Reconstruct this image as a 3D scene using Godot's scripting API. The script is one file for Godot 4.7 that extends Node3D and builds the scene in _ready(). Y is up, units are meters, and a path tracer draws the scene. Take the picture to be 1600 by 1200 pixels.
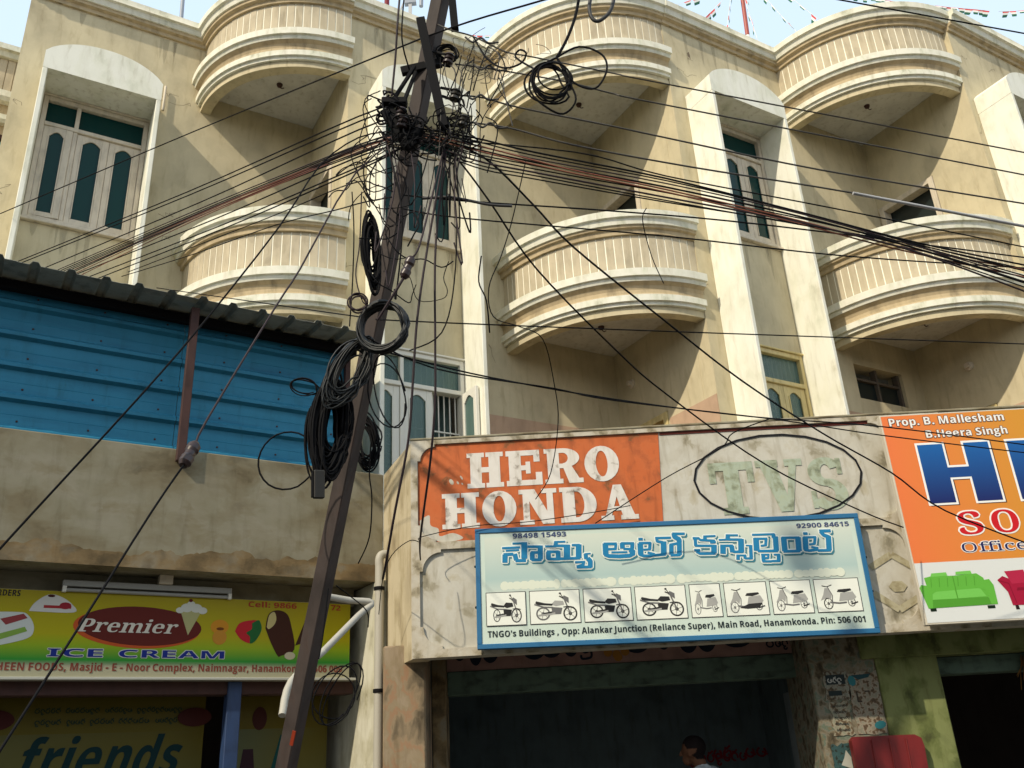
extends Node3D
# A corner of an Indian main street: saw-toothed apartment block with round balconies above two shops.
# World: metres, y up, camera at (0, 1.6, 0) looking along -z. P(x, h, d): x right, h height, d distance in front.

var names := {}
var M := {}
var rng := RandomNumberGenerator.new()

func P(x: float, h: float, d: float) -> Vector3:
	return Vector3(x, h, -d)

func numbered(n: String) -> String:
	if not names.has(n):
		names[n] = 0
		return n
	names[n] += 1
	return "%s_%03d" % [n, names[n]]

func new_st() -> SurfaceTool:
	var st := SurfaceTool.new()
	st.begin(Mesh.PRIMITIVE_TRIANGLES)
	st.set_smooth_group(-1)
	return st

func obj(called: String, st: SurfaceTool, m: Material, parent: Node = null) -> MeshInstance3D:
	st.generate_normals()
	var o := MeshInstance3D.new()
	o.mesh = st.commit()
	o.material_override = null
	o.mesh.surface_set_material(0, m)
	if parent == null:
		o.name = numbered(called)
		add_child(o)
	else:
		o.name = called
		parent.add_child(o, true)
	return o

func node(called: String, parent: Node, at := Vector3.ZERO, turn := 0.0) -> Node3D:
	var o := Node3D.new()
	o.name = called
	parent.add_child(o, true)
	o.position = at
	o.rotation.y = turn
	return o

func thing(called: String, label: String, category: String, at := Vector3.ZERO, turn := 0.0, group := "") -> Node3D:
	var o := Node3D.new()
	o.name = numbered(called)
	add_child(o)
	o.position = at
	o.rotation.y = turn
	tag(o, label, category, group)
	return o

func tag(o: Node, label: String, category: String, group := "") -> void:
	o.set_meta("label", label)
	o.set_meta("category", category)
	if group != "":
		o.set_meta("group", group)

# ---------- shapes ----------
func quad(st: SurfaceTool, a: Vector3, b: Vector3, c: Vector3, d: Vector3) -> void:
	for v in [a, b, c, a, c, d]:
		st.add_vertex(v)

func box(st: SurfaceTool, lo: Vector3, hi: Vector3, ch := 0.0, xf := Transform3D.IDENTITY) -> void:
	var c := (lo + hi) / 2.0
	var h := (hi - lo).abs() / 2.0
	ch = minf(ch, minf(h.x, minf(h.y, h.z)) * 0.9)
	for axis in 3:
		var a1 := (axis + 1) % 3
		var a2 := (axis + 2) % 3
		for s in [-1.0, 1.0]:
			var q := []
			for k in [[-1, -1], [-1, 1], [1, 1], [1, -1]]:
				var v := Vector3.ZERO
				v[axis] = s * h[axis]
				v[a1] = k[0] * (h[a1] - ch)
				v[a2] = k[1] * (h[a2] - ch)
				q.append(xf * (c + v))
			if s > 0:
				quad(st, q[0], q[1], q[2], q[3])
			else:
				quad(st, q[3], q[2], q[1], q[0])
	if ch <= 0.0:
		return
	for axis in 3:
		var a1 := (axis + 1) % 3
		var a2 := (axis + 2) % 3
		for s1 in [-1.0, 1.0]:
			for s2 in [-1.0, 1.0]:
				var q := []
				for k in [[-1, 0], [1, 0], [1, 1], [-1, 1]]:
					var v := Vector3.ZERO
					v[axis] = k[0] * (h[axis] - ch)
					v[a1] = s1 * (h[a1] - (ch if k[1] == 1 else 0.0))
					v[a2] = s2 * (h[a2] - (0.0 if k[1] == 1 else ch))
					q.append(xf * (c + v))
				if s1 * s2 > 0:
					quad(st, q[3], q[2], q[1], q[0])
				else:
					quad(st, q[0], q[1], q[2], q[3])
	for sx in [-1.0, 1.0]:
		for sy in [-1.0, 1.0]:
			for sz in [-1.0, 1.0]:
				var s := Vector3(sx, sy, sz)
				var t := []
				for axis in 3:
					var v := Vector3(h.x - ch, h.y - ch, h.z - ch)
					v[axis] = h[axis]
					t.append(xf * (c + v * s))
				if sx * sy * sz > 0:
					t.reverse()
				for v in t:
					st.add_vertex(v)

# box between two points, section w across and d deep, turned by yaw about its own axis
func bar(st: SurfaceTool, a: Vector3, b: Vector3, w: float, d: float, yaw := 0.0, ch := 0.0) -> void:
	var y := (b - a).normalized()
	var x := Vector3(0, 0, -1).cross(y)
	if x.length() < 0.05:
		x = Vector3(1, 0, 0)
	x = x.normalized() * -1.0
	var z := x.cross(y).normalized()
	var bs := Basis(x, y, z) * Basis(Vector3.UP, yaw)
	var l := (b - a).length()
	box(st, Vector3(-w / 2, 0, -d / 2), Vector3(w / 2, l, d / 2), ch, Transform3D(bs, a))

func prism(st: SurfaceTool, poly: PackedVector2Array, z0: float, z1: float, xf := Transform3D.IDENTITY) -> void:
	if Geometry2D.is_polygon_clockwise(poly):
		poly.reverse()
	var tri := Geometry2D.triangulate_polygon(poly)
	for i in range(0, tri.size(), 3):
		var a := poly[tri[i]]
		var b := poly[tri[i + 1]]
		var c := poly[tri[i + 2]]
		if (b - a).cross(c - a) > 0:
			var t := b
			b = c
			c = t
		for v in [a, b, c]:
			st.add_vertex(xf * Vector3(v.x, v.y, z1))
		if z1 != z0:
			for v in [a, c, b]:
				st.add_vertex(xf * Vector3(v.x, v.y, z0))
	if z1 == z0:
		return
	for i in poly.size():
		var a := poly[i]
		var b := poly[(i + 1) % poly.size()]
		quad(st, xf * Vector3(a.x, a.y, z0), xf * Vector3(a.x, a.y, z1), xf * Vector3(b.x, b.y, z1), xf * Vector3(b.x, b.y, z0))

# slab seen in plan: polygon of (x, d) between two heights
func slab(st: SurfaceTool, poly: PackedVector2Array, h0: float, h1: float) -> void:
	prism(st, poly, h0, h1, Transform3D(Basis(Vector3(1, 0, 0), Vector3(0, 0, -1), Vector3(0, 1, 0)), Vector3.ZERO))

func smooth_path(pts: Array, per := 6) -> PackedVector3Array:
	var out := PackedVector3Array()
	if pts.size() < 3:
		for p in pts:
			out.append(p)
		return out
	for i in pts.size() - 1:
		var p0: Vector3 = pts[maxi(i - 1, 0)]
		var p1: Vector3 = pts[i]
		var p2: Vector3 = pts[i + 1]
		var p3: Vector3 = pts[mini(i + 2, pts.size() - 1)]
		for k in per:
			out.append(p1.cubic_interpolate(p2, p0, p3, float(k) / per))
	out.append(pts[pts.size() - 1])
	return out

func tube(st: SurfaceTool, pts: PackedVector3Array, r: float, sides := 6, caps := true, r_end := -1.0) -> void:
	var n := pts.size()
	if n < 2:
		return
	st.set_smooth_group(0)
	var t := (pts[1] - pts[0]).normalized()
	var u := t.cross(Vector3.UP)
	if u.length() < 0.1:
		u = t.cross(Vector3.RIGHT)
	u = u.normalized()
	var rings := []
	for i in n:
		var t2 := (pts[mini(i + 1, n - 1)] - pts[maxi(i - 1, 0)]).normalized()
		u = (u - t2 * u.dot(t2)).normalized()
		var v := t2.cross(u)
		var rr := r if r_end < 0.0 else lerpf(r, r_end, float(i) / (n - 1))
		var ring := []
		for k in sides:
			var a := TAU * k / sides
			ring.append(pts[i] + (u * cos(a) + v * sin(a)) * rr)
		rings.append(ring)
	for i in n - 1:
		for k in sides:
			var k2 := (k + 1) % sides
			quad(st, rings[i][k], rings[i][k2], rings[i + 1][k2], rings[i + 1][k])
	st.set_smooth_group(-1)
	if caps:
		for k in range(1, sides - 1):
			for v in [rings[0][0], rings[0][k + 1], rings[0][k]]:
				st.add_vertex(v)
			for v in [rings[n - 1][0], rings[n - 1][k], rings[n - 1][k + 1]]:
				st.add_vertex(v)

# profile of (radius, along) turned about an axis from a towards b
func lathe(st: SurfaceTool, prof: Array, at: Vector3, axis: Vector3, sides := 14) -> void:
	axis = axis.normalized()
	var u := axis.cross(Vector3(0.31, 0.9, 0.2)).normalized()
	var v := axis.cross(u)
	for i in prof.size() - 1:
		st.set_smooth_group(i + 1)
		for k in sides:
			var a := TAU * k / sides
			var b := TAU * (k + 1) / sides
			var p: Vector2 = prof[i]
			var q: Vector2 = prof[i + 1]
			var ea := u * cos(a) + v * sin(a)
			var eb := u * cos(b) + v * sin(b)
			quad(st, at + axis * p.y + ea * p.x, at + axis * p.y + eb * p.x, at + axis * q.y + eb * q.x, at + axis * q.y + ea * q.x)
	st.set_smooth_group(-1)

# closed profile of (offset, height) swept along a path that depends on the offset
func sweep(st: SurfaceTool, prof: Array, path: Callable, caps := true) -> void:
	var rows := []
	for p in prof:
		var row := []
		for q in path.call(p.x):
			row.append(Vector3(q.x, p.y, q.y))
		rows.append(row)
	var m: int = rows[0].size()
	for j in prof.size():
		var j2 := (j + 1) % prof.size()
		st.set_smooth_group(j + 1)
		for i in m - 1:
			quad(st, rows[j][i], rows[j][i + 1], rows[j2][i + 1], rows[j2][i])
	st.set_smooth_group(-1)
	if caps:
		var poly := PackedVector2Array(prof)
		var tri := Geometry2D.triangulate_polygon(poly)
		for i in range(0, tri.size(), 3):
			for k in [0, 1, 2]:
				st.add_vertex(rows[tri[i + k]][0])
			for k in [2, 1, 0]:
				st.add_vertex(rows[tri[i + k]][m - 1])

# ---------- materials ----------
func lin(r: float, g: float, b: float) -> Color:
	return Color(r, g, b).linear_to_srgb()

func noise_tex(seed_: int, freq: float, stops: Array, size := 512, kind := FastNoiseLite.TYPE_SIMPLEX_SMOOTH, octaves := 5) -> NoiseTexture2D:
	var n := FastNoiseLite.new()
	n.noise_type = kind
	n.seed = seed_
	n.frequency = freq
	n.fractal_octaves = octaves
	n.domain_warp_enabled = true
	n.domain_warp_amplitude = 45.0
	n.domain_warp_frequency = 0.012
	n.domain_warp_fractal_octaves = 3
	var t := NoiseTexture2D.new()
	t.width = size
	t.height = size
	t.seamless = true
	t.noise = n
	var g := Gradient.new()
	var offs := PackedFloat32Array()
	var cols := PackedColorArray()
	for s in stops:
		offs.append(s[0])
		cols.append(s[1])
	g.offsets = offs
	g.colors = cols
	t.color_ramp = g
	return t

func plain(c: Color, rough := 0.6, metal := 0.0) -> StandardMaterial3D:
	var m := StandardMaterial3D.new()
	m.albedo_color = c
	m.roughness = rough
	m.metallic = metal
	return m

# worn surface: a patchy colour texture laid from three sides, with fine relief
func worn(base: Color, seed_: int, stops: Array, scale: Vector3, rough := 0.8, relief := 0.4, relief_scale := 2.0) -> StandardMaterial3D:
	var m := plain(base, rough)
	m.albedo_texture = noise_tex(seed_, 0.008, stops)
	m.uv1_triplanar = true
	m.uv1_world_triplanar = true
	m.uv1_scale = scale
	m.detail_enabled = true
	m.detail_blend_mode = BaseMaterial3D.BLEND_MODE_MUL
	m.detail_uv_layer = BaseMaterial3D.DETAIL_UV_2
	m.detail_albedo = T_fine
	m.uv2_triplanar = true
	m.uv2_world_triplanar = true
	m.uv2_scale = Vector3(1.1, 0.17, 1.1)
	if relief > 0.0:
		m.heightmap_enabled = true
		m.heightmap_texture = T_bump
		m.heightmap_scale = relief * 0.3
	return m

var T_fine: NoiseTexture2D
var T_bump: NoiseTexture2D

func gray(v: float) -> Color:
	return Color(v, v, v)

func make_materials() -> void:
	T_fine = noise_tex(11, 0.02, [[0.0, Color(0.84, 0.825, 0.79)], [0.22, Color(0.94, 0.935, 0.925)], [0.42, gray(0.985)], [1.0, gray(1.0)]])
	T_bump = noise_tex(12, 0.03, [[0.0, gray(0.2)], [1.0, gray(0.9)]])
	var soft := [[0.0, gray(0.82)], [0.4, gray(0.95)], [0.7, gray(1.0)], [1.0, gray(0.93)]]
	var streak := [[0.0, gray(0.62)], [0.28, gray(0.86)], [0.5, gray(0.97)], [1.0, gray(1.0)]]
	M.beige = worn(lin(0.61, 0.53, 0.345), 21, soft, Vector3(0.5, 0.28, 0.5), 0.85, 0.25)
	M.panel = worn(lin(0.54, 0.465, 0.325), 22, soft, Vector3(0.8, 0.5, 0.8), 0.85, 0.15)
	M.panel2 = worn(lin(0.565, 0.485, 0.34), 23, soft, Vector3(0.8, 0.5, 0.8), 0.85, 0.15)
	M.cove = worn(lin(0.54, 0.43, 0.26), 24, streak, Vector3(1.3, 0.5, 1.3), 0.85, 0.2)
	M.pink = worn(lin(0.54, 0.37, 0.25), 25, soft, Vector3(0.5, 0.3, 0.5), 0.85, 0.2)
	M.white = worn(lin(0.84, 0.83, 0.72), 26, [[0.0, Color(0.86, 0.87, 0.83)], [0.3, Color(0.97, 0.97, 0.95)], [0.6, gray(1.0)], [1.0, gray(1.0)]], Vector3(0.9, 0.4, 0.9), 0.8, 0.25)
	M.trim = worn(lin(0.80, 0.78, 0.66), 27, [[0.0, Color(0.74, 0.75, 0.70)], [0.25, Color(0.93, 0.94, 0.91)], [0.6, gray(1.0)], [1.0, gray(1.0)]], Vector3(1.4, 0.7, 1.4), 0.8, 0.2)
	M.joint = plain(lin(0.90, 0.87, 0.72), 0.8)
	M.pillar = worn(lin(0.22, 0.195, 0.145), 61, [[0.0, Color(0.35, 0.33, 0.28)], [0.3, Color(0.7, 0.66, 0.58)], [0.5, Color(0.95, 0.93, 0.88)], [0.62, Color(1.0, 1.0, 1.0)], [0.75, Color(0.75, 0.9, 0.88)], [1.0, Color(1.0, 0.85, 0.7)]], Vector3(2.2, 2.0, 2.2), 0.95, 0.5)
	M.frame_dark = plain(lin(0.10, 0.08, 0.06), 0.7)
	M.soffit = worn(lin(0.70, 0.69, 0.64), 28, [[0.0, gray(0.9)], [0.5, gray(0.97)], [1.0, gray(1.0)]], Vector3(0.6, 0.6, 0.6), 0.9, 0.0)
	M.frame = worn(lin(0.66, 0.58, 0.45), 29, soft, Vector3(2.5, 0.8, 2.5), 0.6, 0.0)
	M.frame_white = plain(lin(0.72, 0.70, 0.62), 0.55)
	M.frame_yellow = worn(lin(0.70, 0.57, 0.26), 30, soft, Vector3(2.5, 0.8, 2.5), 0.6, 0.0)
	M.glass_dark = plain(lin(0.004, 0.036, 0.034), 0.14)
	M.glass_dark.metallic_specular = 0.28
	M.glass_black = plain(lin(0.012, 0.02, 0.02), 0.3)
	M.glass_blue = plain(lin(0.10, 0.42, 0.55), 0.25)
	M.glass_frost = plain(Color(0.36, 0.48, 0.46, 0.6), 0.35)
	M.glass_frost.transparency = BaseMaterial3D.TRANSPARENCY_ALPHA
	M.curtain = worn(lin(0.16, 0.24, 0.22), 31, soft, Vector3(3.0, 0.4, 3.0), 0.9, 0.0)
	M.dark = plain(lin(0.03, 0.028, 0.03), 0.9)
	M.concrete = worn(lin(0.27, 0.245, 0.175), 32, [[0.0, Color(0.52, 0.47, 0.38)], [0.3, Color(0.84, 0.8, 0.72)], [0.55, Color(0.95, 0.95, 0.92)], [0.75, gray(1.0)], [1.0, Color(0.84, 0.8, 0.7)]], Vector3(0.42, 0.55, 0.42), 0.9, 0.5)
	M.stain = worn(lin(0.235, 0.20, 0.135), 33, [[0.0, Color(0.5, 0.47, 0.4)], [0.3, Color(0.75, 0.68, 0.56)], [0.5, Color(0.97, 0.88, 0.74)], [0.75, gray(1.0)], [1.0, Color(0.7, 0.66, 0.6)]], Vector3(0.9, 0.9, 0.9), 0.95, 0.8)
	M.yellow_wall = worn(lin(0.56, 0.485, 0.33), 34, [[0.0, Color(0.55, 0.5, 0.45)], [0.3, Color(0.85, 0.83, 0.78)], [0.55, gray(1.0)], [1.0, gray(1.0)]], Vector3(0.8, 0.35, 0.8), 0.9, 0.4)
	M.grey_wall = worn(lin(0.54, 0.52, 0.45), 35, [[0.0, Color(0.55, 0.53, 0.47)], [0.2, Color(0.8, 0.78, 0.72)], [0.36, Color(0.95, 0.94, 0.92)], [0.7, gray(1.0)], [1.0, Color(0.9, 0.87, 0.8)]], Vector3(0.75, 0.6, 0.75), 0.9, 0.5)
	M.border = worn(lin(0.54, 0.51, 0.43), 36, [[0.0, Color(0.5, 0.47, 0.4)], [0.24, Color(0.8, 0.77, 0.7)], [0.5, Color(0.95, 0.93, 0.9)], [1.0, gray(1.0)]], Vector3(1.5, 1.5, 1.5), 0.9, 0.6)
	M.orange = worn(lin(0.52, 0.125, 0.03), 37, [[0.0, Color(0.62, 0.6, 0.5)], [0.17, Color(0.75, 0.9, 1.0)], [0.19, Color(0.88, 0.86, 0.86)], [0.5, gray(1.0)], [0.8, Color(1.0, 0.97, 0.92)], [1.0, Color(0.86, 0.86, 0.9)]], Vector3(1.0, 1.0, 1.0), 0.8, 0.25)
	M.letter_white = worn(lin(0.72, 0.69, 0.64), 38, [[0.0, Color(0.55, 0.52, 0.48)], [0.14, Color(0.8, 0.78, 0.76)], [0.24, Color(0.97, 0.96, 0.95)], [1.0, gray(1.0)]], Vector3(1.6, 1.6, 1.6), 0.75, 0.2)
	M.faded_green = worn(lin(0.38, 0.44, 0.34), 39, [[0.0, Color(0.6, 0.6, 0.56)], [0.35, Color(0.9, 0.88, 0.84)], [0.55, gray(1.0)], [1.0, Color(1.0, 0.98, 0.94)]], Vector3(2.0, 2.0, 2.0), 0.9, 0.3)
	M.faded_yellow = worn(lin(0.42, 0.385, 0.26), 40, [[0.0, Color(0.6, 0.6, 0.56)], [0.35, Color(0.9, 0.88, 0.84)], [0.55, gray(1.0)], [1.0, gray(1.0)]], Vector3(2.0, 2.0, 2.0), 0.9, 0.3)
	M.brick_paint = worn(lin(0.33, 0.27, 0.205), 41, [[0.0, Color(0.45, 0.44, 0.4)], [0.3, Color(0.72, 0.7, 0.64)], [0.48, Color(0.92, 0.88, 0.8)], [0.58, Color(0.95, 0.82, 0.72)], [0.7, Color(0.9, 0.88, 0.8)], [1.0, Color(1.0, 0.98, 0.95)]], Vector3(0.8, 0.5, 0.8), 0.95, 0.6)
	M.pier_white = worn(lin(0.62, 0.60, 0.48), 42, [[0.0, Color(0.6, 0.58, 0.52)], [0.3, Color(0.88, 0.87, 0.82)], [0.6, gray(1.0)], [1.0, gray(1.0)]], Vector3(1.0, 0.5, 1.0), 0.9, 0.3)
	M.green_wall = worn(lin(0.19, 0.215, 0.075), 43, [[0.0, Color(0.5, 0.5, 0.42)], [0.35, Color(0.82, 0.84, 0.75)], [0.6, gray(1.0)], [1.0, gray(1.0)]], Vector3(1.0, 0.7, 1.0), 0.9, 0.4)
	M.lintel_green = worn(lin(0.11, 0.17, 0.13), 44, streak, Vector3(1.0, 2.0, 1.0), 0.85, 0.2)
	M.lintel_pink = worn(lin(0.34, 0.20, 0.17), 45, soft, Vector3(1.0, 1.0, 1.0), 0.85, 0.2)
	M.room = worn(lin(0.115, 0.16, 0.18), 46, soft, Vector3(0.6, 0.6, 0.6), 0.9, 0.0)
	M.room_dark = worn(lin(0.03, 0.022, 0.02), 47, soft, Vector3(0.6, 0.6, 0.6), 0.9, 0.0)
	M.shutter_grey = worn(lin(0.24, 0.28, 0.30), 48, soft, Vector3(0.6, 0.6, 0.6), 0.7, 0.0)
	M.roof_sheet = worn(lin(0.30, 0.30, 0.25), 49, streak, Vector3(1.0, 1.0, 1.0), 0.6, 0.0)
	M.blue_sheet = worn(lin(0.04, 0.235, 0.37), 62, [[0.0, Color(0.72, 0.76, 0.8)], [0.4, Color(0.92, 0.94, 0.95)], [1.0, gray(1.0)]], Vector3(0.25, 1.2, 0.25), 0.4, 0.0)
	M.blue_sheet.metallic_specular = 0.25
	M.rust = worn(lin(0.065, 0.026, 0.02), 50, streak, Vector3(2.0, 1.0, 2.0), 0.8, 0.3)
	M.pole = worn(lin(0.048, 0.034, 0.029), 51, [[0.0, Color(0.55, 0.5, 0.46)], [0.35, Color(0.85, 0.82, 0.8)], [0.6, gray(1.0)], [0.8, Color(1.0, 0.93, 0.88)], [1.0, Color(0.8, 0.72, 0.7)]], Vector3(2.2, 0.8, 2.2), 0.75, 0.4)
	M.iron = plain(lin(0.007, 0.007, 0.008), 0.8)
	M.iron.metallic_specular = 0.25
	M.cable = plain(lin(0.005, 0.005, 0.006), 0.75)
	M.cable.metallic_specular = 0.25
	M.cable_grey = plain(lin(0.025, 0.025, 0.025), 0.6)
	M.cable_coil = plain(lin(0.007, 0.009, 0.009), 0.5)
	M.cable_orange = plain(lin(0.22, 0.07, 0.035), 0.6)
	M.cable_wine = plain(lin(0.018, 0.006, 0.010), 0.7)
	M.bare_wire = plain(lin(0.05, 0.045, 0.038), 0.6, 0.2)
	M.conduit = plain(lin(0.42, 0.42, 0.42), 0.5)
	M.ceramic = plain(lin(0.035, 0.03, 0.02), 0.3)
	M.ceramic_brown = plain(lin(0.03, 0.014, 0.012), 0.35)
	M.crack = plain(lin(0.16, 0.12, 0.08), 0.9)
	M.rain = plain(Color(0.30, 0.26, 0.19, 0.16), 0.9)
	M.rain.transparency = BaseMaterial3D.TRANSPARENCY_ALPHA
	M.asphalt = worn(lin(0.06, 0.057, 0.05), 52, soft, Vector3(0.3, 0.3, 0.3), 0.95, 0.0)
	M.paving = worn(lin(0.13, 0.12, 0.10), 53, soft, Vector3(0.5, 0.5, 0.5), 0.95, 0.0)
	M.pipe_white = plain(lin(0.42, 0.40, 0.34), 0.6)
	M.pipe_grey = plain(lin(0.28, 0.31, 0.36), 0.5)
	M.tubelight = plain(lin(0.32, 0.32, 0.29), 0.5)
	M.red = worn(lin(0.17, 0.007, 0.007), 54, soft, Vector3(2.0, 0.7, 2.0), 0.6, 0.0)
	M.post_blue = worn(lin(0.02, 0.05, 0.135), 55, streak, Vector3(2.0, 1.0, 2.0), 0.6, 0.0)
	M.flag_red = plain(lin(0.55, 0.05, 0.06), 0.8)
	M.flag_white = plain(lin(0.8, 0.8, 0.78), 0.8)
	M.flag_green = plain(lin(0.03, 0.16, 0.10), 0.8)

func ink(r: float, g: float, b: float) -> StandardMaterial3D:
	var key := "ink%.3f_%.3f_%.3f" % [r, g, b]
	if not M.has(key):
		M[key] = plain(lin(r, g, b), 0.5)
		M[key].metallic_specular = 0.25
	return M[key]

# ---------- print and lettering, in the plane of a board: x right, y up, z out ----------
func font(bold: bool, serif := false, fat := 0.0) -> Font:
	var f := SystemFont.new()
	f.font_names = PackedStringArray(["Droid Serif" if serif else "Droid Sans"])
	f.font_weight = 700 if bold else 400
	if fat == 0.0:
		return f
	var v := FontVariation.new()
	v.base_font = f
	v.variation_embolden = fat
	return v

# words whose ink fills the rectangle x0..x1, y0..y1
func words(parent: Node, text: String, f: Font, m: Material, x0: float, y0: float, x1: float, y1: float, z: float, lean := 0.0, called := "lettering", grow := 0.0) -> MeshInstance3D:
	var t := TextMesh.new()
	t.text = text
	t.font = f
	t.font_size = 48
	t.pixel_size = 0.01
	t.depth = 0.02
	t.curve_step = 1.5
	var o := MeshInstance3D.new()
	o.name = called
	var b := t.get_aabb()
	var sx := (x1 - x0 + grow) / b.size.x
	var sy := (y1 - y0 + grow) / b.size.y
	o.mesh = t
	t.material = m
	parent.add_child(o, true)
	var bs := Basis(Vector3(sx, 0, 0), Vector3(lean * sy, sy, 0), Vector3(0, 0, 0.05))
	var c := b.get_center()
	o.transform = Transform3D(bs, Vector3((x0 + x1) / 2, (y0 + y1) / 2, z) - bs * Vector3(c.x, c.y, 0))
	return o

class Print:
	var host
	var sts := {}
	var mats := {}
	var lift := 0.0
	var step := 0.00006
	func st(called: String, m: Material) -> SurfaceTool:
		var key := called + str(m.get_instance_id())
		if not sts.has(key):
			sts[key] = [called, host.new_st(), m]
		return sts[key][1]
	func fill(called: String, m: Material, pts, z: float) -> void:
		lift += step
		host.prism(st(called, m), PackedVector2Array(pts), z + lift, z + lift)
	func line(called: String, m: Material, pts, w: float, z: float) -> void:
		for p in Geometry2D.offset_polyline(PackedVector2Array(pts), w / 2, Geometry2D.JOIN_ROUND, Geometry2D.END_ROUND):
			if not Geometry2D.is_polygon_clockwise(p):
				fill(called, m, p, z)
	func ring(called: String, m: Material, c: Vector2, rx: float, ry: float, w: float, z: float, a0 := 0.0, a1 := TAU) -> void:
		lift += step
		var s := st(called, m)
		var n := 22
		for i in n:
			var a := lerpf(a0, a1, float(i) / n)
			var b := lerpf(a0, a1, float(i + 1) / n)
			var q := []
			for e in [[a, 1.0], [b, 1.0], [b, -1.0], [a, -1.0]]:
				q.append(Vector3(c.x + cos(e[0]) * (rx + e[1] * w / 2), c.y + sin(e[0]) * (ry + e[1] * w / 2), z + lift))
			host.quad(s, q[3], q[2], q[1], q[0])
	func done(parent: Node) -> void:
		for k in sts:
			host.obj(sts[k][0], sts[k][1], sts[k][2], parent)

func new_print() -> Print:
	var p := Print.new()
	p.host = self
	return p

func oval(c: Vector2, rx: float, ry: float, n := 28, tilt := 0.0) -> PackedVector2Array:
	var out := PackedVector2Array()
	for i in n:
		out.append(c + Vector2(cos(TAU * i / n) * rx, sin(TAU * i / n) * ry).rotated(tilt))
	return out

func curve2(pts: Array, per := 5) -> PackedVector2Array:
	var v := []
	for p in pts:
		v.append(Vector3(p.x, p.y, 0))
	var out := PackedVector2Array()
	for q in smooth_path(v, per):
		out.append(Vector2(q.x, q.y))
	return out

func rect(x0: float, y0: float, x1: float, y1: float) -> PackedVector2Array:
	return PackedVector2Array([Vector2(x0, y0), Vector2(x1, y0), Vector2(x1, y1), Vector2(x0, y1)])

func _ready() -> void:
	rng.seed = 4
	var cam := Camera3D.new()
	cam.name = "camera"
	add_child(cam)
	cam.position = Vector3(0, 1.6, 0)
	cam.fov = 46.40
	cam.near = 0.05
	cam.far = 400.0
	cam.transform.basis = Basis(Vector3.UP, 0.0) * Basis(Vector3.RIGHT, 0.4048) * Basis(Vector3(0, 0, 1), -0.0552)
	cam.current = true
	var env := Environment.new()
	env.background_mode = Environment.BG_SKY
	var sky := Sky.new()
	var sm := ProceduralSkyMaterial.new()
	sm.sky_top_color = Color(0.725, 0.81, 0.89)
	sm.sky_horizon_color = Color(0.93, 0.935, 0.94)
	sm.sky_curve = 0.25
	sm.ground_bottom_color = Color(0.42, 0.38, 0.32)
	sm.ground_horizon_color = Color(0.75, 0.74, 0.70)
	sm.sun_angle_max = 75.0
	sm.sun_curve = 0.4
	sky.sky_material = sm
	env.sky = sky
	env.background_energy_multiplier = 1.0
	env.tonemap_mode = Environment.TONE_MAPPER_LINEAR
	env.tonemap_exposure = 1.48
	env.sdfgi_enabled = true
	env.ssao_enabled = true
	env.ssil_enabled = true
	var we := WorldEnvironment.new()
	we.name = "environment"
	we.environment = env
	add_child(we)
	var sun := DirectionalLight3D.new()
	sun.name = "sun"
	sun.light_energy = 0.82
	sun.light_color = Color(1.0, 0.95, 0.86)
	sun.light_angular_distance = 0.9
	sun.shadow_enabled = true
	add_child(sun)
	sun.look_at(Vector3(0.669, -0.9, -0.832), Vector3.UP)
	make_materials()
	build_block()
	build_neighbour()
	build_left_shop()
	build_right_shop()
	build_auto_sign()
	build_sofa_sign()
	build_ice_sign()
	build_posters()
	build_street()
	build_far_side()
	build_person()

# ---------- the apartment block ----------
# each bay: notch corner (x, d), turn of its window wall, balcony radii along the wall (a) and out of it (b), centre of its window
var bays := [
	{"x": -2.408, "d": 9.378, "t": 0.5391, "a": 1.405, "b": 1.400, "c": -2.505, "s": -3.37},
	{"x": 1.266, "d": 10.029, "t": 0.5416, "a": 1.523, "b": 1.639, "c": -2.635, "s": 0.0},
	{"x": 5.093, "d": 10.367, "t": 0.5318, "a": 1.4685, "b": 1.5027, "c": -2.63, "s": 0.0},
	{"x": 8.765, "d": 10.70, "t": 0.530, "a": 1.47, "b": 1.50, "c": -2.61, "s": 0.0}]

func ell(a: float, b: float, off: float, n := 28, clip := -1.0) -> Array:
	var out := []
	for i in n + 1:
		var t := PI / 2 * i / n
		var q := Vector2(-a * cos(t), b * sin(t))
		var nn := Vector2(-cos(t) / a, sin(t) / b).normalized()
		q += nn * off
		if clip >= 0.0 and q.y < clip:
			q = Vector2(minf(q.x, -a - off), clip)
		out.append(q)
	return out

func arch(x0: float, x1: float, y: float, rise: float, n := 12) -> PackedVector2Array:
	var out := PackedVector2Array()
	for i in n + 1:
		var t := float(i) / n
		out.append(Vector2(lerpf(x0, x1, t), y + rise * sin(PI * t)))
	return out

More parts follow.
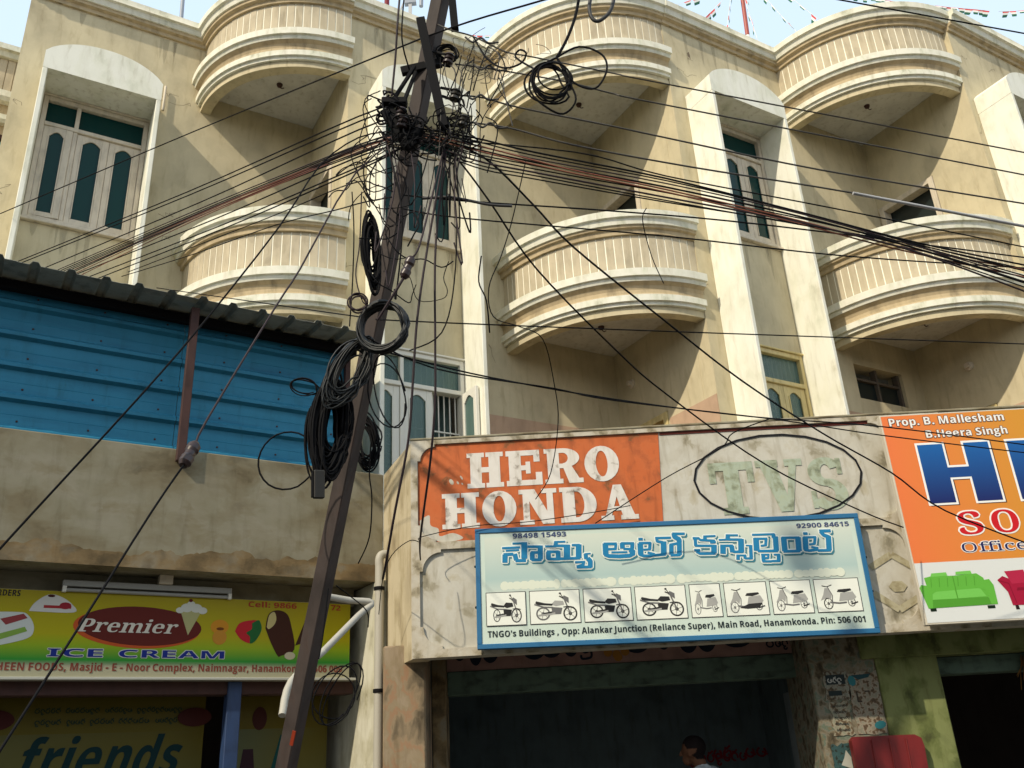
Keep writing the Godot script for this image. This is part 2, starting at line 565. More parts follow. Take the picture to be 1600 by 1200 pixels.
# a casement leaf with an arched light, in the plane x, y
func leaf(st: SurfaceTool, x0: float, x1: float, y0: float, y1: float, l0: float, l1: float, z0: float, z1: float, xf := Transform3D.IDENTITY) -> void:
	var yb := y0 + 0.055
	var ys := y1 - 0.115
	box(st, Vector3(x0, y0, z0), Vector3(l0, y1, z1), 0.004, xf)
	box(st, Vector3(l1, y0, z0), Vector3(x1, y1, z1), 0.004, xf)
	box(st, Vector3(l0, y0, z0 + 0.001), Vector3(l1, yb, z1 - 0.001), 0.0, xf)
	var p := PackedVector2Array([Vector2(l0, y1), Vector2(l0, ys), Vector2(l0 + 0.02, ys)])
	p.append_array(arch(l0 + 0.022, l1 - 0.022, ys + 0.008, 0.048))
	p.append_array(PackedVector2Array([Vector2(l1 - 0.02, ys), Vector2(l1, ys), Vector2(l1, y1)]))
	prism(st, p, z0 + 0.002, z1 - 0.002, xf)
	# bead round the light
	for e in [[l0, l0 + 0.012], [l1 - 0.012, l1]]:
		box(st, Vector3(e[0], yb, z1 - 0.004), Vector3(e[1], ys, z1 + 0.006), 0.0, xf)

# a window with transom lights over three leaves; c is its middle along the wall
func window(bld: Node3D, k: int, c: float, h0: float, hm: float, h1: float, fm: Material, gm: Material, open_right: bool, barred: bool, ajar: bool) -> void:
	var b: Dictionary = bays[k]
	var w := node("window", bld, P(b.x, 0, b.d), b.t)
	var x0 := c - 0.55
	var x1 := c + 0.55
	var xm := c - 0.185
	var f := new_st()
	box(f, Vector3(x0, h0, -0.09), Vector3(x0 + 0.05, h1, 0.012), 0.005)
	box(f, Vector3(x1 - 0.05, h0, -0.09), Vector3(x1, h1, 0.012), 0.005)
	box(f, Vector3(x0 + 0.05, h1 - 0.055, -0.09), Vector3(x1 - 0.05, h1, 0.012), 0.005)
	box(f, Vector3(x0 - 0.01, h1 + 0.001, -0.02), Vector3(x1 + 0.01, h1 + 0.022, 0.035), 0.004)
	box(f, Vector3(x0 + 0.05, hm - 0.025, -0.085), Vector3(x1 - 0.05, hm + 0.025, 0.02), 0.005)
	box(f, Vector3(xm - 0.022, hm + 0.025, -0.085), Vector3(xm + 0.022, h1 - 0.055, 0.008), 0.005)
	box(f, Vector3(xm - 0.022, h0 + 0.05, -0.085), Vector3(xm + 0.022, hm - 0.025, 0.008), 0.005)
	box(f, Vector3(x0 + 0.05, h0, -0.085), Vector3(x1 - 0.05, h0 + 0.05, 0.01), 0.004)
	box(f, Vector3(x0 - 0.03, h0 - 0.035, -0.02), Vector3(x1 + 0.03, h0 - 0.001, 0.05), 0.006)
	obj("frame", f, fm, w)
	for e in [[x0 + 0.05, xm - 0.022], [xm + 0.022, x1 - 0.05]]:
		var g := new_st()
		box(g, Vector3(e[0], hm + 0.025, -0.05), Vector3(e[1], h1 - 0.055, -0.042))
		obj("pane", g, gm, w)
	var xs := [[x0 + 0.052, xm - 0.024], [xm + 0.024, (xm + x1) / 2 - 0.014], [(xm + x1) / 2 - 0.011, x1 - 0.052]]
	for i in 3:
		var e: Array = xs[i]
		var l0: float = e[0] + 0.055
		var l1: float = e[1] - 0.07
		if i == 2:
			l0 = e[0] + 0.06
		var xf := Transform3D.IDENTITY
		if ajar and i == 0:
			xf = Transform3D(Basis(Vector3.UP, -0.06), Vector3(e[0], 0, 0.01)) * Transform3D(Basis.IDENTITY, Vector3(-e[0], 0, 0))
		if open_right and i == 2:
			xf = Transform3D(Basis(Vector3.UP, 1.6), Vector3(e[1] + 0.01, 0, 0.015)) * Transform3D(Basis.IDENTITY, Vector3(-e[1], 0, 0.03))
		var l := new_st()
		leaf(l, e[0], e[1], h0 + 0.052, hm - 0.028, l0, l1, -0.045, -0.005, xf)
		obj("shutter", l, fm, w)
		var g := new_st()
		var p := PackedVector2Array([Vector2(l0 - 0.01, h0 + 0.09), Vector2(l1 + 0.01, h0 + 0.09), Vector2(l1 + 0.01, hm - 0.07), Vector2(l0 - 0.01, hm - 0.07)])
		prism(g, p, -0.028, -0.022, xf)
		obj("pane", g, gm, w)
	if barred:
		var s := new_st()
		for i in 15:
			var x := lerpf(x0 + 0.09, x1 - 0.08, i / 14.0)
			box(s, Vector3(x - 0.006, h0, -0.082), Vector3(x + 0.006, h1, -0.072))
		for i in 18:
			var y := h0 + 0.06 + i * 0.105
			if y < h1:
				box(s, Vector3(x0, y - 0.008, -0.0715), Vector3(x1, y + 0.008, -0.060))
		obj("grille", s, M.frame_white, w)
		var cu := new_st()
		var cp := []
		for i in 40:
			cp.append(Vector2(lerpf(c + 0.02 if open_right else x0, x1, i / 39.0), -0.3 + 0.025 * sin(i * 1.9)))
		for i in 39:
			if open_right and i < 20:
				continue
			quad(cu, Vector3(cp[i].x, h0, cp[i].y), Vector3(cp[i + 1].x, h0, cp[i + 1].y), Vector3(cp[i + 1].x, h1, cp[i + 1].y), Vector3(cp[i].x, h1, cp[i].y))
		obj("curtain", cu, M.curtain, w)

func surround(bld: Node3D, k: int) -> void:
	var b: Dictionary = bays[k]
	var l: float = b.c - 0.605
	var r: float = b.c + 0.605
	var st := new_st()
	box(st, Vector3(l, 2.9, 0.0), Vector3(l + 0.05, 8.79, 0.44), 0.006)
	box(st, Vector3(r - 0.05, 2.9, 0.0), Vector3(r, 8.79, 0.44), 0.006)
	var p := PackedVector2Array([Vector2(l, 8.79), Vector2(l, 9.02)])
	for i in range(1, 20):
		var t := i / 20.0
		p.append(Vector2(lerpf(l, r, t), 9.02 + 0.245 * pow(maxf(0.0, 1.0 - pow(absf(2 * t - 1), 2.2)), 0.8)))
	p.append_array(PackedVector2Array([Vector2(r, 9.02), Vector2(r, 8.79)]))
	prism(st, p, 0.002, 0.439)
	var o := obj("window_surround", st, M.white, bld)
	o.position = P(b.x, 0, b.d)
	o.rotation.y = b.t

func band(parent: Node3D, called: String, prof: Array, m: Material, a: float, b: float) -> void:
	var st := new_st()
	sweep(st, prof, func(off): return ell(a, b, off))
	obj(called, st, m, parent)

func pf(rows: Array) -> Array:
	var out := []
	for r in rows:
		out.append(Vector2(r[0], r[1]))
	return out

func balcony(bld: Node3D, k: int, bottom: float, f0: float, f1: float, railed: bool) -> void:
	var b: Dictionary = bays[k]
	var n := node("balcony", bld, P(b.x, 0, b.d), b.t)
	var a: float = b.a
	var d: float = b.b
	var s := new_st()
	var poly := PackedVector2Array([Vector2(-0.004, 0.004)])
	var inner := ell(a - 0.11, d - 0.11, 0.0)
	poly.append(Vector2(-a + 0.11, 0.004))
	for q in inner:
		if q.y > 0.02 and q.x < -0.01:
			poly.append(q)
	poly.append(Vector2(-0.004, d - 0.11))
	var flip := Transform3D(Basis(Vector3(1, 0, 0), Vector3(0, 0, 1), Vector3(0, 1, 0)), Vector3.ZERO)
	prism(s, poly, bottom + 0.245, bottom + 0.36, flip)
	obj("slab", s, M.soffit, n)
	var bt := bottom
	var w := f0 - bottom   # height of the moulded base
	band(n, "fascia", pf([[0.0, bt], [0.0, bt + w * 0.17], [-0.10, bt + w * 0.17], [-0.12, bt + 0.3], [-0.12, bt]]), M.beige, a, d)
	band(n, "lower_band", pf([[-0.1, bt + w * 0.172], [0.035, bt + w * 0.172], [0.038, bt + w * 0.245], [0.066, bt + w * 0.255], [0.068, bt + w * 0.405], [-0.1, bt + w * 0.405]]), M.trim, a, d)
	band(n, "cove", pf([[-0.09, bt + w * 0.407], [0.052, bt + w * 0.407], [0.03, bt + w * 0.47], [0.028, bt + w * 0.56], [0.045, bt + w * 0.65], [0.085, bt + w * 0.715], [-0.09, bt + w * 0.715]]), M.cove, a, d)
	band(n, "upper_band", pf([[-0.1, bt + w * 0.717], [0.088, bt + w * 0.717], [0.098, bt + w * 0.77], [0.10, bt + w * 0.81], [0.128, bt + w * 0.82], [0.132, bt + w], [-0.1, bt + w]]), M.trim, a, d)
	band(n, "parapet", pf([[-0.10, f0 + 0.001], [-0.004, f0 + 0.001], [-0.004, f1], [-0.10, f1]]), M.joint, a, d)
	# panels between the white joints
	var fine := ell(a, d, 0.0, 240)
	var lens := [0.0]
	for i in 240:
		lens.append(lens[i] + fine[i].distance_to(fine[i + 1]))
	var total: float = lens[240]
	var count := int(round(total / 0.094))
	for i in count:
		var e := []
		for s2 in [(i + 0.0) / count * total + 0.0068, (i + 1.0) / count * total - 0.0068]:
			var j := 0
			while j < 239 and lens[j + 1] < s2:
				j += 1
			var q: Vector2 = fine[j].lerp(fine[j + 1], clampf((s2 - lens[j]) / (lens[j + 1] - lens[j]), 0, 1))
			e.append(q)
		var t: Vector2 = (e[1] - e[0]).normalized()
		var nn := Vector2(-t.y, t.x)
		var jit := rng.randf_range(-0.0015, 0.0015)
		var st := new_st()
		var c: Vector2 = (e[0] + e[1]) / 2
		var xf := Transform3D(Basis(Vector3(t.x, 0, t.y), Vector3.UP, Vector3(nn.x, 0, nn.y)), Vector3(c.x, 0, c.y))
		var hw: float = e[0].distance_to(e[1]) / 2
		box(st, Vector3(-hw, f0 + 0.002, -0.016), Vector3(hw, f1 - 0.001, 0.001 + jit), 0.0015, xf)
		obj("panel", st, M.panel if rng.randf() < 0.6 else M.panel2, n)
	if railed:
		var r := f1
		band(n, "rail_moulding", pf([[-0.1, r], [0.03, r], [0.035, r + 0.055], [0.065, r + 0.065], [0.07, r + 0.095], [-0.1, r + 0.095]]), M.cove, a, d)
		band(n, "rail", pf([[-0.11, r + 0.096], [0.088, r + 0.096], [0.095, r + 0.13], [0.10, r + 0.16], [0.13, r + 0.17], [0.135, r + 0.25], [-0.11, r + 0.25]]), M.trim, a, d)

func cornice_path(off: float, k: int) -> Array:
	var b: Dictionary = bays[k]
	var out := [Vector2(b.s, off)]
	out.append_array(ell(b.a, b.b, off, 30, off))
	return out

func build_block() -> void:
	for k in range(1, 4):
		var p: Dictionary = bays[k - 1]
		var b: Dictionary = bays[k]
		var up := Vector2(cos(p.t), sin(p.t))
		var np := Vector2(sin(p.t), -cos(p.t))
		var u := Vector2(cos(b.t), sin(b.t))
		var n := Vector2(sin(b.t), -cos(b.t))
		var o := Vector2(p.x, p.d)
		var q := Vector2(b.x, b.d)
		var m := (q - o).dot(n) / np.dot(n)
		p.m = m
		b.s = (o + np * m - q).dot(u)
	bays[3].m = 1.5
	var bld := thing("apartment_building", "beige three storey apartment block with round balconies and arched white window surrounds", "building")
	for k in 4:
		var b: Dictionary = bays[k]
		var at := P(b.x, 0, b.d)
		# window wall
		var st := new_st()
		var w0: float = b.c - 0.553
		var w1: float = b.c + 0.553
		box(st, Vector3(b.s + (0.0 if k == 0 else 0.003), 2.9, -0.2), Vector3(w0, 10.1, 0.0))
		if k == 2:
			box(st, Vector3(w1, 2.9, -0.2), Vector3(-1.21, 10.1, 0.0))
			box(st, Vector3(-1.21, 2.9, -0.2), Vector3(-0.36, 5.36, 0.0))
			box(st, Vector3(-1.21, 5.80, -0.2), Vector3(-0.36, 10.1, 0.0))
			box(st, Vector3(-0.36, 2.9, -0.2), Vector3(-0.0, 10.1, 0.0))
		else:
			box(st, Vector3(w1, 2.9, -0.2), Vector3(-0.0, 10.1, 0.0))
		box(st, Vector3(w0, 5.735, -0.2), Vector3(w1, 7.115, 0.0))
		box(st, Vector3(w0, 8.79, -0.2), Vector3(w1, 10.1, 0.0))
		var o := obj("window_wall", st, M.beige, bld)
		o.position = at
		o.rotation.y = b.t
		# wall that returns out of the notch, with the balcony doors
		st = new_st()
		var m: float = b.m
		box(st, Vector3(0.0, 2.9, -0.25), Vector3(0.2, 10.1, 0.02))
		box(st, Vector3(0.0, 2.9, 0.86), Vector3(0.2, 10.1, m - 0.2))
		box(st, Vector3(0.0, 5.16, 0.02), Vector3(0.2, 6.32, 0.86))
		box(st, Vector3(0.0, 8.31, 0.02), Vector3(0.2, 10.1, 0.86))
		o = obj("return_wall", st, M.beige, bld)
		o.position = at
		o.rotation.y = b.t
		# the pink dado of the first floor
		if k > 0:
			st = new_st()
			box(st, Vector3(-0.004, 2.9, 0.88), Vector3(0.0, 5.06, m - 0.004))
			box(st, Vector3(w1 + 0.06, 2.9, 0.0), Vector3(-0.008, 5.16, 0.004))
			o = obj("dado", st, M.pink, bld)
			o.position = at
			o.rotation.y = b.t
		for lv in [[6.32, 8.30], [2.95, 5.15]]:
			var door := node("door", bld, at, b.t)
			var fm: Material = M.frame if lv[0] > 5 else M.frame_yellow
			st = new_st()
			box(st, Vector3(-0.02, lv[0], 0.025), Vector3(0.12, lv[1], 0.095), 0.004)
			box(st, Vector3(-0.02, lv[0], 0.785), Vector3(0.12, lv[1], 0.855), 0.004)
			box(st, Vector3(-0.019, lv[1] - 0.075, 0.095), Vector3(0.119, lv[1], 0.785), 0.004)
			obj("frame", st, fm, door)
			st = new_st()
			box(st, Vector3(0.13, lv[0], 0.03), Vector3(0.16, lv[1] - 0.02, 0.85))
			obj("leaf", st, M.glass_black, door)
		surround(bld, k)
		window(bld, k, b.c, 7.155, 8.392, 8.765, M.frame, M.glass_dark, false, false, k == 0)
		if k > 0:
			window(bld, k, b.c, 3.05, 5.342, 5.73, M.frame_yellow if k == 2 else M.frame_white, M.glass_frost, k == 1, true, false)
		balcony(bld, k, 9.137, 9.607, 10.12, false)
		balcony(bld, k, 5.937, 6.4155, 6.90, true)
		# cornice along the wall and round the balcony
		st = new_st()
		sweep(st, pf([[-0.1, 10.10], [0.03, 10.10], [0.035, 10.145], [0.075, 10.16], [0.08, 10.20], [-0.1, 10.20]]), cornice_path.bind(k))
		o = obj("cornice_moulding", st, M.cove, bld)
		o.position = at
		o.rotation.y = b.t
		st = new_st()
		sweep(st, pf([[-0.1, 10.201], [0.10, 10.201], [0.112, 10.245], [0.118, 10.27], [0.15, 10.28], [0.155, 10.36], [-0.1, 10.36]]), cornice_path.bind(k))
		o = obj("cornice", st, M.trim, bld)
		o.position = at
		o.rotation.y = b.t
		# hairline cracks and rain marks on the plaster
		var p := new_print()
		var r := RandomNumberGenerator.new()
		r.seed = 500 + k
		for i in 6:
			var q := Vector2(r.randf_range(b.s + 0.1, -b.a - 0.1), r.randf_range(6.0, 9.9))
			if absf(q.x - b.c) < 0.66 and (q.y < 9.3):
				q.x = b.s + 0.12 if i % 2 == 0 else -b.a - 0.15
			var pts := [q]
			for j in r.randi_range(4, 8):
				q += Vector2(r.randf_range(-0.10, 0.06), r.randf_range(-0.07, 0.05))
				q.x = clampf(q.x, b.s + 0.03, b.c - 0.64 if q.x < b.c else -b.a - 0.03) if q.y < 9.3 else clampf(q.x, b.s + 0.03, -b.a - 0.05)
				pts.append(q)
			p.line("crack", M.crack, pts, 0.004, 0.0006)
		for i in 12:
			var x := r.randf_range(b.s + 0.05, -b.a - 0.05)
			var y := 10.08
			if i < 6:
				x = b.c + (r.randf_range(-0.54, 0.54))
				y = 7.11
			var l := r.randf_range(0.15, 0.6)
			var w := r.randf_range(0.012, 0.04)
			p.fill("rain_mark", M.rain, [Vector2(x - w, y), Vector2(x + w, y), Vector2(x + w * 0.6, y - l * 0.6), Vector2(x + w * 0.1, y - l), Vector2(x - w * 0.5, y - l * 0.7)], 0.001)
		var marks := node("weathering", bld, at, b.t)
		p.done(marks)
		for q in marks.get_children():
			q.set_meta("kind", "stuff")
		# hook in the ceiling of each round balcony
		for lv in [9.382, 6.182]:
			st = new_st()
			lathe(st, [Vector2(0.0, -0.035), Vector2(0.03, -0.03), Vector2(0.038, 0.0), Vector2(0.0, 0.0)], Vector3(-0.62, lv, 0.62), Vector3.UP, 10)
			tube(st, smooth_path([Vector3(-0.62, lv - 0.03, 0.62), Vector3(-0.60, lv - 0.06, 0.63), Vector3(-0.57, lv - 0.05, 0.64)]), 0.006)
			o = obj("ceiling_hook", st, M.rust, bld)
			o.position = at
			o.rotation.y = b.t
		if k == 1 or k == 2:
			var zz := 0.3 if k == 1 else 0.66
			var lamp := node("wall_lamp", bld, at + Vector3.ZERO, b.t)
			st = new_st()
			lathe(st, [Vector2(0.0, 0.0), Vector2(0.055, 0.0), Vector2(0.055, 0.02), Vector2(0.03, 0.03), Vector2(0.028, 0.07), Vector2(0.0, 0.07)], Vector3(0, 5.70, zz), Vector3(-1, 0, 0), 14)
			obj("holder", st, M.frame, lamp)
	# corner walls, back wall, floors and roof close the block
	var st := new_st()
	var b0: Dictionary = bays[0]
	box(st, Vector3(b0.s, 2.9, -6.0), Vector3(b0.s + 0.2, 10.35, -0.2))
	var o := obj("side_wall", st, M.beige, bld)
	o.position = P(b0.x, 0, b0.d)
	o.rotation.y = b0.t
	st = new_st()
	box(st, Vector3(-8.6, 2.9, -15.3), Vector3(14.0, 10.3, -15.1))
	obj("back_wall", st, M.beige, bld)
	st = new_st()
	box(st, Vector3(b0.s + 0.02, 10.0, -0.12), Vector3(b0.s + 0.2, 10.3, 0.02))
	for h in [[10.02, 10.14], [5.9, 6.05], [2.78, 2.9]]:
		var poly := PackedVector2Array()
		for k in 4:
			var b: Dictionary = bays[k]
			for e in [[b.s + 0.1, -0.1], [0.1, -0.1]]:
				poly.append(Vector2(b.x + e[0] * cos(b.t) + e[1] * sin(b.t), b.d + e[0] * sin(b.t) - e[1] * cos(b.t)))
		poly.append(Vector2(13.8, 10.0))
		poly.append(Vector2(13.8, 15.15))
		poly.append(Vector2(-8.6, 15.15))
		slab(st, poly, h[0], h[1])
	obj("floor_slab", st, M.soffit, bld)
	# dark ventilator high in the wall of the third bay
	var b2: Dictionary = bays[2]
	var v := node("window", bld, P(b2.x, 0, b2.d), b2.t)
	st = new_st()
	for e in [[-1.21, -1.17], [-0.80, -0.765], [-0.40, -0.36]]:
		box(st, Vector3(e[0], 5.36, -0.12), Vector3(e[1], 5.80, -0.04), 0.003)
	box(st, Vector3(-1.17, 5.62, -0.12), Vector3(-0.40, 5.65, -0.045), 0.003)
	obj("frame", st, M.frame_dark, v)
	for e in [[-1.17, -0.80], [-0.765, -0.40]]:
		st = new_st()
		box(st, Vector3(e[0], 5.36, -0.09), Vector3(e[1], 5.62, -0.085))
		obj("pane", st, M.glass_black, v)
	# overflow pipe beside the left window
	st = new_st()
	var q := P(b0.x, 0, b0.d)
	tube(st, PackedVector3Array([Vector3(-1.83, 8.98, 0.035), Vector3(-1.83, 9.34, 0.035)]), 0.016, 8)
	o = obj("overflow_pipe", st, M.frame, bld)
	o.position = q
	o.rotation.y = b0.t

func build_neighbour() -> void:
	var b: Dictionary = bays[0]
	var t := thing("neighbouring_building", "tan building with white bands set back beyond the block's left corner", "building", P(b.x, 0, b.d), b.t)
	var st := new_st()
	box(st, Vector3(-11.0, 2.9, -1.7), Vector3(-3.9, 10.35, -1.5))
	box(st, Vector3(-3.9, 9.15, -1.7), Vector3(-3.42, 10.35, -1.5))
	box(st, Vector3(-3.9, 2.9, -1.7), Vector3(-3.42, 7.9, -1.5))
	box(st, Vector3(-3.42, 2.9, -1.7), Vector3(-3.375, 10.35, -1.5))
	obj("wall", st, M.cove, t)
	var line := func(off): return [Vector2(-11.0, -1.5 + off), Vector2(-3.374, -1.5 + off)]
	for e in [["cornice", [[0.0, 10.30], [0.06, 10.30], [0.09, 10.36], [0.13, 10.37], [0.135, 10.45], [0.0, 10.45]]], ["upper_band", [[0.0, 9.60], [0.09, 9.60], [0.12, 9.65], [0.12, 9.74], [0.0, 9.74]]], ["lower_band", [[0.0, 9.28], [0.07, 9.28], [0.1, 9.32], [0.1, 9.39], [0.0, 9.39]]]]:
		st = new_st()
		sweep(st, pf(e[1]), line)
		obj(e[0], st, M.trim, t)
	for i in 24:
		st = new_st()
		box(st, Vector3(-3.475 - 0.094 * i, 9.742, -1.5), Vector3(-3.39 - 0.094 * i, 10.298, -1.486), 0.003)
		obj("panel", st, M.panel, t)
	var w := node("window", t, Vector3.ZERO)
	st = new_st()
	box(st, Vector3(-3.9, 9.09, -1.6), Vector3(-3.42, 9.15, -1.5))
	box(st, Vector3(-3.46, 7.9, -1.6), Vector3(-3.42, 9.09, -1.5))
	obj("frame", st, M.rust, w)
	st = new_st()
	box(st, Vector3(-3.9, 7.9, -1.58), Vector3(-3.46, 9.09, -1.57))
	obj("pane", st, M.glass_blue, w)

# ---------- the two shops ----------
const LT := 0.5678   # turn of the left shop's front
func left_at() -> Vector3:
	return P(-1.178, 0, 7.597)

func ragged(x0: float, x1: float, y0: float, y1: float, amp: float, n: int, seed_: int) -> PackedVector2Array:
	var f := FastNoiseLite.new()
	f.seed = seed_
	f.frequency = 1.6
	f.fractal_octaves = 6
	f.fractal_gain = 0.65
	var out := PackedVector2Array([Vector2(x0, y0), Vector2(x1, y0)])
	for i in n + 1:
		var x := lerpf(x1, x0, float(i) / n)
		out.append(Vector2(x, y1 + f.get_noise_1d(x) * amp * 2.2))
	return out

func build_left_shop() -> void:
	var t := thing("ice_cream_shop", "left shop with stained concrete parapet over a yellow and green signboard", "shop", left_at(), LT)
	var st := new_st()
	box(st, Vector3(-9.0, 3.1, -0.13), Vector3(-0.004, 4.05, 0.0), 0.008)
	obj("parapet", st, M.concrete, t)
	st = new_st()
	prism(st, ragged(-9.0, -0.006, 3.098, 3.235, 0.05, 420, 5), 0.0, 0.004)
	obj("exposed_render", st, M.stain, t)
	st = new_st()
	box(st, Vector3(-9.0, 3.101, -3.0), Vector3(-0.004, 3.2, -0.131))
	obj("soffit", st, M.concrete, t)
	st = new_st()
	box(st, Vector3(-9.0, 2.95, -0.5), Vector3(-0.12, 3.10, -0.36))
	obj("lintel", st, M.concrete, t)
	st = new_st()
	box(st, Vector3(-9.0, 2.235, -0.5), Vector3(-0.12, 2.345, -0.33), 0.006)
	obj("shutter_box", st, M.rust, t)
	st = new_st()
	box(st, Vector3(-1.155, 0.1, -0.42), Vector3(-1.048, 2.33, -0.31), 0.006)
	obj("post", st, M.post_blue, t)
	st = new_st()
	box(st, Vector3(-0.08, 0.0, -1.6), Vector3(0.10, 3.098, 0.10), 0.008)
	obj("pier", st, M.pier_white, t)
	st = new_st()
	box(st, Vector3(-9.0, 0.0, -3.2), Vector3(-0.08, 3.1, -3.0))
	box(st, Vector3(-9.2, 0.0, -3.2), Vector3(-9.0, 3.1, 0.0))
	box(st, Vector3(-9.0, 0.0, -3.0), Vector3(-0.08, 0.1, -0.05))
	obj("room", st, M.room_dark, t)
	# the shed on the terrace
	t = thing("blue_shed", "blue ribbed metal shed with dark corrugated roof on the terrace above the left shop", "shed", left_at(), LT)
	for e in [[-6.0, -1.752], [-1.748, -0.26]]:
		var prof := [Vector2(-0.34, 3.95)]
		prof.append(Vector2(-0.30, 3.95))
		var h := 4.13
		while h < 5.3:
			for q in [[-0.30, -0.03], [-0.255, -0.012], [-0.255, 0.018], [-0.30, 0.05], [-0.30, 0.13], [-0.298, 0.134], [-0.30, 0.138]]:
				if h + q[1] < 5.33:
					prof.append(Vector2(q[0], h + q[1]))
			h += 0.262
		prof.append(Vector2(-0.30, 5.34))
		prof.append(Vector2(-0.34, 5.34))
		st = new_st()
		for j in prof.size() - 1:
			var a: Vector2 = prof[j]
			var b: Vector2 = prof[j + 1]
			quad(st, Vector3(e[0], a.y, a.x), Vector3(e[1], a.y, a.x), Vector3(e[1], b.y, b.x), Vector3(e[0], b.y, b.x))
		obj("wall_sheet", st, M.blue_sheet, t)
	st = new_st()
	box(st, Vector3(-0.262, 3.95, -2.5), Vector3(-0.255, 5.4, -0.3))
	obj("side_sheet", st, M.blue_sheet, t)
	st = new_st()
	box(st, Vector3(-1.775, 3.94, 0.004), Vector3(-1.708, 5.29, 0.06), 0.004)
	obj("post", st, M.rust, t)
	st = new_st()
	box(st, Vector3(-0.29, 4.05, -0.29), Vector3(-0.24, 5.28, -0.24), 0.004)
	obj("post", st, M.rust, t)
	st = new_st()
	box(st, Vector3(-6.0, 5.27, -0.265), Vector3(-0.2, 5.345, -0.19), 0.004)
	box(st, Vector3(-6.0, 5.45, -1.6), Vector3(-0.2, 5.52, -1.5), 0.004)
	obj("purlin", st, M.iron, t)
	var x := -6.1
	var i := 0
	while x < -0.25:
		var x1 := minf(x + 0.76, -0.17)
		var row := []
		var u := x
		while u < x1 - 0.001:
			for q in [[0.0, 0.0], [0.085, 0.0], [0.105, 0.032], [0.145, 0.032], [0.165, 0.0]]:
				row.append(Vector2(minf(u + q[0], x1), q[1]))
			u += 0.2533
		row.append(Vector2(x1, 0.0))
		st = new_st()
		var lift := 0.004 * (i % 2)
		for j in row.size() - 1:
			var a: Vector2 = row[j]
			var b: Vector2 = row[j + 1]
			var y0 := 5.315 + lift
			var y1 := 5.62 + lift
			quad(st, Vector3(a.x, y0 + a.y, 0.17), Vector3(b.x, y0 + b.y, 0.17), Vector3(b.x, y1 + b.y, -2.5), Vector3(a.x, y1 + a.y, -2.5))
			quad(st, Vector3(a.x, y0 + a.y - 0.003, 0.17), Vector3(a.x, y1 + a.y - 0.003, -2.5), Vector3(b.x, y1 + b.y - 0.003, -2.5), Vector3(b.x, y0 + b.y - 0.003, 0.17))
			quad(st, Vector3(a.x, y0 + a.y - 0.003, 0.17), Vector3(b.x, y0 + b.y - 0.003, 0.17), Vector3(b.x, y0 + b.y, 0.17), Vector3(a.x, y0 + a.y, 0.17))
		obj("roof_sheet", st, M.roof_sheet, t)
		x += 0.752
		i += 1
	st = new_st()
	for h in [4.13, 4.392, 4.654, 4.916, 5.178]:
		for j in 12:
			box(st, Vector3(-5.9 + j * 0.5, h + 0.075, -0.302), Vector3(-5.885 + j * 0.5, h + 0.09, -0.293), 0.003)
	var sc := obj("screws", st, M.rust, t)
	sc.set_meta("kind", "stuff")
	# tube light under the soffit
	t = thing("tube_light", "unlit white tube light on a batten above the yellow signboard", "tube light", left_at(), LT)
	st = new_st()
	box(st, Vector3(-2.42, 2.985, -0.28), Vector3(-1.2, 3.03, -0.23), 0.004)
	obj("batten", st, M.tubelight, t)
	st = new_st()
	tube(st, PackedVector3Array([Vector3(-2.39, 2.958, -0.235), Vector3(-1.23, 2.958, -0.235)]), 0.014, 10)
	obj("tube", st, M.tubelight, t)
	for e in [-2.405, -1.215]:
		st = new_st()
		box(st, Vector3(e - 0.014, 2.94, -0.255), Vector3(e + 0.014, 2.985, -0.215), 0.003)
		obj("lamp_holder", st, M.frame_white, t)
	st = new_st()
	box(st, Vector3(-1.76, 3.03, -0.28), Vector3(-1.66, 3.10, -0.2), 0.003)
	obj("bracket", st, M.frame, t)
	# pipes between the shops
	t = thing("drain_pipe", "grey white drain pipe down the wall between the two shops", "pipe", left_at(), LT)
	st = new_st()
	tube(st, PackedVector3Array([Vector3(-0.10, 0.05, 0.145), Vector3(-0.10, 3.22, 0.145)]), 0.036, 12)
	tube(st, smooth_path([Vector3(-0.10, 3.2, 0.145), Vector3(-0.10, 3.26, 0.145), Vector3(-0.07, 3.30, 0.145), Vector3(0.04, 3.31, 0.145)]), 0.036, 12)
	obj("pipe", st, M.pipe_white, t)
	for h in [1.2, 2.2, 3.0]:
		st = new_st()
		lathe(st, [Vector2(0.036, 0.0), Vector2(0.045, 0.002), Vector2(0.045, 0.028), Vector2(0.036, 0.03)], Vector3(-0.10, h, 0.145), Vector3.UP, 12)
		obj("clamp", st, M.iron, t)

func notched(x0: float, y0: float, x1: float, y1: float, r: float, s: float) -> PackedVector2Array:
	var out := PackedVector2Array()
	var cs := [[x1, y1, 0.0], [x0, y1, PI / 2], [x0, y0, PI], [x1, y0, PI * 1.5]]
	for c in cs:
		var sx := -1.0 if c[0] == x1 else 1.0
		var sy := -1.0 if c[1] == y1 else 1.0
		var ctr := Vector2(c[0] + sx * (r + s), c[1] + sy * (r + s))
		var pts := []
		for i in 9:
			var a: float = c[2] + PI / 2 * i / 8
			pts.append(ctr + Vector2(cos(a), sin(a)) * r)
		# the little steps at both ends of the round corner
		var e0 := Vector2(ctr.x, c[1]) if (c[2] == PI / 2 or c[2] == PI * 1.5) else Vector2(c[0], ctr.y)
		var e1 := Vector2(c[0], ctr.y) if (c[2] == PI / 2 or c[2] == PI * 1.5) else Vector2(ctr.x, c[1])
		out.append(e0)
		out.append_array(PackedVector2Array(pts))
		out.append(e1)
	return out

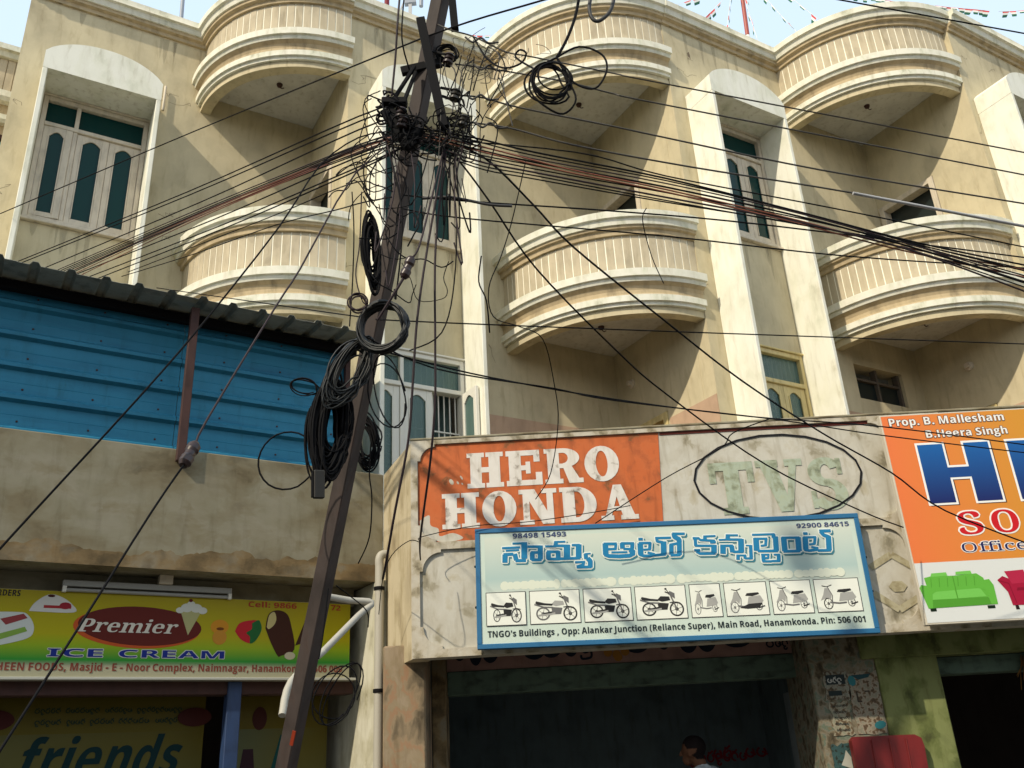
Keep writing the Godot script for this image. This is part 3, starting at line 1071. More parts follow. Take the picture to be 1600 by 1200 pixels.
# heavy slab letters from plain pieces, in a unit box
func slab_letter(p: Print, ch: String, x: float, y: float, w: float, h: float, m: Material, z: float) -> void:
	var rs := []
	var polys := []
	match ch:
		"H":
			rs = [[0.09, 0.0, 0.40, 1.0], [0.60, 0.0, 0.91, 1.0], [0.0, 0.0, 0.48, 0.13], [0.52, 0.0, 1.0, 0.13], [0.0, 0.87, 0.48, 1.0], [0.52, 0.87, 1.0, 1.0], [0.38, 0.43, 0.62, 0.58]]
		"E":
			rs = [[0.08, 0.0, 0.42, 1.0], [0.0, 0.85, 0.95, 1.0], [0.78, 0.66, 0.95, 1.0], [0.4, 0.43, 0.66, 0.57], [0.55, 0.33, 0.68, 0.67], [0.0, 0.0, 1.0, 0.15], [0.82, 0.0, 1.0, 0.36]]
		"N":
			rs = [[0.10, 0.0, 0.27, 1.0], [0.73, 0.0, 0.90, 1.0], [0.0, 0.0, 0.38, 0.13], [0.6, 0.87, 1.0, 1.0], [0.0, 0.87, 0.3, 1.0]]
			polys = [[[0.10, 1.0], [0.42, 1.0], [0.90, 0.0], [0.60, 0.0]]]
		"A":
			rs = [[0.0, 0.0, 0.34, 0.13], [0.52, 0.0, 1.0, 0.13], [0.25, 0.26, 0.7, 0.38]]
			polys = [[[0.08, 0.0], [0.24, 0.0], [0.50, 0.8], [0.46, 1.0], [0.38, 1.0]], [[0.38, 1.0], [0.60, 1.0], [0.94, 0.0], [0.60, 0.0]]]
		"T":
			rs = [[0.33, 0.0, 0.67, 1.0], [0.22, 0.0, 0.78, 0.13], [0.0, 0.84, 1.0, 1.0], [0.0, 0.6, 0.15, 1.0], [0.85, 0.6, 1.0, 1.0]]
		"V":
			rs = [[0.0, 0.87, 0.48, 1.0], [0.62, 0.87, 1.0, 1.0]]
			polys = [[[0.06, 1.0], [0.42, 1.0], [0.66, 0.0], [0.40, 0.0]], [[0.74, 1.0], [0.90, 1.0], [0.66, 0.0], [0.52, 0.0]]]
		"R":
			rs = [[0.08, 0.0, 0.40, 1.0], [0.0, 0.0, 0.48, 0.13], [0.0, 0.87, 0.5, 1.0], [0.40, 0.43, 0.56, 0.56]]
			polys = [[[0.48, 0.5], [0.72, 0.5], [0.98, 0.0], [0.64, 0.0]], [[0.80, 0.0], [1.02, 0.0], [1.02, 0.13], [0.8, 0.13]]]
		"D":
			rs = [[0.08, 0.0, 0.40, 1.0], [0.0, 0.0, 0.5, 0.13], [0.0, 0.87, 0.5, 1.0]]
	for r in rs:
		p.fill("lettering", m, rect(x + r[0] * w, y + r[1] * h, x + r[2] * w, y + r[3] * h), z)
	for q in polys:
		var v := PackedVector2Array()
		for e in q:
			v.append(Vector2(x + e[0] * w, y + e[1] * h))
		p.fill("lettering", m, v, z)
	var ringy := func(cx: float, cy: float, ox: float, oy: float, ix: float, iy: float, a0: float, a1: float):
		var n := 24
		p.lift += 0.00006
		for i in n:
			var a := lerpf(a0, a1, float(i) / n)
			var b := lerpf(a0, a1, float(i + 1) / n)
			quad(p.st("lettering", m), Vector3(x + (cx + cos(a) * ix) * w, y + (cy + sin(a) * iy) * h, z + p.lift), Vector3(x + (cx + cos(b) * ix) * w, y + (cy + sin(b) * iy) * h, z + p.lift), Vector3(x + (cx + cos(b) * ox) * w, y + (cy + sin(b) * oy) * h, z + p.lift), Vector3(x + (cx + cos(a) * ox) * w, y + (cy + sin(a) * oy) * h, z + p.lift))
	match ch:
		"O":
			ringy.call(0.5, 0.5, 0.5, 0.51, 0.17, 0.37, 0.0, TAU)
		"D":
			ringy.call(0.45, 0.5, 0.53, 0.5, 0.2, 0.37, -PI / 2, PI / 2)
		"R":
			ringy.call(0.5, 0.72, 0.45, 0.28, 0.14, 0.15, -PI / 2, PI / 2)
		"S":
			ringy.call(0.5, 0.72, 0.46, 0.28, 0.13, 0.14, 0.35, PI * 1.5)
			ringy.call(0.5, 0.28, 0.48, 0.30, 0.15, 0.14, -PI + 0.35, PI / 2)
			p.fill("lettering", m, rect(x + 0.8 * w, y + 0.66 * h, x + 0.93 * w, y + 0.97 * h), z)
			p.fill("lettering", m, rect(x + 0.04 * w, y + 0.03 * h, x + 0.17 * w, y + 0.36 * h), z)

func slab_word(p: Print, text: String, x0: float, y0: float, x1: float, y1: float, m: Material, z: float, widths: Array) -> void:
	var total := 0.0
	for w in widths:
		total += w
	var gap := 0.022
	var k := (x1 - x0 - gap * (text.length() - 1)) / total
	var x := x0
	for i in text.length():
		slab_letter(p, text[i], x, y0, widths[i] * k, y1 - y0, m, z)
		x += widths[i] * k + gap

# loose cursive strokes in the manner of the hand-painted local script
func scribble(p: Print, called: String, m: Material, x0: float, y0: float, x1: float, h: float, w: float, z: float, seed_: int, gaps: Array) -> void:
	var r := RandomNumberGenerator.new()
	r.seed = seed_
	var x := x0
	while x < x1:
		var cw := h * r.randf_range(0.75, 1.1)
		var skip := false
		for g in gaps:
			if x > g[0] and x < g[1]:
				skip = true
		if not skip:
			var k := r.randi_range(0, 3)
			var c := Vector2(x + cw * 0.45, y0 + h * 0.36)
			p.ring(called, m, c, cw * 0.36, h * 0.34, w, z, -0.4 if k < 2 else PI * 0.6, PI * 1.6 if k < 2 else PI * 2.3)
			if k % 2 == 0:
				p.line(called, m, [Vector2(x + cw * 0.2, y0 + h * 0.86), Vector2(x + cw * 0.45, y0 + h * 0.76), Vector2(x + cw * 0.8, y0 + h * 1.0)], w, z)
			if k == 1:
				p.ring(called, m, c + Vector2(0, -h * 0.52), cw * 0.2, h * 0.16, w, z, PI * 0.5, PI * 2.1)
			if k == 3:
				p.line(called, m, [Vector2(x + cw * 0.5, y0 + h * 0.4), Vector2(x + cw * 0.95, y0 + h * 0.15)], w, z)
		x += cw

func build_right_shop() -> void:
	var t := thing("shop_building", "grey shop front with hand painted orange and white fascia under the round balconies", "shop")
	var st := new_st()
	slab(st, PackedVector2Array([Vector2(-0.838, 6.8), Vector2(6.5, 6.8), Vector2(6.5, 6.93), Vector2(-0.838, 6.93)]), 2.37, 4.05)
	obj("fascia", st, M.grey_wall, t)
	# raised border with notched corners round the painted fields
	var up := notched(-0.786, 3.222, 2.965, 4.018, 0.115, 0.022)
	var lo := notched(-0.775, 2.43, 2.93, 3.165, 0.14, 0.022)
	for e in [[-0.84, 1.1], [1.1, 3.4]]:
		st = new_st()
		var outer := rect(e[0], 2.37, e[1], 4.055)
		for q in Geometry2D.clip_polygons(outer, up):
			for q2 in Geometry2D.clip_polygons(q, lo):
				if not Geometry2D.is_polygon_clockwise(q2):
					prism(st, q2, -6.799, -6.776)
		obj("border", st, M.border, t)
	st = new_st()
	box(st, Vector3(-0.845, 4.05, -6.95), Vector3(6.5, 4.075, -6.77), 0.008)
	obj("coping", st, M.concrete, t)
	st = new_st()
	for q in Geometry2D.intersect_polygons(notched(-0.783, 3.225, 3.4, 4.015, 0.115, 0.022), PackedVector2Array([Vector2(-0.9, 3.1), Vector2(1.095, 3.1), Vector2(1.155, 4.1), Vector2(-0.9, 4.1)])):
		prism(st, q, -6.7985, -6.7945)
	obj("painted_field", st, M.orange, t)
	# bare plaster where the orange paint has fallen off
	st = new_st()
	var pp := curve2([Vector2(-0.775, 3.40), Vector2(-0.70, 3.44), Vector2(-0.69, 3.36), Vector2(-0.63, 3.33), Vector2(-0.62, 3.27), Vector2(-0.52, 3.29), Vector2(-0.44, 3.25), Vector2(-0.5, 3.228), Vector2(-0.63, 3.23), Vector2(-0.765, 3.30)], 4)
	prism(st, pp, -6.7942, -6.7938)
	obj("bare_plaster", st, M.grey_wall, t)
	for q in [[-0.52, 3.70, 0.016, 0.026], [-0.47, 3.69, 0.008, 0.014], [-0.44, 3.73, 0.007, 0.02], [-0.435, 3.68, 0.006, 0.01]]:
		st = new_st()
		prism(st, oval(Vector2(q[0], q[1]), q[2], q[3], 9, 0.5), -6.7942, -6.7938)
		obj("bare_plaster", st, M.grey_wall, t)
	st = new_st()
	box(st, Vector3(1.16, 3.995, -6.7985), Vector3(2.945, 4.016, -6.793))
	obj("painted_line", st, ink(0.14, 0.03, 0.02), t)
	var p := new_print()
	slab_word(p, "HERO", -0.394, 3.638, 0.812, 3.928, M.letter_white, -6.7925, [1.0, 0.98, 1.02, 0.95])
	slab_word(p, "HONDA", -0.598, 3.322, 0.925, 3.603, M.letter_white, -6.7925, [1.0, 0.92, 1.02, 1.0, 1.0])
	slab_word(p, "TVS", 1.505, 3.315, 2.57, 3.735, M.faded_green, -6.7975, [1.0, 1.05, 0.86])
	p.ring("painted_oval", ink(0.012, 0.012, 0.014), Vector2(2.043, 3.60), 0.656, 0.345, 0.017, -6.796)
	# faint hexagon emblem
	var hx := []
	for q in [[2.79, 2.94], [2.955, 2.82], [2.945, 2.62], [2.765, 2.53], [2.60, 2.66], [2.615, 2.85]]:
		hx.append(Vector2(q[0], q[1]))
	for i in 6:
		if i != 1 and i != 4:
			p.line("emblem", M.faded_yellow, [hx[i], hx[(i + 1) % 6]], 0.05, -6.7975)
	p.fill("emblem", M.faded_yellow, oval(Vector2(2.79, 2.70), 0.07, 0.045, 6), -6.7975)
	p.done(t)
	# side wall running back to the left shop
	st = new_st()
	slab(st, PackedVector2Array([Vector2(-0.842, 6.802), Vector2(-1.180, 7.60), Vector2(-1.06, 7.66), Vector2(-0.72, 6.93), Vector2(-0.80, 6.802)]), 2.368, 4.047)
	obj("side_wall", st, M.yellow_wall, t)
	st = new_st()
	slab(st, PackedVector2Array([Vector2(-0.80, 6.94), Vector2(6.5, 6.94), Vector2(6.5, 11.0), Vector2(-3.0, 11.0), Vector2(-1.1, 7.7)]), 2.9, 3.04)
	slab(st, PackedVector2Array([Vector2(-0.80, 6.935), Vector2(6.5, 6.935), Vector2(6.5, 7.62), Vector2(-1.07, 7.62)]), 2.50, 2.56)
	obj("soffit", st, M.stain, t)
	st = new_st()
	box(st, Vector3(-1.085, 0.0, -7.42), Vector3(-0.767, 2.5, -7.0), 0.012)
	obj("column", st, M.brick_paint, t)
	st = new_st()
	box(st, Vector3(-0.767, 0.0, -7.7), Vector3(-0.655, 2.5, -7.44), 0.006)
	obj("door_jamb", st, M.stain, t)
	st = new_st()
	box(st, Vector3(-0.655, 2.345, -7.75), Vector3(2.2, 2.5, -7.6))
	obj("sign_band", st, M.lintel_pink, t)
	st = new_st()
	box(st, Vector3(-0.655, 2.16, -7.75), Vector3(2.2, 2.344, -7.588), 0.006)
	obj("lintel", st, M.lintel_green, t)
	p = new_print()
	var dk := ink(0.012, 0.02, 0.035)
	for e in [[-0.55, 0.05, 0.05], [-0.42, 0.055, 0.08], [-0.30, 0.07, 0.07], [-0.12, 0.06, 0.04], [0.06, 0.1, 0.065], [0.2, 0.09, 0.06], [0.36, 0.06, 0.06], [0.9, 0.11, 0.06], [1.12, 0.05, 0.05], [1.32, 0.08, 0.075], [1.47, 0.08, 0.075], [1.72, 0.13, 0.06]]:
		var bowl := PackedVector2Array()
		for i in 13:
			var a := PI + PI * i / 12
			bowl.append(Vector2(e[0] + cos(a) * e[1], 2.498 + sin(a) * e[2] * 1.45))
		p.fill("lettering", dk, bowl, -7.598)
	p.line("lettering", dk, curve2([Vector2(0.44, 2.49), Vector2(0.47, 2.44), Vector2(0.52, 2.45), Vector2(0.52, 2.40), Vector2(0.45, 2.39), Vector2(0.44, 2.42)]), 0.018, -7.598)
	for q in [[0.66, 2.43], [0.73, 2.41], [0.80, 2.43], [0.74, 2.39]]:
		p.fill("lettering", ink(0.35, 0.16, 0.03), oval(Vector2(q[0], q[1]), 0.035, 0.035, 12), -7.598)
	scribble(p, "lettering", dk, 1.95, 2.40, 2.12, 0.07, 0.012, -7.598, 4, [])
	p.done(t)
	# pillar with torn posters, and the green wall beside it
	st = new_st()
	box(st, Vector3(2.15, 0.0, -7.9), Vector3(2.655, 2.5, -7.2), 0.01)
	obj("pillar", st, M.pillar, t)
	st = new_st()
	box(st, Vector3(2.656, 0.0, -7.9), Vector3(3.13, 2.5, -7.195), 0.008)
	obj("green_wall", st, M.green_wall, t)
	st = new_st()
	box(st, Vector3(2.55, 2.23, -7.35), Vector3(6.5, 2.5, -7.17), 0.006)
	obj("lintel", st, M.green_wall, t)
	st = new_st()
	box(st, Vector3(3.14, 2.10, -7.6), Vector3(6.5, 2.23, -7.36), 0.006)
	obj("shutter_box", st, M.lintel_green, t)
	# rooms
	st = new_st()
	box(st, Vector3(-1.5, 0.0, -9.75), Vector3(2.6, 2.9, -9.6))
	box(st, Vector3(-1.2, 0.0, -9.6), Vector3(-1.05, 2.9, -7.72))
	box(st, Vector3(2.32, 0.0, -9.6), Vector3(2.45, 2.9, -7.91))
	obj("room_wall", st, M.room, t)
	st = new_st()
	box(st, Vector3(-1.05, 0.0, -9.6), Vector3(6.5, 0.1, -6.9))
	obj("room_floor", st, M.paving, t)
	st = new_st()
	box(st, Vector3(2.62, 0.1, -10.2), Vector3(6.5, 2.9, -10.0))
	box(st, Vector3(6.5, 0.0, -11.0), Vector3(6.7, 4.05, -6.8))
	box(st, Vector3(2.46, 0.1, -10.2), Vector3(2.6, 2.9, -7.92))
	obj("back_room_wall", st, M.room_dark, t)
	p = new_print()
	var rd := ink(0.22, 0.012, 0.02)
	scribble(p, "lettering", rd, 1.52, 1.56, 2.05, 0.10, 0.016, -9.594, 12, [])
	scribble(p, "lettering", rd, 1.78, 1.585, 2.30, 0.115, 0.018, -9.592, 17, [[1.96, 2.0]])
	p.done(t)
	st = new_st()
	box(st, Vector3(2.225, 0.1, -8.35), Vector3(2.262, 2.085, -7.66), 0.005)
	obj("door_leaf", st, M.shutter_grey, t)
	# street
	st = new_st()
	box(st, Vector3(-60, -0.2, -20.0), Vector3(60, 0.0, 60.0))
	var g := obj("road", st, M.asphalt)
	g.set_meta("kind", "structure")
	st = new_st()
	box(st, Vector3(-60, 0.004, -6.8), Vector3(60, 0.12, -4.0), 0.02)
	g = obj("pavement", st, M.paving)
	g.set_meta("kind", "structure")

# plain houses added across the street, unseen behind the camera; they close the street and keep low sky off the shops
func build_far_side() -> void:
	var x := -34.0
	var k := 0
	var cols := [lin(0.45, 0.38, 0.28), lin(0.40, 0.40, 0.38), lin(0.50, 0.42, 0.36)]
	for w in [12.0, 10.5, 13.0, 11.0, 12.5, 10.0]:
		var h: float = [6.6, 5.9, 6.9, 6.3, 6.7, 6.1][k]
		var name_: String = ["plain tan two storey house", "low grey two storey house, the lowest of its row", "pinkish two storey house, the tallest of its row", "tan two storey house in the middle of the row", "tall grey two storey house", "pinkish two storey house at the end of the row"][k]
		var t := thing("added_street_house", "%s across the street, added out of view to block low sky light" % name_, "house", Vector3(x, 0, 11.0), 0.0, "added unseen houses across the street")
		var m := plain(cols[k % 3], 0.9)
		var st := new_st()
		box(st, Vector3(0, 0, 0), Vector3(w - 0.2, h, 8.0), 0.05)
		obj("wall", st, m, t)
		st = new_st()
		box(st, Vector3(-0.05, h, -0.15), Vector3(w - 0.15, h + 0.3, 8.1), 0.03)
		obj("parapet", st, M.concrete, t)
		for f in 1:
			for i in 3:
				var wn := node("window", t, Vector3(1.6 + i * w * 0.3, 3.6, 0))
				st = new_st()
				box(st, Vector3(-0.1, -0.1, -0.08), Vector3(1.5, 1.5, -0.01), 0.01)
				obj("frame", st, M.frame_white, wn)
				st = new_st()
				box(st, Vector3(0, 0, -0.10), Vector3(1.4, 1.4, -0.081))
				obj("pane", st, M.glass_black, wn)
		st = new_st()
		box(st, Vector3(1.0, 0.1, -0.06), Vector3(w - 1.2, 2.6, -0.01), 0.01)
		obj("shutter", st, M.shutter_grey, t)
		x += w
		k += 1

# ---------- signboards ----------
func grad(st: SurfaceTool, x0: float, y0: float, x1: float, y1: float, z: float, bl: Color, br: Color, tr: Color, tl: Color) -> void:
	var vs := [[x0, y0, bl], [x1, y0, br], [x1, y1, tr], [x0, y1, tl]]
	for i in [0, 2, 1, 0, 3, 2]:
		st.set_color(vs[i][2])
		st.add_vertex(Vector3(vs[i][0], vs[i][1], z))

func vc_mat(rough := 0.4) -> StandardMaterial3D:
	var m := plain(Color.WHITE, rough)
	m.vertex_color_use_as_albedo = true
	m.metallic_specular = 0.3
	return m

# a rim round words: the same words set a little to every side
func edge(parent: Node, text: String, f: Font, m: Material, x0: float, y0: float, x1: float, y1: float, z: float, w: float) -> void:
	for k in 6:
		var d := Vector2(w, 0).rotated(TAU * k / 6)
		words(parent, text, f, m, x0 + d.x, y0 + d.y, x1 + d.x, y1 + d.y, z + k * 0.00012, 0.0, "lettering_edge")

# the big blue word, stroke by stroke: width, then points
func blue_strokes() -> Array:
	var g := []
	g.append([0.0168, Vector2(0.202, 0.729), Vector2(0.339, 0.730)])
	g.append([0.0144, Vector2(0.229, 0.709), Vector2(0.329, 0.710)])
	g.append([0.0156, Vector2(0.282, 0.761), Vector2(0.371, 0.760)])
	g.append([0.0455, Vector2(0.371, 0.768), Vector2(0.366, 0.643)])
	g.append([0.0383, Vector2(0.220, 0.619), Vector2(0.223, 0.680)])
	g.append([0.0227, Vector2(0.211, 0.680), Vector2(0.285, 0.681)])
	g.append([0.0347, Vector2(0.296, 0.683), Vector2(0.305, 0.635)])
	g.append([0.0227, Vector2(0.299, 0.631), Vector2(0.378, 0.629)])
	g.append([0.0191, Vector2(0.394, 0.733), Vector2(0.497, 0.729)])
	g.append([0.0383, Vector2(0.490, 0.738), Vector2(0.486, 0.632)])
	g.append([0.0215, Vector2(0.495, 0.630), Vector2(0.419, 0.632)])
	g.append([0.0359, Vector2(0.425, 0.630), Vector2(0.428, 0.688)])
	g.append([0.0203, Vector2(0.417, 0.688), Vector2(0.470, 0.686)])
	g.append([0.0156, Vector2(0.527, 0.729), Vector2(0.609, 0.726)])
	g.append([0.0299, Vector2(0.603, 0.725), Vector2(0.611, 0.760)])
	g.append([0.0144, Vector2(0.597, 0.760), Vector2(0.681, 0.759)])
	g.append([0.0203, Vector2(0.606, 0.731), Vector2(0.703, 0.726)])
	g.append([0.0479, Vector2(0.691, 0.736), Vector2(0.685, 0.632)])
	g.append([0.0203, Vector2(0.700, 0.631), Vector2(0.607, 0.631)])
	g.append([0.0359, Vector2(0.547, 0.632), Vector2(0.549, 0.687)])
	g.append([0.0203, Vector2(0.537, 0.689), Vector2(0.631, 0.684)])
	g.append([0.0359, Vector2(0.622, 0.690), Vector2(0.620, 0.632)])
	g.append([0.0203, Vector2(0.537, 0.634), Vector2(0.631, 0.629)])
	g.append([0.0180, Vector2(0.728, 0.730), Vector2(0.788, 0.729)])
	g.append([0.0431, Vector2(0.779, 0.734), Vector2(0.773, 0.631)])
	g.append([0.0203, Vector2(0.785, 0.630), Vector2(0.691, 0.631)])
	g.append([0.0299, Vector2(0.826, 0.660), Vector2(0.828, 0.621)])
	g.append([0.0120, Vector2(0.818, 0.659), Vector2(0.865, 0.661)])
	g.append([0.0359, Vector2(0.839, 0.626), Vector2(0.858, 0.604), Vector2(0.854, 0.557)])
	g.append([0.0203, Vector2(0.864, 0.561), Vector2(0.753, 0.563)])
	g.append([0.0215, Vector2(0.753, 0.565), Vector2(0.802, 0.578), Vector2(0.810, 0.603)])
	g.append([0.0168, Vector2(0.743, 0.600), Vector2(0.819, 0.600)])
	g.append([0.0419, Vector2(0.980, 0.732), Vector2(0.977, 0.647)])
	g.append([0.0215, Vector2(0.967, 0.729), Vector2(1.066, 0.726)])
	g.append([0.0203, Vector2(1.059, 0.726), Vector2(1.051, 0.682)])
	g.append([0.0180, Vector2(0.991, 0.688), Vector2(1.059, 0.688)])
	g.append([0.0287, Vector2(0.967, 0.651), Vector2(0.999, 0.637), Vector2(1.077, 0.631), Vector2(1.156, 0.633), Vector2(1.187, 0.648)])
	g.append([0.0383, Vector2(1.176, 0.636), Vector2(1.181, 0.675)])
	g.append([0.0359, Vector2(1.106, 0.731), Vector2(1.106, 0.688)])
	g.append([0.0191, Vector2(1.098, 0.728), Vector2(1.196, 0.724)])
	g.append([0.0299, Vector2(1.184, 0.727), Vector2(1.178, 0.688)])
	g.append([0.0180, Vector2(1.112, 0.686), Vector2(1.190, 0.680)])
	g.append([0.0359, Vector2(1.160, 0.676), Vector2(1.182, 0.657)])
	g.append([0.0144, Vector2(1.020, 0.663), Vector2(1.140, 0.660)])
	g.append([0.0203, Vector2(1.231, 0.754), Vector2(1.264, 0.753)])
	g.append([0.0419, Vector2(1.241, 0.722), Vector2(1.238, 0.636)])
	g.append([0.0180, Vector2(1.231, 0.725), Vector2(1.324, 0.721)])
	g.append([0.0239, Vector2(1.316, 0.725), Vector2(1.308, 0.675)])
	g.append([0.0156, Vector2(1.262, 0.673), Vector2(1.317, 0.674)])
	g.append([0.0215, Vector2(1.226, 0.640), Vector2(1.258, 0.627), Vector2(1.306, 0.624), Vector2(1.340, 0.633)])
	g.append([0.0180, Vector2(1.358, 0.757), Vector2(1.477, 0.755)])
	g.append([0.0215, Vector2(1.368, 0.762), Vector2(1.370, 0.732), Vector2(1.412, 0.722)])
	g.append([0.0431, Vector2(1.418, 0.730), Vector2(1.410, 0.632)])
	g.append([0.0203, Vector2(1.424, 0.632), Vector2(1.339, 0.628)])
	g.append([0.0180, Vector2(1.290, 0.651), Vector2(1.343, 0.635)])
	g.append([0.0191, Vector2(1.489, 0.785), Vector2(1.583, 0.781)])
	g.append([0.0359, Vector2(1.501, 0.788), Vector2(1.504, 0.760), Vector2(1.537, 0.740), Vector2(1.526, 0.624)])
	g.append([0.0203, Vector2(1.535, 0.623), Vector2(1.459, 0.623)])
	g.append([0.0335, Vector2(1.466, 0.627), Vector2(1.474, 0.703)])
	g.append([0.0191, Vector2(1.462, 0.701), Vector2(1.520, 0.710)])
	g.append([0.0180, Vector2(1.639, 0.744), Vector2(1.683, 0.742), Vector2(1.695, 0.728), Vector2(1.803, 0.718)])
	g.append([0.0153, Vector2(1.721, 0.754), Vector2(1.812, 0.754)])
	g.append([0.0269, Vector2(1.733, 0.757), Vector2(1.729, 0.725)])
	g.append([0.0242, Vector2(1.657, 0.737), Vector2(1.655, 0.684)])
	g.append([0.0153, Vector2(1.796, 0.722), Vector2(1.804, 0.705), Vector2(1.765, 0.706)])
	g.append([0.0180, Vector2(1.649, 0.687), Vector2(1.795, 0.680)])
	g.append([0.0413, Vector2(1.792, 0.688), Vector2(1.784, 0.626)])
	g.append([0.0206, Vector2(1.795, 0.623), Vector2(1.680, 0.626), Vector2(1.655, 0.643)])
	g.append([0.0189, Vector2(1.640, 0.653), Vector2(1.685, 0.651)])
	g.append([0.0135, Vector2(1.832, 0.723), Vector2(1.901, 0.723)])
	g.append([0.0314, Vector2(1.898, 0.722), Vector2(1.906, 0.761)])
	g.append([0.0153, Vector2(1.891, 0.756), Vector2(1.981, 0.752)])
	g.append([0.0180, Vector2(1.901, 0.724), Vector2(2.005, 0.718)])
	g.append([0.0431, Vector2(1.999, 0.725), Vector2(1.988, 0.624)])
	g.append([0.0197, Vector2(2.003, 0.626), Vector2(1.927, 0.629)])
	g.append([0.0359, Vector2(1.923, 0.625), Vector2(1.922, 0.675)])
	g.append([0.0180, Vector2(1.933, 0.675), Vector2(1.845, 0.678)])
	g.append([0.0413, Vector2(1.859, 0.685), Vector2(1.851, 0.617)])
	g.append([0.0108, Vector2(2.028, 0.672), Vector2(2.068, 0.670)])
	g.append([0.0260, Vector2(2.064, 0.675), Vector2(2.055, 0.572)])
	g.append([0.0153, Vector2(2.066, 0.574), Vector2(2.007, 0.576)])
	g.append([0.0224, Vector2(2.009, 0.574), Vector2(2.012, 0.602)])
	g.append([0.0135, Vector2(2.020, 0.598), Vector2(1.950, 0.601)])
	g.append([0.0260, Vector2(1.961, 0.605), Vector2(1.956, 0.567)])
	g.append([0.0157, Vector2(2.086, 0.751), Vector2(2.256, 0.749)])
	g.append([0.0303, Vector2(2.247, 0.752), Vector2(2.244, 0.721)])
	g.append([0.0404, Vector2(2.259, 0.732), Vector2(2.250, 0.623)])
	g.append([0.0202, Vector2(2.262, 0.622), Vector2(2.111, 0.627)])
	g.append([0.0426, Vector2(2.112, 0.726), Vector2(2.104, 0.629)])
	g.append([0.0168, Vector2(2.099, 0.721), Vector2(2.197, 0.717)])
	g.append([0.0213, Vector2(2.188, 0.721), Vector2(2.175, 0.665)])
	g.append([0.0157, Vector2(2.139, 0.665), Vector2(2.183, 0.668)])
	g.append([0.0281, Vector2(2.147, 0.601), Vector2(2.144, 0.548)])
	g.append([0.0135, Vector2(2.132, 0.599), Vector2(2.195, 0.597)])
	g.append([0.0157, Vector2(2.185, 0.599), Vector2(2.182, 0.572), Vector2(2.153, 0.571)])
	g.append([0.0168, Vector2(2.134, 0.549), Vector2(2.203, 0.546)])
	g.append([0.0281, Vector2(2.262, 0.597), Vector2(2.256, 0.545)])
	g.append([0.0135, Vector2(2.225, 0.595), Vector2(2.272, 0.594)])
	g.append([0.0168, Vector2(2.267, 0.546), Vector2(2.203, 0.548)])
	g.append([0.0426, Vector2(2.319, 0.723), Vector2(2.313, 0.617)])
	g.append([0.0426, Vector2(2.426, 0.719), Vector2(2.418, 0.614)])
	g.append([0.0180, Vector2(2.305, 0.719), Vector2(2.438, 0.715)])
	g.append([0.0202, Vector2(2.301, 0.616), Vector2(2.427, 0.614)])
	g.append([0.0202, Vector2(2.470, 0.744), Vector2(2.503, 0.743)])
	g.append([0.0404, Vector2(2.480, 0.717), Vector2(2.470, 0.620)])
	g.append([0.0168, Vector2(2.466, 0.715), Vector2(2.562, 0.713)])
	g.append([0.0213, Vector2(2.555, 0.716), Vector2(2.541, 0.664)])
	g.append([0.0157, Vector2(2.500, 0.660), Vector2(2.548, 0.664)])
	g.append([0.0202, Vector2(2.457, 0.622), Vector2(2.498, 0.614), Vector2(2.558, 0.620)])
	g.append([0.0236, Vector2(2.593, 0.758), Vector2(2.679, 0.757)])
	g.append([0.0281, Vector2(2.601, 0.755), Vector2(2.621, 0.726), Vector2(2.661, 0.709)])
	g.append([0.0404, Vector2(2.654, 0.718), Vector2(2.642, 0.612)])
	g.append([0.0202, Vector2(2.655, 0.610), Vector2(2.556, 0.612)])
	g.append([0.0157, Vector2(2.513, 0.641), Vector2(2.565, 0.630)])
	return g

func blue_word(p: Print, m: Material, grow: float, z: float, dx: float, dy: float, called: String) -> void:
	for g in blue_strokes():
		var pts := PackedVector2Array()
		for q in g.slice(1):
			pts.append(q + Vector2(dx, dy))
		for e in Geometry2D.offset_polyline(pts, g[0] / 2, Geometry2D.JOIN_ROUND, Geometry2D.END_BUTT):
			if grow <= 0.0:
				p.fill(called, m, e, z)
			else:
				for f in Geometry2D.offset_polygon(e, grow, Geometry2D.JOIN_ROUND):
					p.fill(called, m, f, z)

func wheel(p: Print, c: Vector2, rx: float, ry: float, m: Material, z: float) -> void:
	p.ring("picture", m, c, rx, ry, rx * 0.24, z)
	p.ring("picture", m, c, rx * 0.2, ry * 0.2, rx * 0.16, z)
	for k in 3:
		var d := Vector2(cos(k * 1.05 + 0.3) * rx, sin(k * 1.05 + 0.3) * ry)
		p.line("picture", m, [c - d * 0.9, c + d * 0.9], rx * 0.06, z)

func poly(box_: Array, pts: Array) -> PackedVector2Array:
	var out := PackedVector2Array()
	for q in pts:
		out.append(Vector2(lerpf(box_[0], box_[2], q[0]), lerpf(box_[1], box_[3], q[1])))
	return out

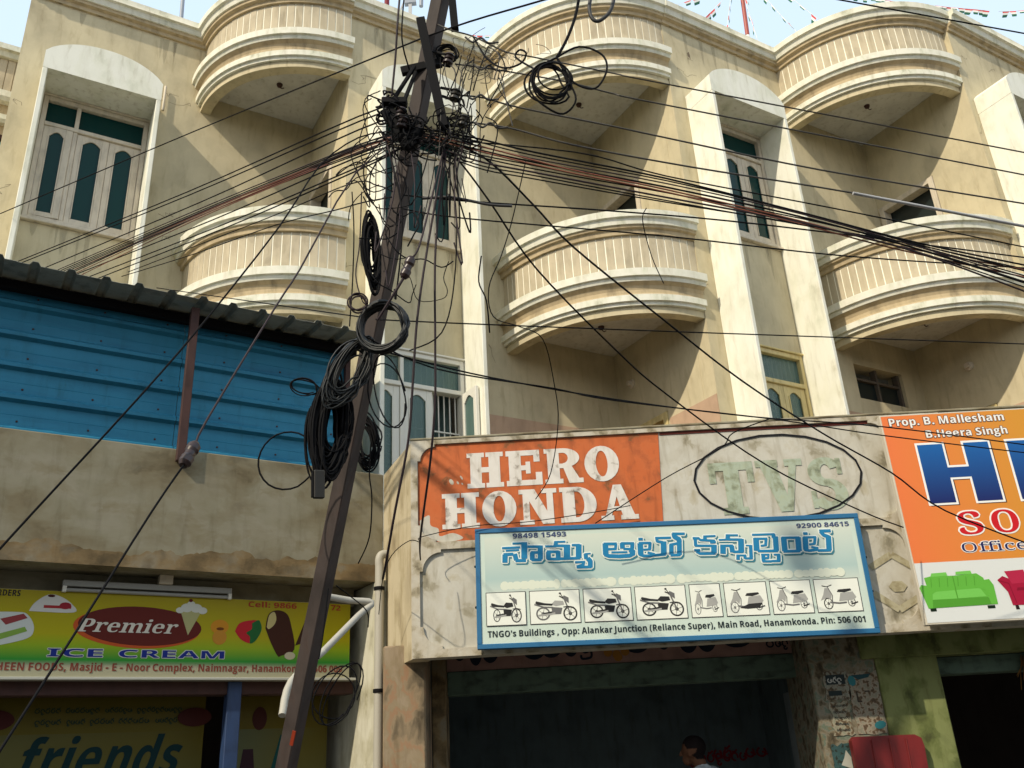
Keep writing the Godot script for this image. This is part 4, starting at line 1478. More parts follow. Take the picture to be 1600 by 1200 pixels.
func motorbike(p: Print, b: Array, kind: int, z: float) -> void:
	var dk := ink(0.03, 0.03, 0.03)
	var md := ink(0.14, 0.14, 0.14)
	var lt := ink(0.36, 0.36, 0.34)
	var w: float = b[2] - b[0]
	var h: float = b[3] - b[1]
	var at := func(x, y): return Vector2(lerpf(b[0], b[2], x), lerpf(b[1], b[3], y))
	if kind < 4:
		var narrow := 0.13 if kind == 0 else 0.135
		wheel(p, at.call(0.78 if kind == 0 else 0.82, 0.27), w * narrow, h * 0.21, dk, z)
		wheel(p, at.call(0.24, 0.29), w * narrow * (0.7 if kind == 0 else 1.0), h * 0.19, md if kind == 1 else dk, z)
		p.line("picture", md, poly(b, [[0.82, 0.27], [0.72, 0.68], [0.70, 0.8]]), w * 0.03, z)
		p.line("picture", dk, poly(b, [[0.24, 0.29], [0.48, 0.34], [0.62, 0.34]]), w * 0.035, z)
		p.fill("picture", md if kind == 1 else dk, poly(b, [[0.44, 0.26], [0.62, 0.26], [0.66, 0.46], [0.42, 0.5]]), z)
		p.fill("picture", lt if kind == 1 else dk, poly(b, [[0.42, 0.58], [0.50, 0.70], [0.68, 0.68], [0.70, 0.56], [0.52, 0.52]]), z)
		p.fill("picture", dk, poly(b, [[0.08, 0.64], [0.12, 0.58], [0.44, 0.54], [0.46, 0.60], [0.28, 0.63], [0.1, 0.70]]), z)
		p.line("picture", md, poly(b, [[0.06, 0.60], [0.26, 0.50], [0.46, 0.48]]), w * 0.03, z)
		p.fill("picture", md, poly(b, [[0.66, 0.76], [0.80, 0.60], [0.80, 0.78], [0.70, 0.86]]), z)
		p.line("picture", dk, poly(b, [[0.68, 0.78], [0.60, 0.84]]), w * 0.025, z)
		p.line("picture", dk, poly(b, [[0.68, 0.80], [0.62, 0.93]]), w * 0.015, z)
		p.fill("picture", dk, oval(at.call(0.62, 0.93), w * 0.025, h * 0.03, 10), z)
		p.line("picture", lt, poly(b, [[0.14, 0.24], [0.4, 0.27], [0.5, 0.3]]), w * 0.035, z)
		p.line("picture", dk, poly(b, [[0.68, 0.48], [0.78, 0.5], [0.9, 0.46]]), w * 0.02, z)
	else:
		var fx := 0.18 if kind != 7 else 0.24
		wheel(p, at.call(fx, 0.24), w * 0.10, h * 0.17, dk if kind == 7 else md, z)
		wheel(p, at.call(0.80, 0.27), w * 0.085, h * 0.14, md, z)
		p.fill("picture", lt, poly(b, [[0.06, 0.34], [0.24, 0.44], [0.30, 0.34], [0.34, 0.5], [0.30, 0.74], [0.20, 0.74], [0.14, 0.52]]), z)
		p.fill("picture", lt, poly(b, [[0.50, 0.30], [0.56, 0.56], [0.86, 0.60], [0.93, 0.42], [0.86, 0.34]]), z)
		p.line("picture", md, poly(b, [[0.28, 0.28], [0.5, 0.24], [0.68, 0.26]]), w * 0.04, z)
		p.fill("picture", dk, poly(b, [[0.48, 0.60], [0.52, 0.68], [0.82, 0.70], [0.84, 0.64], [0.66, 0.58]]), z)
		p.line("picture", dk, poly(b, [[0.14, 0.82], [0.26, 0.78], [0.38, 0.84]]), w * 0.02, z)
		p.line("picture", md, poly(b, [[0.34, 0.3], [0.36, 0.5], [0.27, 0.78]]), w * 0.02, z)
		p.line("picture", dk, poly(b, [[0.78, 0.2], [0.95, 0.26]]), w * 0.03, z)
		if kind == 5:
			p.fill("picture", dk, poly(b, [[0.3, 0.22], [0.55, 0.34], [0.9, 0.36], [0.8, 0.2], [0.5, 0.18]]), z)

func build_auto_sign() -> void:
	var t := thing("signboard", "white signboard in a blue frame with a row of eight motorcycle pictures", "signboard", P(-0.355, 2.40, 6.70))
	t.rotation.z = -0.0135
	var W := 2.905
	var H := 0.884
	var st := new_st()
	box(st, Vector3(0, 0, -0.05), Vector3(W, 0.035, 0.018), 0.003)
	box(st, Vector3(0, H - 0.035, -0.05), Vector3(W, H, 0.018), 0.003)
	box(st, Vector3(0, 0.035, -0.05), Vector3(0.035, H - 0.035, 0.018), 0.003)
	box(st, Vector3(W - 0.035, 0.035, -0.05), Vector3(W, H - 0.035, 0.018), 0.003)
	obj("frame", st, plain(lin(0.015, 0.13, 0.28), 0.5), t)
	st = new_st()
	box(st, Vector3(0.035, 0.035, -0.04), Vector3(W - 0.035, H - 0.035, 0.008))
	obj("panel", st, plain(lin(0.56, 0.66, 0.58), 0.4), t)
	st = new_st()
	var a := lin(0.50, 0.62, 0.56)
	var b := lin(0.30, 0.50, 0.48)
	var c := lin(0.60, 0.68, 0.58)
	a = Color(0.56, 0.63, 0.56); b = Color(0.41, 0.54, 0.51); c = Color(0.62, 0.67, 0.58)
	grad(st, 0.07, 0.50, W - 0.07, H - 0.07, 0.0085, b, b, c, c)
	grad(st, 0.07, 0.40, W - 0.07, 0.50, 0.0086, a, a, b, b)
	obj("printed_ground", st, vc_mat(), t)
	var p := new_print()
	var r := RandomNumberGenerator.new()
	r.seed = 3
	# whitish cloud strip where a line of words has faded away
	var x := 0.19
	var k := 0
	while x < 2.7:
		var w := r.randf_range(0.03, 0.06)
		p.fill("faded_strip", ink(0.68, 0.72, 0.60), oval(Vector2(x + w / 2, 0.447), w * 0.75, 0.026 + r.randf() * 0.012, 10), 0.009)
		x += w * (1.0 if k % 9 != 8 else 1.6)
		k += 1
	var white := ink(0.78, 0.80, 0.72)
	var xs := [[0.07, 0.365], [0.39, 0.762], [0.786, 1.143], [1.166, 1.542], [1.568, 1.797], [1.822, 2.137], [2.162, 2.462], [2.484, 2.816]]
	for i in 8:
		var e: Array = xs[i]
		p.fill("picture", ink(0.03, 0.03, 0.035), rect(e[0], 0.158, e[1], 0.402), 0.0105)
		p.fill("picture", white, rect(e[0] + 0.005, 0.164, e[1] - 0.005, 0.397), 0.0108)
		motorbike(p, [e[0] + 0.015, 0.168, e[1] - 0.015, 0.392], i, 0.0112)
		p.done(t)
		p = new_print()
	p.lift = 0.0
	p.step = 0.000018
	blue_word(p, ink(0.05, 0.20, 0.26), 0.009, 0.0092, 0.010, -0.012, "lettering_shadow")
	p.lift = 0.0
	blue_word(p, ink(0.74, 0.80, 0.74), 0.009, 0.0115, 0.0, 0.0, "lettering_edge")
	p.lift = 0.0
	blue_word(p, ink(0.02, 0.20, 0.40), 0.0, 0.0140, 0.0, 0.0, "lettering")
	p.done(t)
	var navy := ink(0.06, 0.08, 0.17)
	words(t, "98498 15493", font(true), navy, 0.285, 0.800, 0.69, 0.838, 0.011)
	words(t, "92900 84615", font(true), navy, 2.43, 0.788, 2.825, 0.824, 0.011)
	words(t, "TNGO's Buildings , Opp: Alankar Junction (Reliance Super), Main Road, Hanamkonda. Pin: 506 001", font(true), ink(0.02, 0.03, 0.035), 0.077, 0.066, 2.815, 0.128, 0.011)
	for e in [[0.0, 0.3], [0.0, 0.6], [W, 0.3], [W, 0.55]]:
		st = new_st()
		lathe(st, [Vector2(0, 0.012), Vector2(0.008, 0.01), Vector2(0.01, 0.0)], Vector3(e[0] + (-0.0 if e[0] > 0 else 0.0), e[1], 0.0), Vector3(1 if e[0] > 0 else -1, 0, 0), 8)
		obj("bolt", st, M.iron, t)

func letter_block(p: Print, polys: Array, m: Material, grow: float, z: float, called: String) -> void:
	for q in polys:
		if grow > 0.0:
			for e in Geometry2D.offset_polygon(q, grow, Geometry2D.JOIN_MITER):
				p.fill(called, m, e, z)
		else:
			p.fill(called, m, q, z)

func build_sofa_sign() -> void:
	var t := thing("signboard", "orange furniture signboard with big blue letters and a green sofa", "signboard", P(0, 0, 6.6))
	var st := new_st()
	box(st, Vector3(2.852, 2.385, -0.06), Vector3(5.1, 3.985, -0.002), 0.004)
	obj("panel", st, plain(lin(0.55, 0.50, 0.40), 0.5), t)
	st = new_st()
	var L := Color(0.76, 0.185, 0.055)
	var R := Color(0.60, 0.27, 0.035)
	grad(st, 2.862, 2.826, 3.9, 3.975, 0.0, L, R, R, L)
	grad(st, 3.9, 2.826, 5.09, 3.975, 0.0, R, R, R, R)
	var w0 := Color(0.66, 0.68, 0.66)
	grad(st, 2.862, 2.40, 5.09, 2.826, 0.0, w0, w0, w0, w0)
	obj("printed_ground", st, vc_mat(0.35), t)
	var p := new_print()
	var hp := PackedVector2Array()
	for q in [[3.087, 3.264], [3.280, 3.264], [3.280, 3.457], [3.442, 3.457], [3.442, 3.264], [3.632, 3.264], [3.632, 3.727], [3.442, 3.727], [3.442, 3.537], [3.280, 3.537], [3.280, 3.727], [3.087, 3.727]]:
		hp.append(Vector2(q[0], q[1]))
	var ip := rect(3.775, 3.26, 3.975, 3.722)
	letter_block(p, [Transform2D(0, Vector2(0.012, -0.01)) * hp, Transform2D(0, Vector2(0.012, -0.01)) * ip], ink(0.10, 0.05, 0.03), 0.012, 0.0008, "lettering_shadow")
	letter_block(p, [hp, ip], ink(0.82, 0.82, 0.8), 0.016, 0.0014, "lettering_edge")
	p.done(t)
	st = new_st()
	var top := Color(0.015, 0.11, 0.36)
	var bot := Color(0.012, 0.02, 0.12)
	var mid := top.lerp(bot, 0.5)
	for e in [[3.087, 3.264, 3.280, 3.727], [3.442, 3.264, 3.632, 3.727], [3.775, 3.26, 3.975, 3.722]]:
		grad(st, e[0], e[1], e[2], e[3], 0.0026, bot, bot, top, top)
	grad(st, 3.280, 3.457, 3.442, 3.537, 0.0026, mid, mid, mid, mid)
	obj("lettering", st, vc_mat(0.35), t)
	for e in [["S", 3.252, 3.432], ["O", 3.502, 3.700]]:
		edge(t, e[0], font(true, true), ink(0.82, 0.8, 0.76), e[1], 3.016, e[2], 3.19, 0.001, 0.012)
		words(t, e[0], font(true, true), ink(0.55, 0.015, 0.02), e[1], 3.016, e[2], 3.19, 0.003)
	edge(t, "Office", font(false, true), ink(0.82, 0.8, 0.76), 3.235, 2.886, 3.715, 2.96, 0.001, 0.006)
	words(t, "Office", font(false, true), ink(0.02, 0.02, 0.10), 3.235, 2.886, 3.715, 2.96, 0.003)
	edge(t, "Prop. B. Mallesham", font(true), ink(0.10, 0.05, 0.04), 2.915, 3.87, 3.808, 3.958, 0.001, 0.005)
	words(t, "Prop. B. Mallesham", font(true), ink(0.80, 0.78, 0.74), 2.915, 3.87, 3.808, 3.958, 0.003)
	edge(t, "B.Heera Singh", font(true), ink(0.10, 0.05, 0.04), 3.177, 3.762, 3.806, 3.846, 0.001, 0.005)
	words(t, "B.Heera Singh", font(true), ink(0.80, 0.78, 0.74), 3.177, 3.762, 3.806, 3.846, 0.003)
	# the printed sofas
	p = new_print()
	for e in [[2.86, ink(0.12, 0.42, 0.05), ink(0.08, 0.30, 0.03), ink(0.17, 0.52, 0.09)], [3.43, ink(0.34, 0.01, 0.04), ink(0.22, 0.006, 0.025), ink(0.42, 0.02, 0.06)]]:
		var x: float = e[0]
		var s := func(pts): return poly([x, 2.478, x + 0.54, 2.75], pts)
		if x < 3.0:
			p.fill("picture", ink(0.01, 0.02, 0.01), s.call([[0.08, 0.0], [0.16, 0.0], [0.16, 0.08], [0.08, 0.08]]), 0.0015)
			p.fill("picture", ink(0.01, 0.02, 0.01), s.call([[0.84, 0.0], [0.94, 0.0], [0.94, 0.08], [0.84, 0.08]]), 0.0015)
			p.fill("picture", e[1], s.call([[0.12, 0.30], [0.09, 0.88], [0.2, 0.92], [0.48, 0.9], [0.80, 0.93], [0.88, 0.80], [0.9, 0.3]]), 0.0015)
			p.fill("picture", e[3], s.call([[0.18, 0.90], [0.2, 0.99], [0.4, 1.0], [0.41, 0.91]]), 0.0016)
			p.fill("picture", e[3], s.call([[0.52, 0.92], [0.53, 1.0], [0.73, 1.01], [0.74, 0.92]]), 0.0016)
			p.fill("picture", e[3], s.call([[0.14, 0.30], [0.16, 0.5], [0.46, 0.52], [0.47, 0.30]]), 0.0017)
			p.fill("picture", e[3], s.call([[0.48, 0.30], [0.48, 0.52], [0.80, 0.54], [0.86, 0.32]]), 0.0017)
			p.fill("picture", e[2], s.call([[0.07, 0.08], [0.1, 0.30], [0.88, 0.30], [0.95, 0.1]]), 0.0017)
			p.fill("picture", e[1], s.call([[0.0, 0.62], [0.03, 0.70], [0.14, 0.66], [0.22, 0.52], [0.15, 0.44], [0.12, 0.08], [0.06, 0.08]]), 0.0018)
			p.fill("picture", e[1], s.call([[0.74, 0.56], [0.84, 0.74], [0.95, 0.76], [0.99, 0.60], [0.985, 0.1], [0.9, 0.1], [0.87, 0.48]]), 0.0018)
			for i in 6:
				p.line("picture", e[2], s.call([[0.16 + i * 0.11 + (0.03 if i > 2 else 0.0), 0.62], [0.18 + i * 0.11 + (0.03 if i > 2 else 0.0), 0.86]]), 0.004, 0.0019)
			p.line("picture", e[2], s.call([[0.475, 0.3], [0.475, 0.9]]), 0.006, 0.0019)
		else:
			p.fill("picture", ink(0.02, 0.01, 0.01), s.call([[0.15, -0.06], [0.2, -0.06], [0.19, 0.08], [0.15, 0.08]]), 0.0015)
			p.fill("picture", e[1], s.call([[0.12, 0.05], [0.1, 0.40], [0.0, 0.72], [0.08, 0.82], [0.2, 0.70], [0.24, 0.88], [1.2, 0.94], [1.2, 0.02]]), 0.0015)
			p.fill("picture", e[2], s.call([[0.22, 0.42], [0.24, 0.5], [1.2, 0.48], [1.2, 0.40]]), 0.0016)
			p.fill("picture", e[3], s.call([[0.12, 0.94], [0.18, 0.60], [0.40, 0.62], [0.38, 0.96]]), 0.0018)
			p.line("picture", e[2], s.call([[0.02, 0.7], [0.14, 0.62], [0.18, 0.1]]), 0.006, 0.0019)
	p.done(t)

func build_ice_sign() -> void:
	var t := thing("signboard", "yellow and green ice cream signboard with a maroon oval, over the left shop", "signboard", left_at(), LT)
	var st := new_st()
	box(st, Vector3(-5.2, 2.352, -0.33), Vector3(-0.19, 2.95, -0.252), 0.003)
	obj("panel", st, plain(lin(0.4, 0.38, 0.3), 0.5), t)
	st = new_st()
	box(st, Vector3(-5.2, 2.332, -0.33), Vector3(-0.14, 2.352, -0.225), 0.003)
	obj("frame", st, plain(lin(0.42, 0.42, 0.36), 0.5), t)
	st = new_st()
	var yl := Color(0.42, 0.37, 0.006)
	var yo := Color(0.36, 0.29, 0.006)
	var gr := Color(0.03, 0.28, 0.035)
	var lm := Color(0.28, 0.40, 0.015)
	var cr := Color(0.36, 0.34, 0.22)
	var z := -0.25
	grad(st, -5.2, 2.65, -0.192, 2.948, z, yl, yl, yo, yo)
	grad(st, -5.2, 2.57, -0.192, 2.65, z, lm, lm, yl, yl)
	grad(st, -5.2, 2.47, -0.192, 2.57, z, gr, gr, lm, lm)
	grad(st, -5.2, 2.43, -0.192, 2.47, z, cr, cr, gr, gr)
	grad(st, -5.2, 2.354, -0.192, 2.43, z, cr, cr, cr, cr)
	obj("printed_ground", st, vc_mat(0.35), t)
	var p := new_print()
	var f := z + 0.001
	p.fill("picture", ink(0.52, 0.09, 0.02), oval(Vector2(-1.865, 2.703), 0.448, 0.146, 40, -0.03), f)
	p.fill("picture", ink(0.12, 0.018, 0.012), oval(Vector2(-1.845, 2.718), 0.438, 0.142, 40, -0.03), f + 0.0004)
	# cone
	p.fill("picture", ink(0.42, 0.40, 0.18), [Vector2(-1.575, 2.84), Vector2(-1.42, 2.84), Vector2(-1.505, 2.66)], f + 0.001)
	for q in [[-1.58, 2.845, 0.03], [-1.53, 2.865, 0.045], [-1.46, 2.865, 0.045], [-1.41, 2.848, 0.035], [-1.50, 2.895, 0.03]]:
		p.fill("picture", ink(0.62, 0.62, 0.54), oval(Vector2(q[0], q[1]), q[2], q[2] * 0.75, 14), f + 0.001)
	p.fill("picture", ink(0.12, 0.01, 0.01), oval(Vector2(-1.505, 2.922), 0.015, 0.013, 10), f + 0.001)
	# apricot, strawberry, chocolate bar
	p.fill("picture", ink(0.58, 0.25, 0.02), oval(Vector2(-1.27, 2.73), 0.07, 0.055, 18), f)
	p.fill("picture", ink(0.52, 0.24, 0.03), oval(Vector2(-1.265, 2.65), 0.055, 0.055, 18), f + 0.0002)
	p.fill("picture", ink(0.16, 0.05, 0.01), oval(Vector2(-1.265, 2.715), 0.03, 0.012, 12), f + 0.0006)
	p.fill("picture", ink(0.50, 0.02, 0.03), curve2([Vector2(-1.15, 2.70), Vector2(-1.12, 2.76), Vector2(-1.05, 2.785), Vector2(-0.97, 2.785), Vector2(-0.945, 2.72), Vector2(-0.98, 2.64), Vector2(-1.03, 2.612), Vector2(-1.10, 2.64), Vector2(-1.15, 2.70)]), f)
	p.fill("picture", ink(0.02, 0.13, 0.035), curve2([Vector2(-1.02, 2.765), Vector2(-0.965, 2.79), Vector2(-0.94, 2.72), Vector2(-0.98, 2.635), Vector2(-1.025, 2.61), Vector2(-1.03, 2.66), Vector2(-1.06, 2.69), Vector2(-1.02, 2.72), Vector2(-1.02, 2.765)]), f + 0.0006)
	p.fill("picture", ink(0.055, 0.018, 0.01), curve2([Vector2(-0.91, 2.73), Vector2(-0.89, 2.84), Vector2(-0.82, 2.875), Vector2(-0.74, 2.85), Vector2(-0.70, 2.76), Vector2(-0.665, 2.57), Vector2(-0.77, 2.52), Vector2(-0.80, 2.52), Vector2(-0.86, 2.62), Vector2(-0.91, 2.73)]), f)
	p.fill("picture", ink(0.55, 0.46, 0.2), curve2([Vector2(-0.90, 2.74), Vector2(-0.885, 2.83), Vector2(-0.845, 2.86), Vector2(-0.825, 2.81), Vector2(-0.84, 2.76), Vector2(-0.88, 2.725), Vector2(-0.90, 2.74)]), f + 0.0006)
	p.fill("picture", ink(0.05, 0.02, 0.012), [Vector2(-0.66, 2.60), Vector2(-0.60, 2.62), Vector2(-0.50, 2.82), Vector2(-0.56, 2.86)], f)
	p.fill("picture", ink(0.55, 0.5, 0.34), oval(Vector2(-0.70, 2.52), 0.045, 0.03, 14), f + 0.0008)
	# cakes
	p.fill("picture", ink(0.60, 0.58, 0.52), curve2([Vector2(-2.61, 2.80), Vector2(-2.58, 2.86), Vector2(-2.5, 2.92), Vector2(-2.42, 2.91), Vector2(-2.34, 2.86), Vector2(-2.32, 2.80), Vector2(-2.61, 2.80)]), f)
	p.fill("picture", ink(0.35, 0.03, 0.03), rect(-2.52, 2.825, -2.34, 2.845), f + 0.0006)
	p.fill("picture", ink(0.30, 0.02, 0.03), oval(Vector2(-2.38, 2.845), 0.04, 0.025, 12), f + 0.0006)
	p.fill("picture", ink(0.06, 0.012, 0.01), oval(Vector2(-2.48, 2.912), 0.025, 0.01, 10), f + 0.0006)
	p.fill("picture", ink(0.58, 0.6, 0.55), curve2([Vector2(-2.95, 2.52), Vector2(-2.62, 2.60), Vector2(-2.56, 2.67), Vector2(-2.60, 2.76), Vector2(-2.68, 2.79), Vector2(-2.95, 2.75), Vector2(-2.95, 2.52)]), f)
	p.fill("picture", ink(0.28, 0.05, 0.05), [Vector2(-2.78, 2.74), Vector2(-2.64, 2.78), Vector2(-2.61, 2.75), Vector2(-2.74, 2.70)], f + 0.0006)
	p.fill("picture", ink(0.22, 0.36, 0.06), [Vector2(-2.80, 2.63), Vector2(-2.62, 2.69), Vector2(-2.60, 2.66), Vector2(-2.76, 2.60)], f + 0.0006)
	p.done(t)
	words(t, "Premier", font(true, true), ink(0.65, 0.6, 0.5), -2.27, 2.668, -1.585, 2.768, f + 0.004, 0.35)
	for e in [["ICE", -2.452, -2.09], ["CREAM", -1.98, -1.22]]:
		edge(t, e[0], font(true), ink(0.62, 0.62, 0.5), e[1], 2.491, e[2], 2.546, f + 0.0006, 0.006)
		words(t, e[0], font(true), ink(0.015, 0.03, 0.22), e[1], 2.491, e[2], 2.546, f + 0.003)
	words(t, "HEEN FOODS, Masjid - E - Noor Complex, Naimnagar, Hanamkonda - 506 009", font(true), ink(0.20, 0.05, 0.03), -2.755, 2.378, -0.255, 2.452, f + 0.001)
	words(t, "Cell: 9866", font(true), ink(0.35, 0.04, 0.02), -1.057, 2.892, -0.66, 2.938, f + 0.001)
	words(t, "72", font(true), ink(0.35, 0.04, 0.02), -0.365, 2.893, -0.28, 2.936, f + 0.001)
	words(t, "ORDERS", font(true), ink(0.015, 0.012, 0.02), -2.86, 2.90, -2.68, 2.942, f + 0.001)
	# the dim banner under it
	var names_ := [["yellow and cream printed banner hung inside the left shop, left of the blue post", -4.6, -1.22], ["narrow dark yellow banner inside the left shop, right of the blue post", -1.0, -0.2]]
	for k in 2:
		var bn := thing("banner", names_[k][0], "banner", left_at(), LT)
		var x0: float = names_[k][1]
		var x1: float = names_[k][2]
		st = new_st()
		box(st, Vector3(x0, 1.2, -0.715), Vector3(x1, 2.3, -0.702))
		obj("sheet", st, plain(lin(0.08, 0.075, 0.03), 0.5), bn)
		st = new_st()
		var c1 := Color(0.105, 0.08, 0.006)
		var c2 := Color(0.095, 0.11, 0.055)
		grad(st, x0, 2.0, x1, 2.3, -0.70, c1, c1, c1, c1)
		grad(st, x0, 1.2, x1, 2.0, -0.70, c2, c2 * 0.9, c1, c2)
		obj("printed_ground", st, vc_mat(0.4), bn)
		p = new_print()
		if k == 0:
			scribble(p, "lettering", ink(0.02, 0.04, 0.02), -2.44, 2.145, -1.42, 0.036, 0.007, -0.698, 21, [[-2.28, -2.25], [-2.0, -1.97], [-1.78, -1.75], [-1.7, -1.67]])
			scribble(p, "lettering", ink(0.02, 0.04, 0.02), -2.43, 2.065, -1.46, 0.038, 0.007, -0.698, 22, [[-2.26, -2.23], [-2.1, -2.08], [-1.9, -1.88], [-1.66, -1.62]])
			p.fill("picture", ink(0.06, 0.012, 0.01), oval(Vector2(-2.72, 2.10), 0.16, 0.075, 24), -0.698)
			p.fill("picture", ink(0.06, 0.012, 0.01), oval(Vector2(-1.30, 2.10), 0.13, 0.07, 24), -0.698)
			p.done(bn)
			words(bn, "Premier", font(true, true), ink(0.2, 0.17, 0.13), -1.40, 2.08, -1.235, 2.125, -0.695, 0.35)
			words(bn, "friends", font(true), ink(0.002, 0.022, 0.024), -2.48, 1.69, -1.38, 1.985, -0.697, 0.28)
		else:
			p.fill("picture", ink(0.05, 0.012, 0.01), oval(Vector2(-0.78, 2.08), 0.06, 0.09, 20), -0.698)
			p.fill("picture", ink(0.005, 0.06, 0.06), [Vector2(-0.72, 1.5), Vector2(-0.62, 1.5), Vector2(-0.52, 1.95), Vector2(-0.6, 1.95)], -0.698)
			p.fill("picture", ink(0.03, 0.012, 0.02), [Vector2(-0.95, 1.5), Vector2(-0.78, 1.5), Vector2(-0.82, 1.85), Vector2(-0.9, 1.85)], -0.698)
			p.done(bn)

func build_posters() -> void:
	var specs := [
		["torn dark headed poster with white script, high on the poster pillar", 2.24, 1.95, 2.42, 2.16, 0],
		["weathered pale poster with a black bracket mark, right half of the poster pillar", 2.42, 1.70, 2.64, 2.14, 1],
		["small cream notice with faint lines, below the dark headed poster", 2.25, 1.70, 2.40, 1.935, 2],
		["torn teal poster remnant at the bottom of the poster pillar", 2.20, 1.42, 2.36, 1.64, 3]]
	for s in specs:
		var t := thing("poster", s[0], "poster", P(0, 0, 7.2))
		var st := new_st()
		var r := RandomNumberGenerator.new()
		r.seed = 60 + s[5]
		var pts := PackedVector2Array()
		for e in [[s[1], s[2], s[3], s[2]], [s[3], s[2], s[3], s[4]], [s[3], s[4], s[1], s[4]], [s[1], s[4], s[1], s[2]]]:
			for i in 6:
				pts.append(Vector2(lerpf(e[0], e[2], i / 6.0) + r.randf_range(-0.012, 0.012), lerpf(e[1], e[3], i / 6.0) + r.randf_range(-0.012, 0.012)))
		var base: Array = [[0.25, 0.235, 0.18], [0.28, 0.235, 0.17], [0.30, 0.27, 0.19], [0.03, 0.08, 0.08]][s[5]]
		var m := worn(lin(base[0], base[1], base[2]), 70 + s[5], [[0.0, Color(0.4, 0.36, 0.3)], [0.4, Color(0.75, 0.65, 0.55)], [0.42, gray(0.95)], [0.62, gray(1.0)], [0.72, Color(0.85, 0.93, 0.93)], [1.0, Color(0.95, 0.9, 0.86)]], Vector3(5.0, 5.0, 5.0), 0.8, 0.2)
		prism(st, pts, 0.004, 0.007)
		obj("paper", st, m, t)
		var p := new_print()
		var dk := ink(0.02, 0.03, 0.03)
		if s[5] == 0:
			p.fill("print", dk, rect(2.255, 2.06, 2.40, 2.13), 0.008)
			scribble(p, "print", ink(0.4, 0.4, 0.36), 2.265, 2.075, 2.36, 0.04, 0.008, 0.0085, 9, [])
			p.fill("print", dk, rect(2.26, 1.98, 2.36, 2.015), 0.008)
		elif s[5] == 1:
			p.line("print", ink(0.05, 0.04, 0.03), [Vector2(2.47, 2.0), Vector2(2.47, 1.93), Vector2(2.50, 1.93)], 0.012, 0.008)
			p.line("print", ink(0.05, 0.04, 0.03), [Vector2(2.53, 2.0), Vector2(2.57, 2.0)], 0.01, 0.008)
			p.fill("print", ink(0.03, 0.16, 0.18), oval(Vector2(2.60, 1.76), 0.045, 0.028, 9, 0.2), 0.008)
			p.fill("print", ink(0.03, 0.16, 0.18), oval(Vector2(2.45, 2.08), 0.03, 0.04, 7, 0.2), 0.008)
			p.fill("print", ink(0.02, 0.06, 0.07), [Vector2(2.45, 2.12), Vector2(2.60, 2.125), Vector2(2.58, 2.10), Vector2(2.5, 2.085)], 0.0082)
		elif s[5] == 2:
			for i in 5:
				scribble(p, "print", dk, 2.27, 1.90 - i * 0.042, 2.37, 0.016, 0.003, 0.008, 30 + i, [])
		else:
			p.fill("print", ink(0.4, 0.4, 0.34), [Vector2(2.26, 1.5), Vector2(2.34, 1.47), Vector2(2.34, 1.55), Vector2(2.31, 1.60), Vector2(2.29, 1.55)], 0.008)
			scribble(p, "print", dk, 2.24, 1.435, 2.33, 0.03, 0.006, 0.0085, 41, [])
		p.done(t)
	var t := thing("mattress_panel", "red cloth covered panel leaning on the pillar below the posters", "panel", P(0, 0, 7.1))
	var st := new_st()
	var q := PackedVector2Array([Vector2(2.36, 0.35), Vector2(2.80, 0.35), Vector2(2.855, 1.60), Vector2(2.845, 1.655), Vector2(2.80, 1.68), Vector2(2.36, 1.685), Vector2(2.335, 1.66)])
	prism(st, q, -0.07, 0.0)
	obj("cushion", st, M.red, t)
	st = new_st()
	for x in [2.45, 2.58, 2.70]:
		tube(st, PackedVector3Array([Vector3(x, 0.36, 0.002), Vector3(x + 0.02, 1.0, 0.004), Vector3(x + 0.03, 1.66, 0.002)]), 0.006, 6)
	obj("seam", st, M.red, t)
	t = thing("straw_bunch", "bunch of dry orange straw hanging in the dark opening at the right edge", "straw", P(4.0, 2.20, 7.3))
	st = new_st()
	var r := RandomNumberGenerator.new()
	r.seed = 77
	for i in 160:
		var a := Vector3(r.randf_range(-0.16, 0.16), r.randf_range(-0.02, 0.02), r.randf_range(-0.08, 0.08))
		var b := a + Vector3(r.randf_range(-0.09, 0.09), -r.randf_range(0.12, 0.24), r.randf_range(-0.05, 0.05))
		tube(st, PackedVector3Array([a, (a + b) / 2 + Vector3(r.randf_range(-0.02, 0.02), 0, 0), b]), 0.0035, 3, false)
	var o := obj("straw", st, plain(lin(0.28, 0.14, 0.04), 0.9), t)
	o.set_meta("kind", "stuff")

# ---------- cables ----------
func cable(pts: Array, r: float, m: Material, label: String, group := "", per := 5, called := "cable") -> void:
	var st := new_st()
	tube(st, smooth_path(pts, per), r, 5)
	var o := obj(called, st, m)
	tag(o, label, "cable", group)

# a hank of cable: one long line wound round and round
func coil(label: String, c: Vector3, rx: float, ry: float, turns: int, tilt: float, yaw: float, spread: float, r: float, m: Material, seed_: int, loose := 0.15) -> void:
	var rr := RandomNumberGenerator.new()
	rr.seed = seed_
	var pts := []
	var bs := Basis(Vector3.UP, yaw) * Basis(Vector3(0, 0, 1), tilt)
	for i in turns:
		var ax := rx * (1.0 + rr.randf_range(-loose, loose))
		var ay := ry * (1.0 + rr.randf_range(-loose, loose) * 0.7)
		var off := Vector3(rr.randf_range(-0.2, 0.2) * rx * loose * 4.0, rr.randf_range(-0.2, 0.2) * ry * loose * 3.0, rr.randf_range(-spread, spread))
		var ph := rr.randf_range(-0.1, 0.1)
		for k in 12:
			var a := TAU * k / 12 + ph
			var lean := rr.randf_range(-0.004, 0.004)
			pts.append(c + bs * (off + Vector3(cos(a) * ax, sin(a) * ay, sin(a * 0.5) * spread * 0.6 + lean)))
	var st := new_st()
	tube(st, smooth_path(pts, 2), r, 4)
	var o := obj("cable_coil", st, m)
	tag(o, label, "cable coil", "coils of cable hung on the pole")

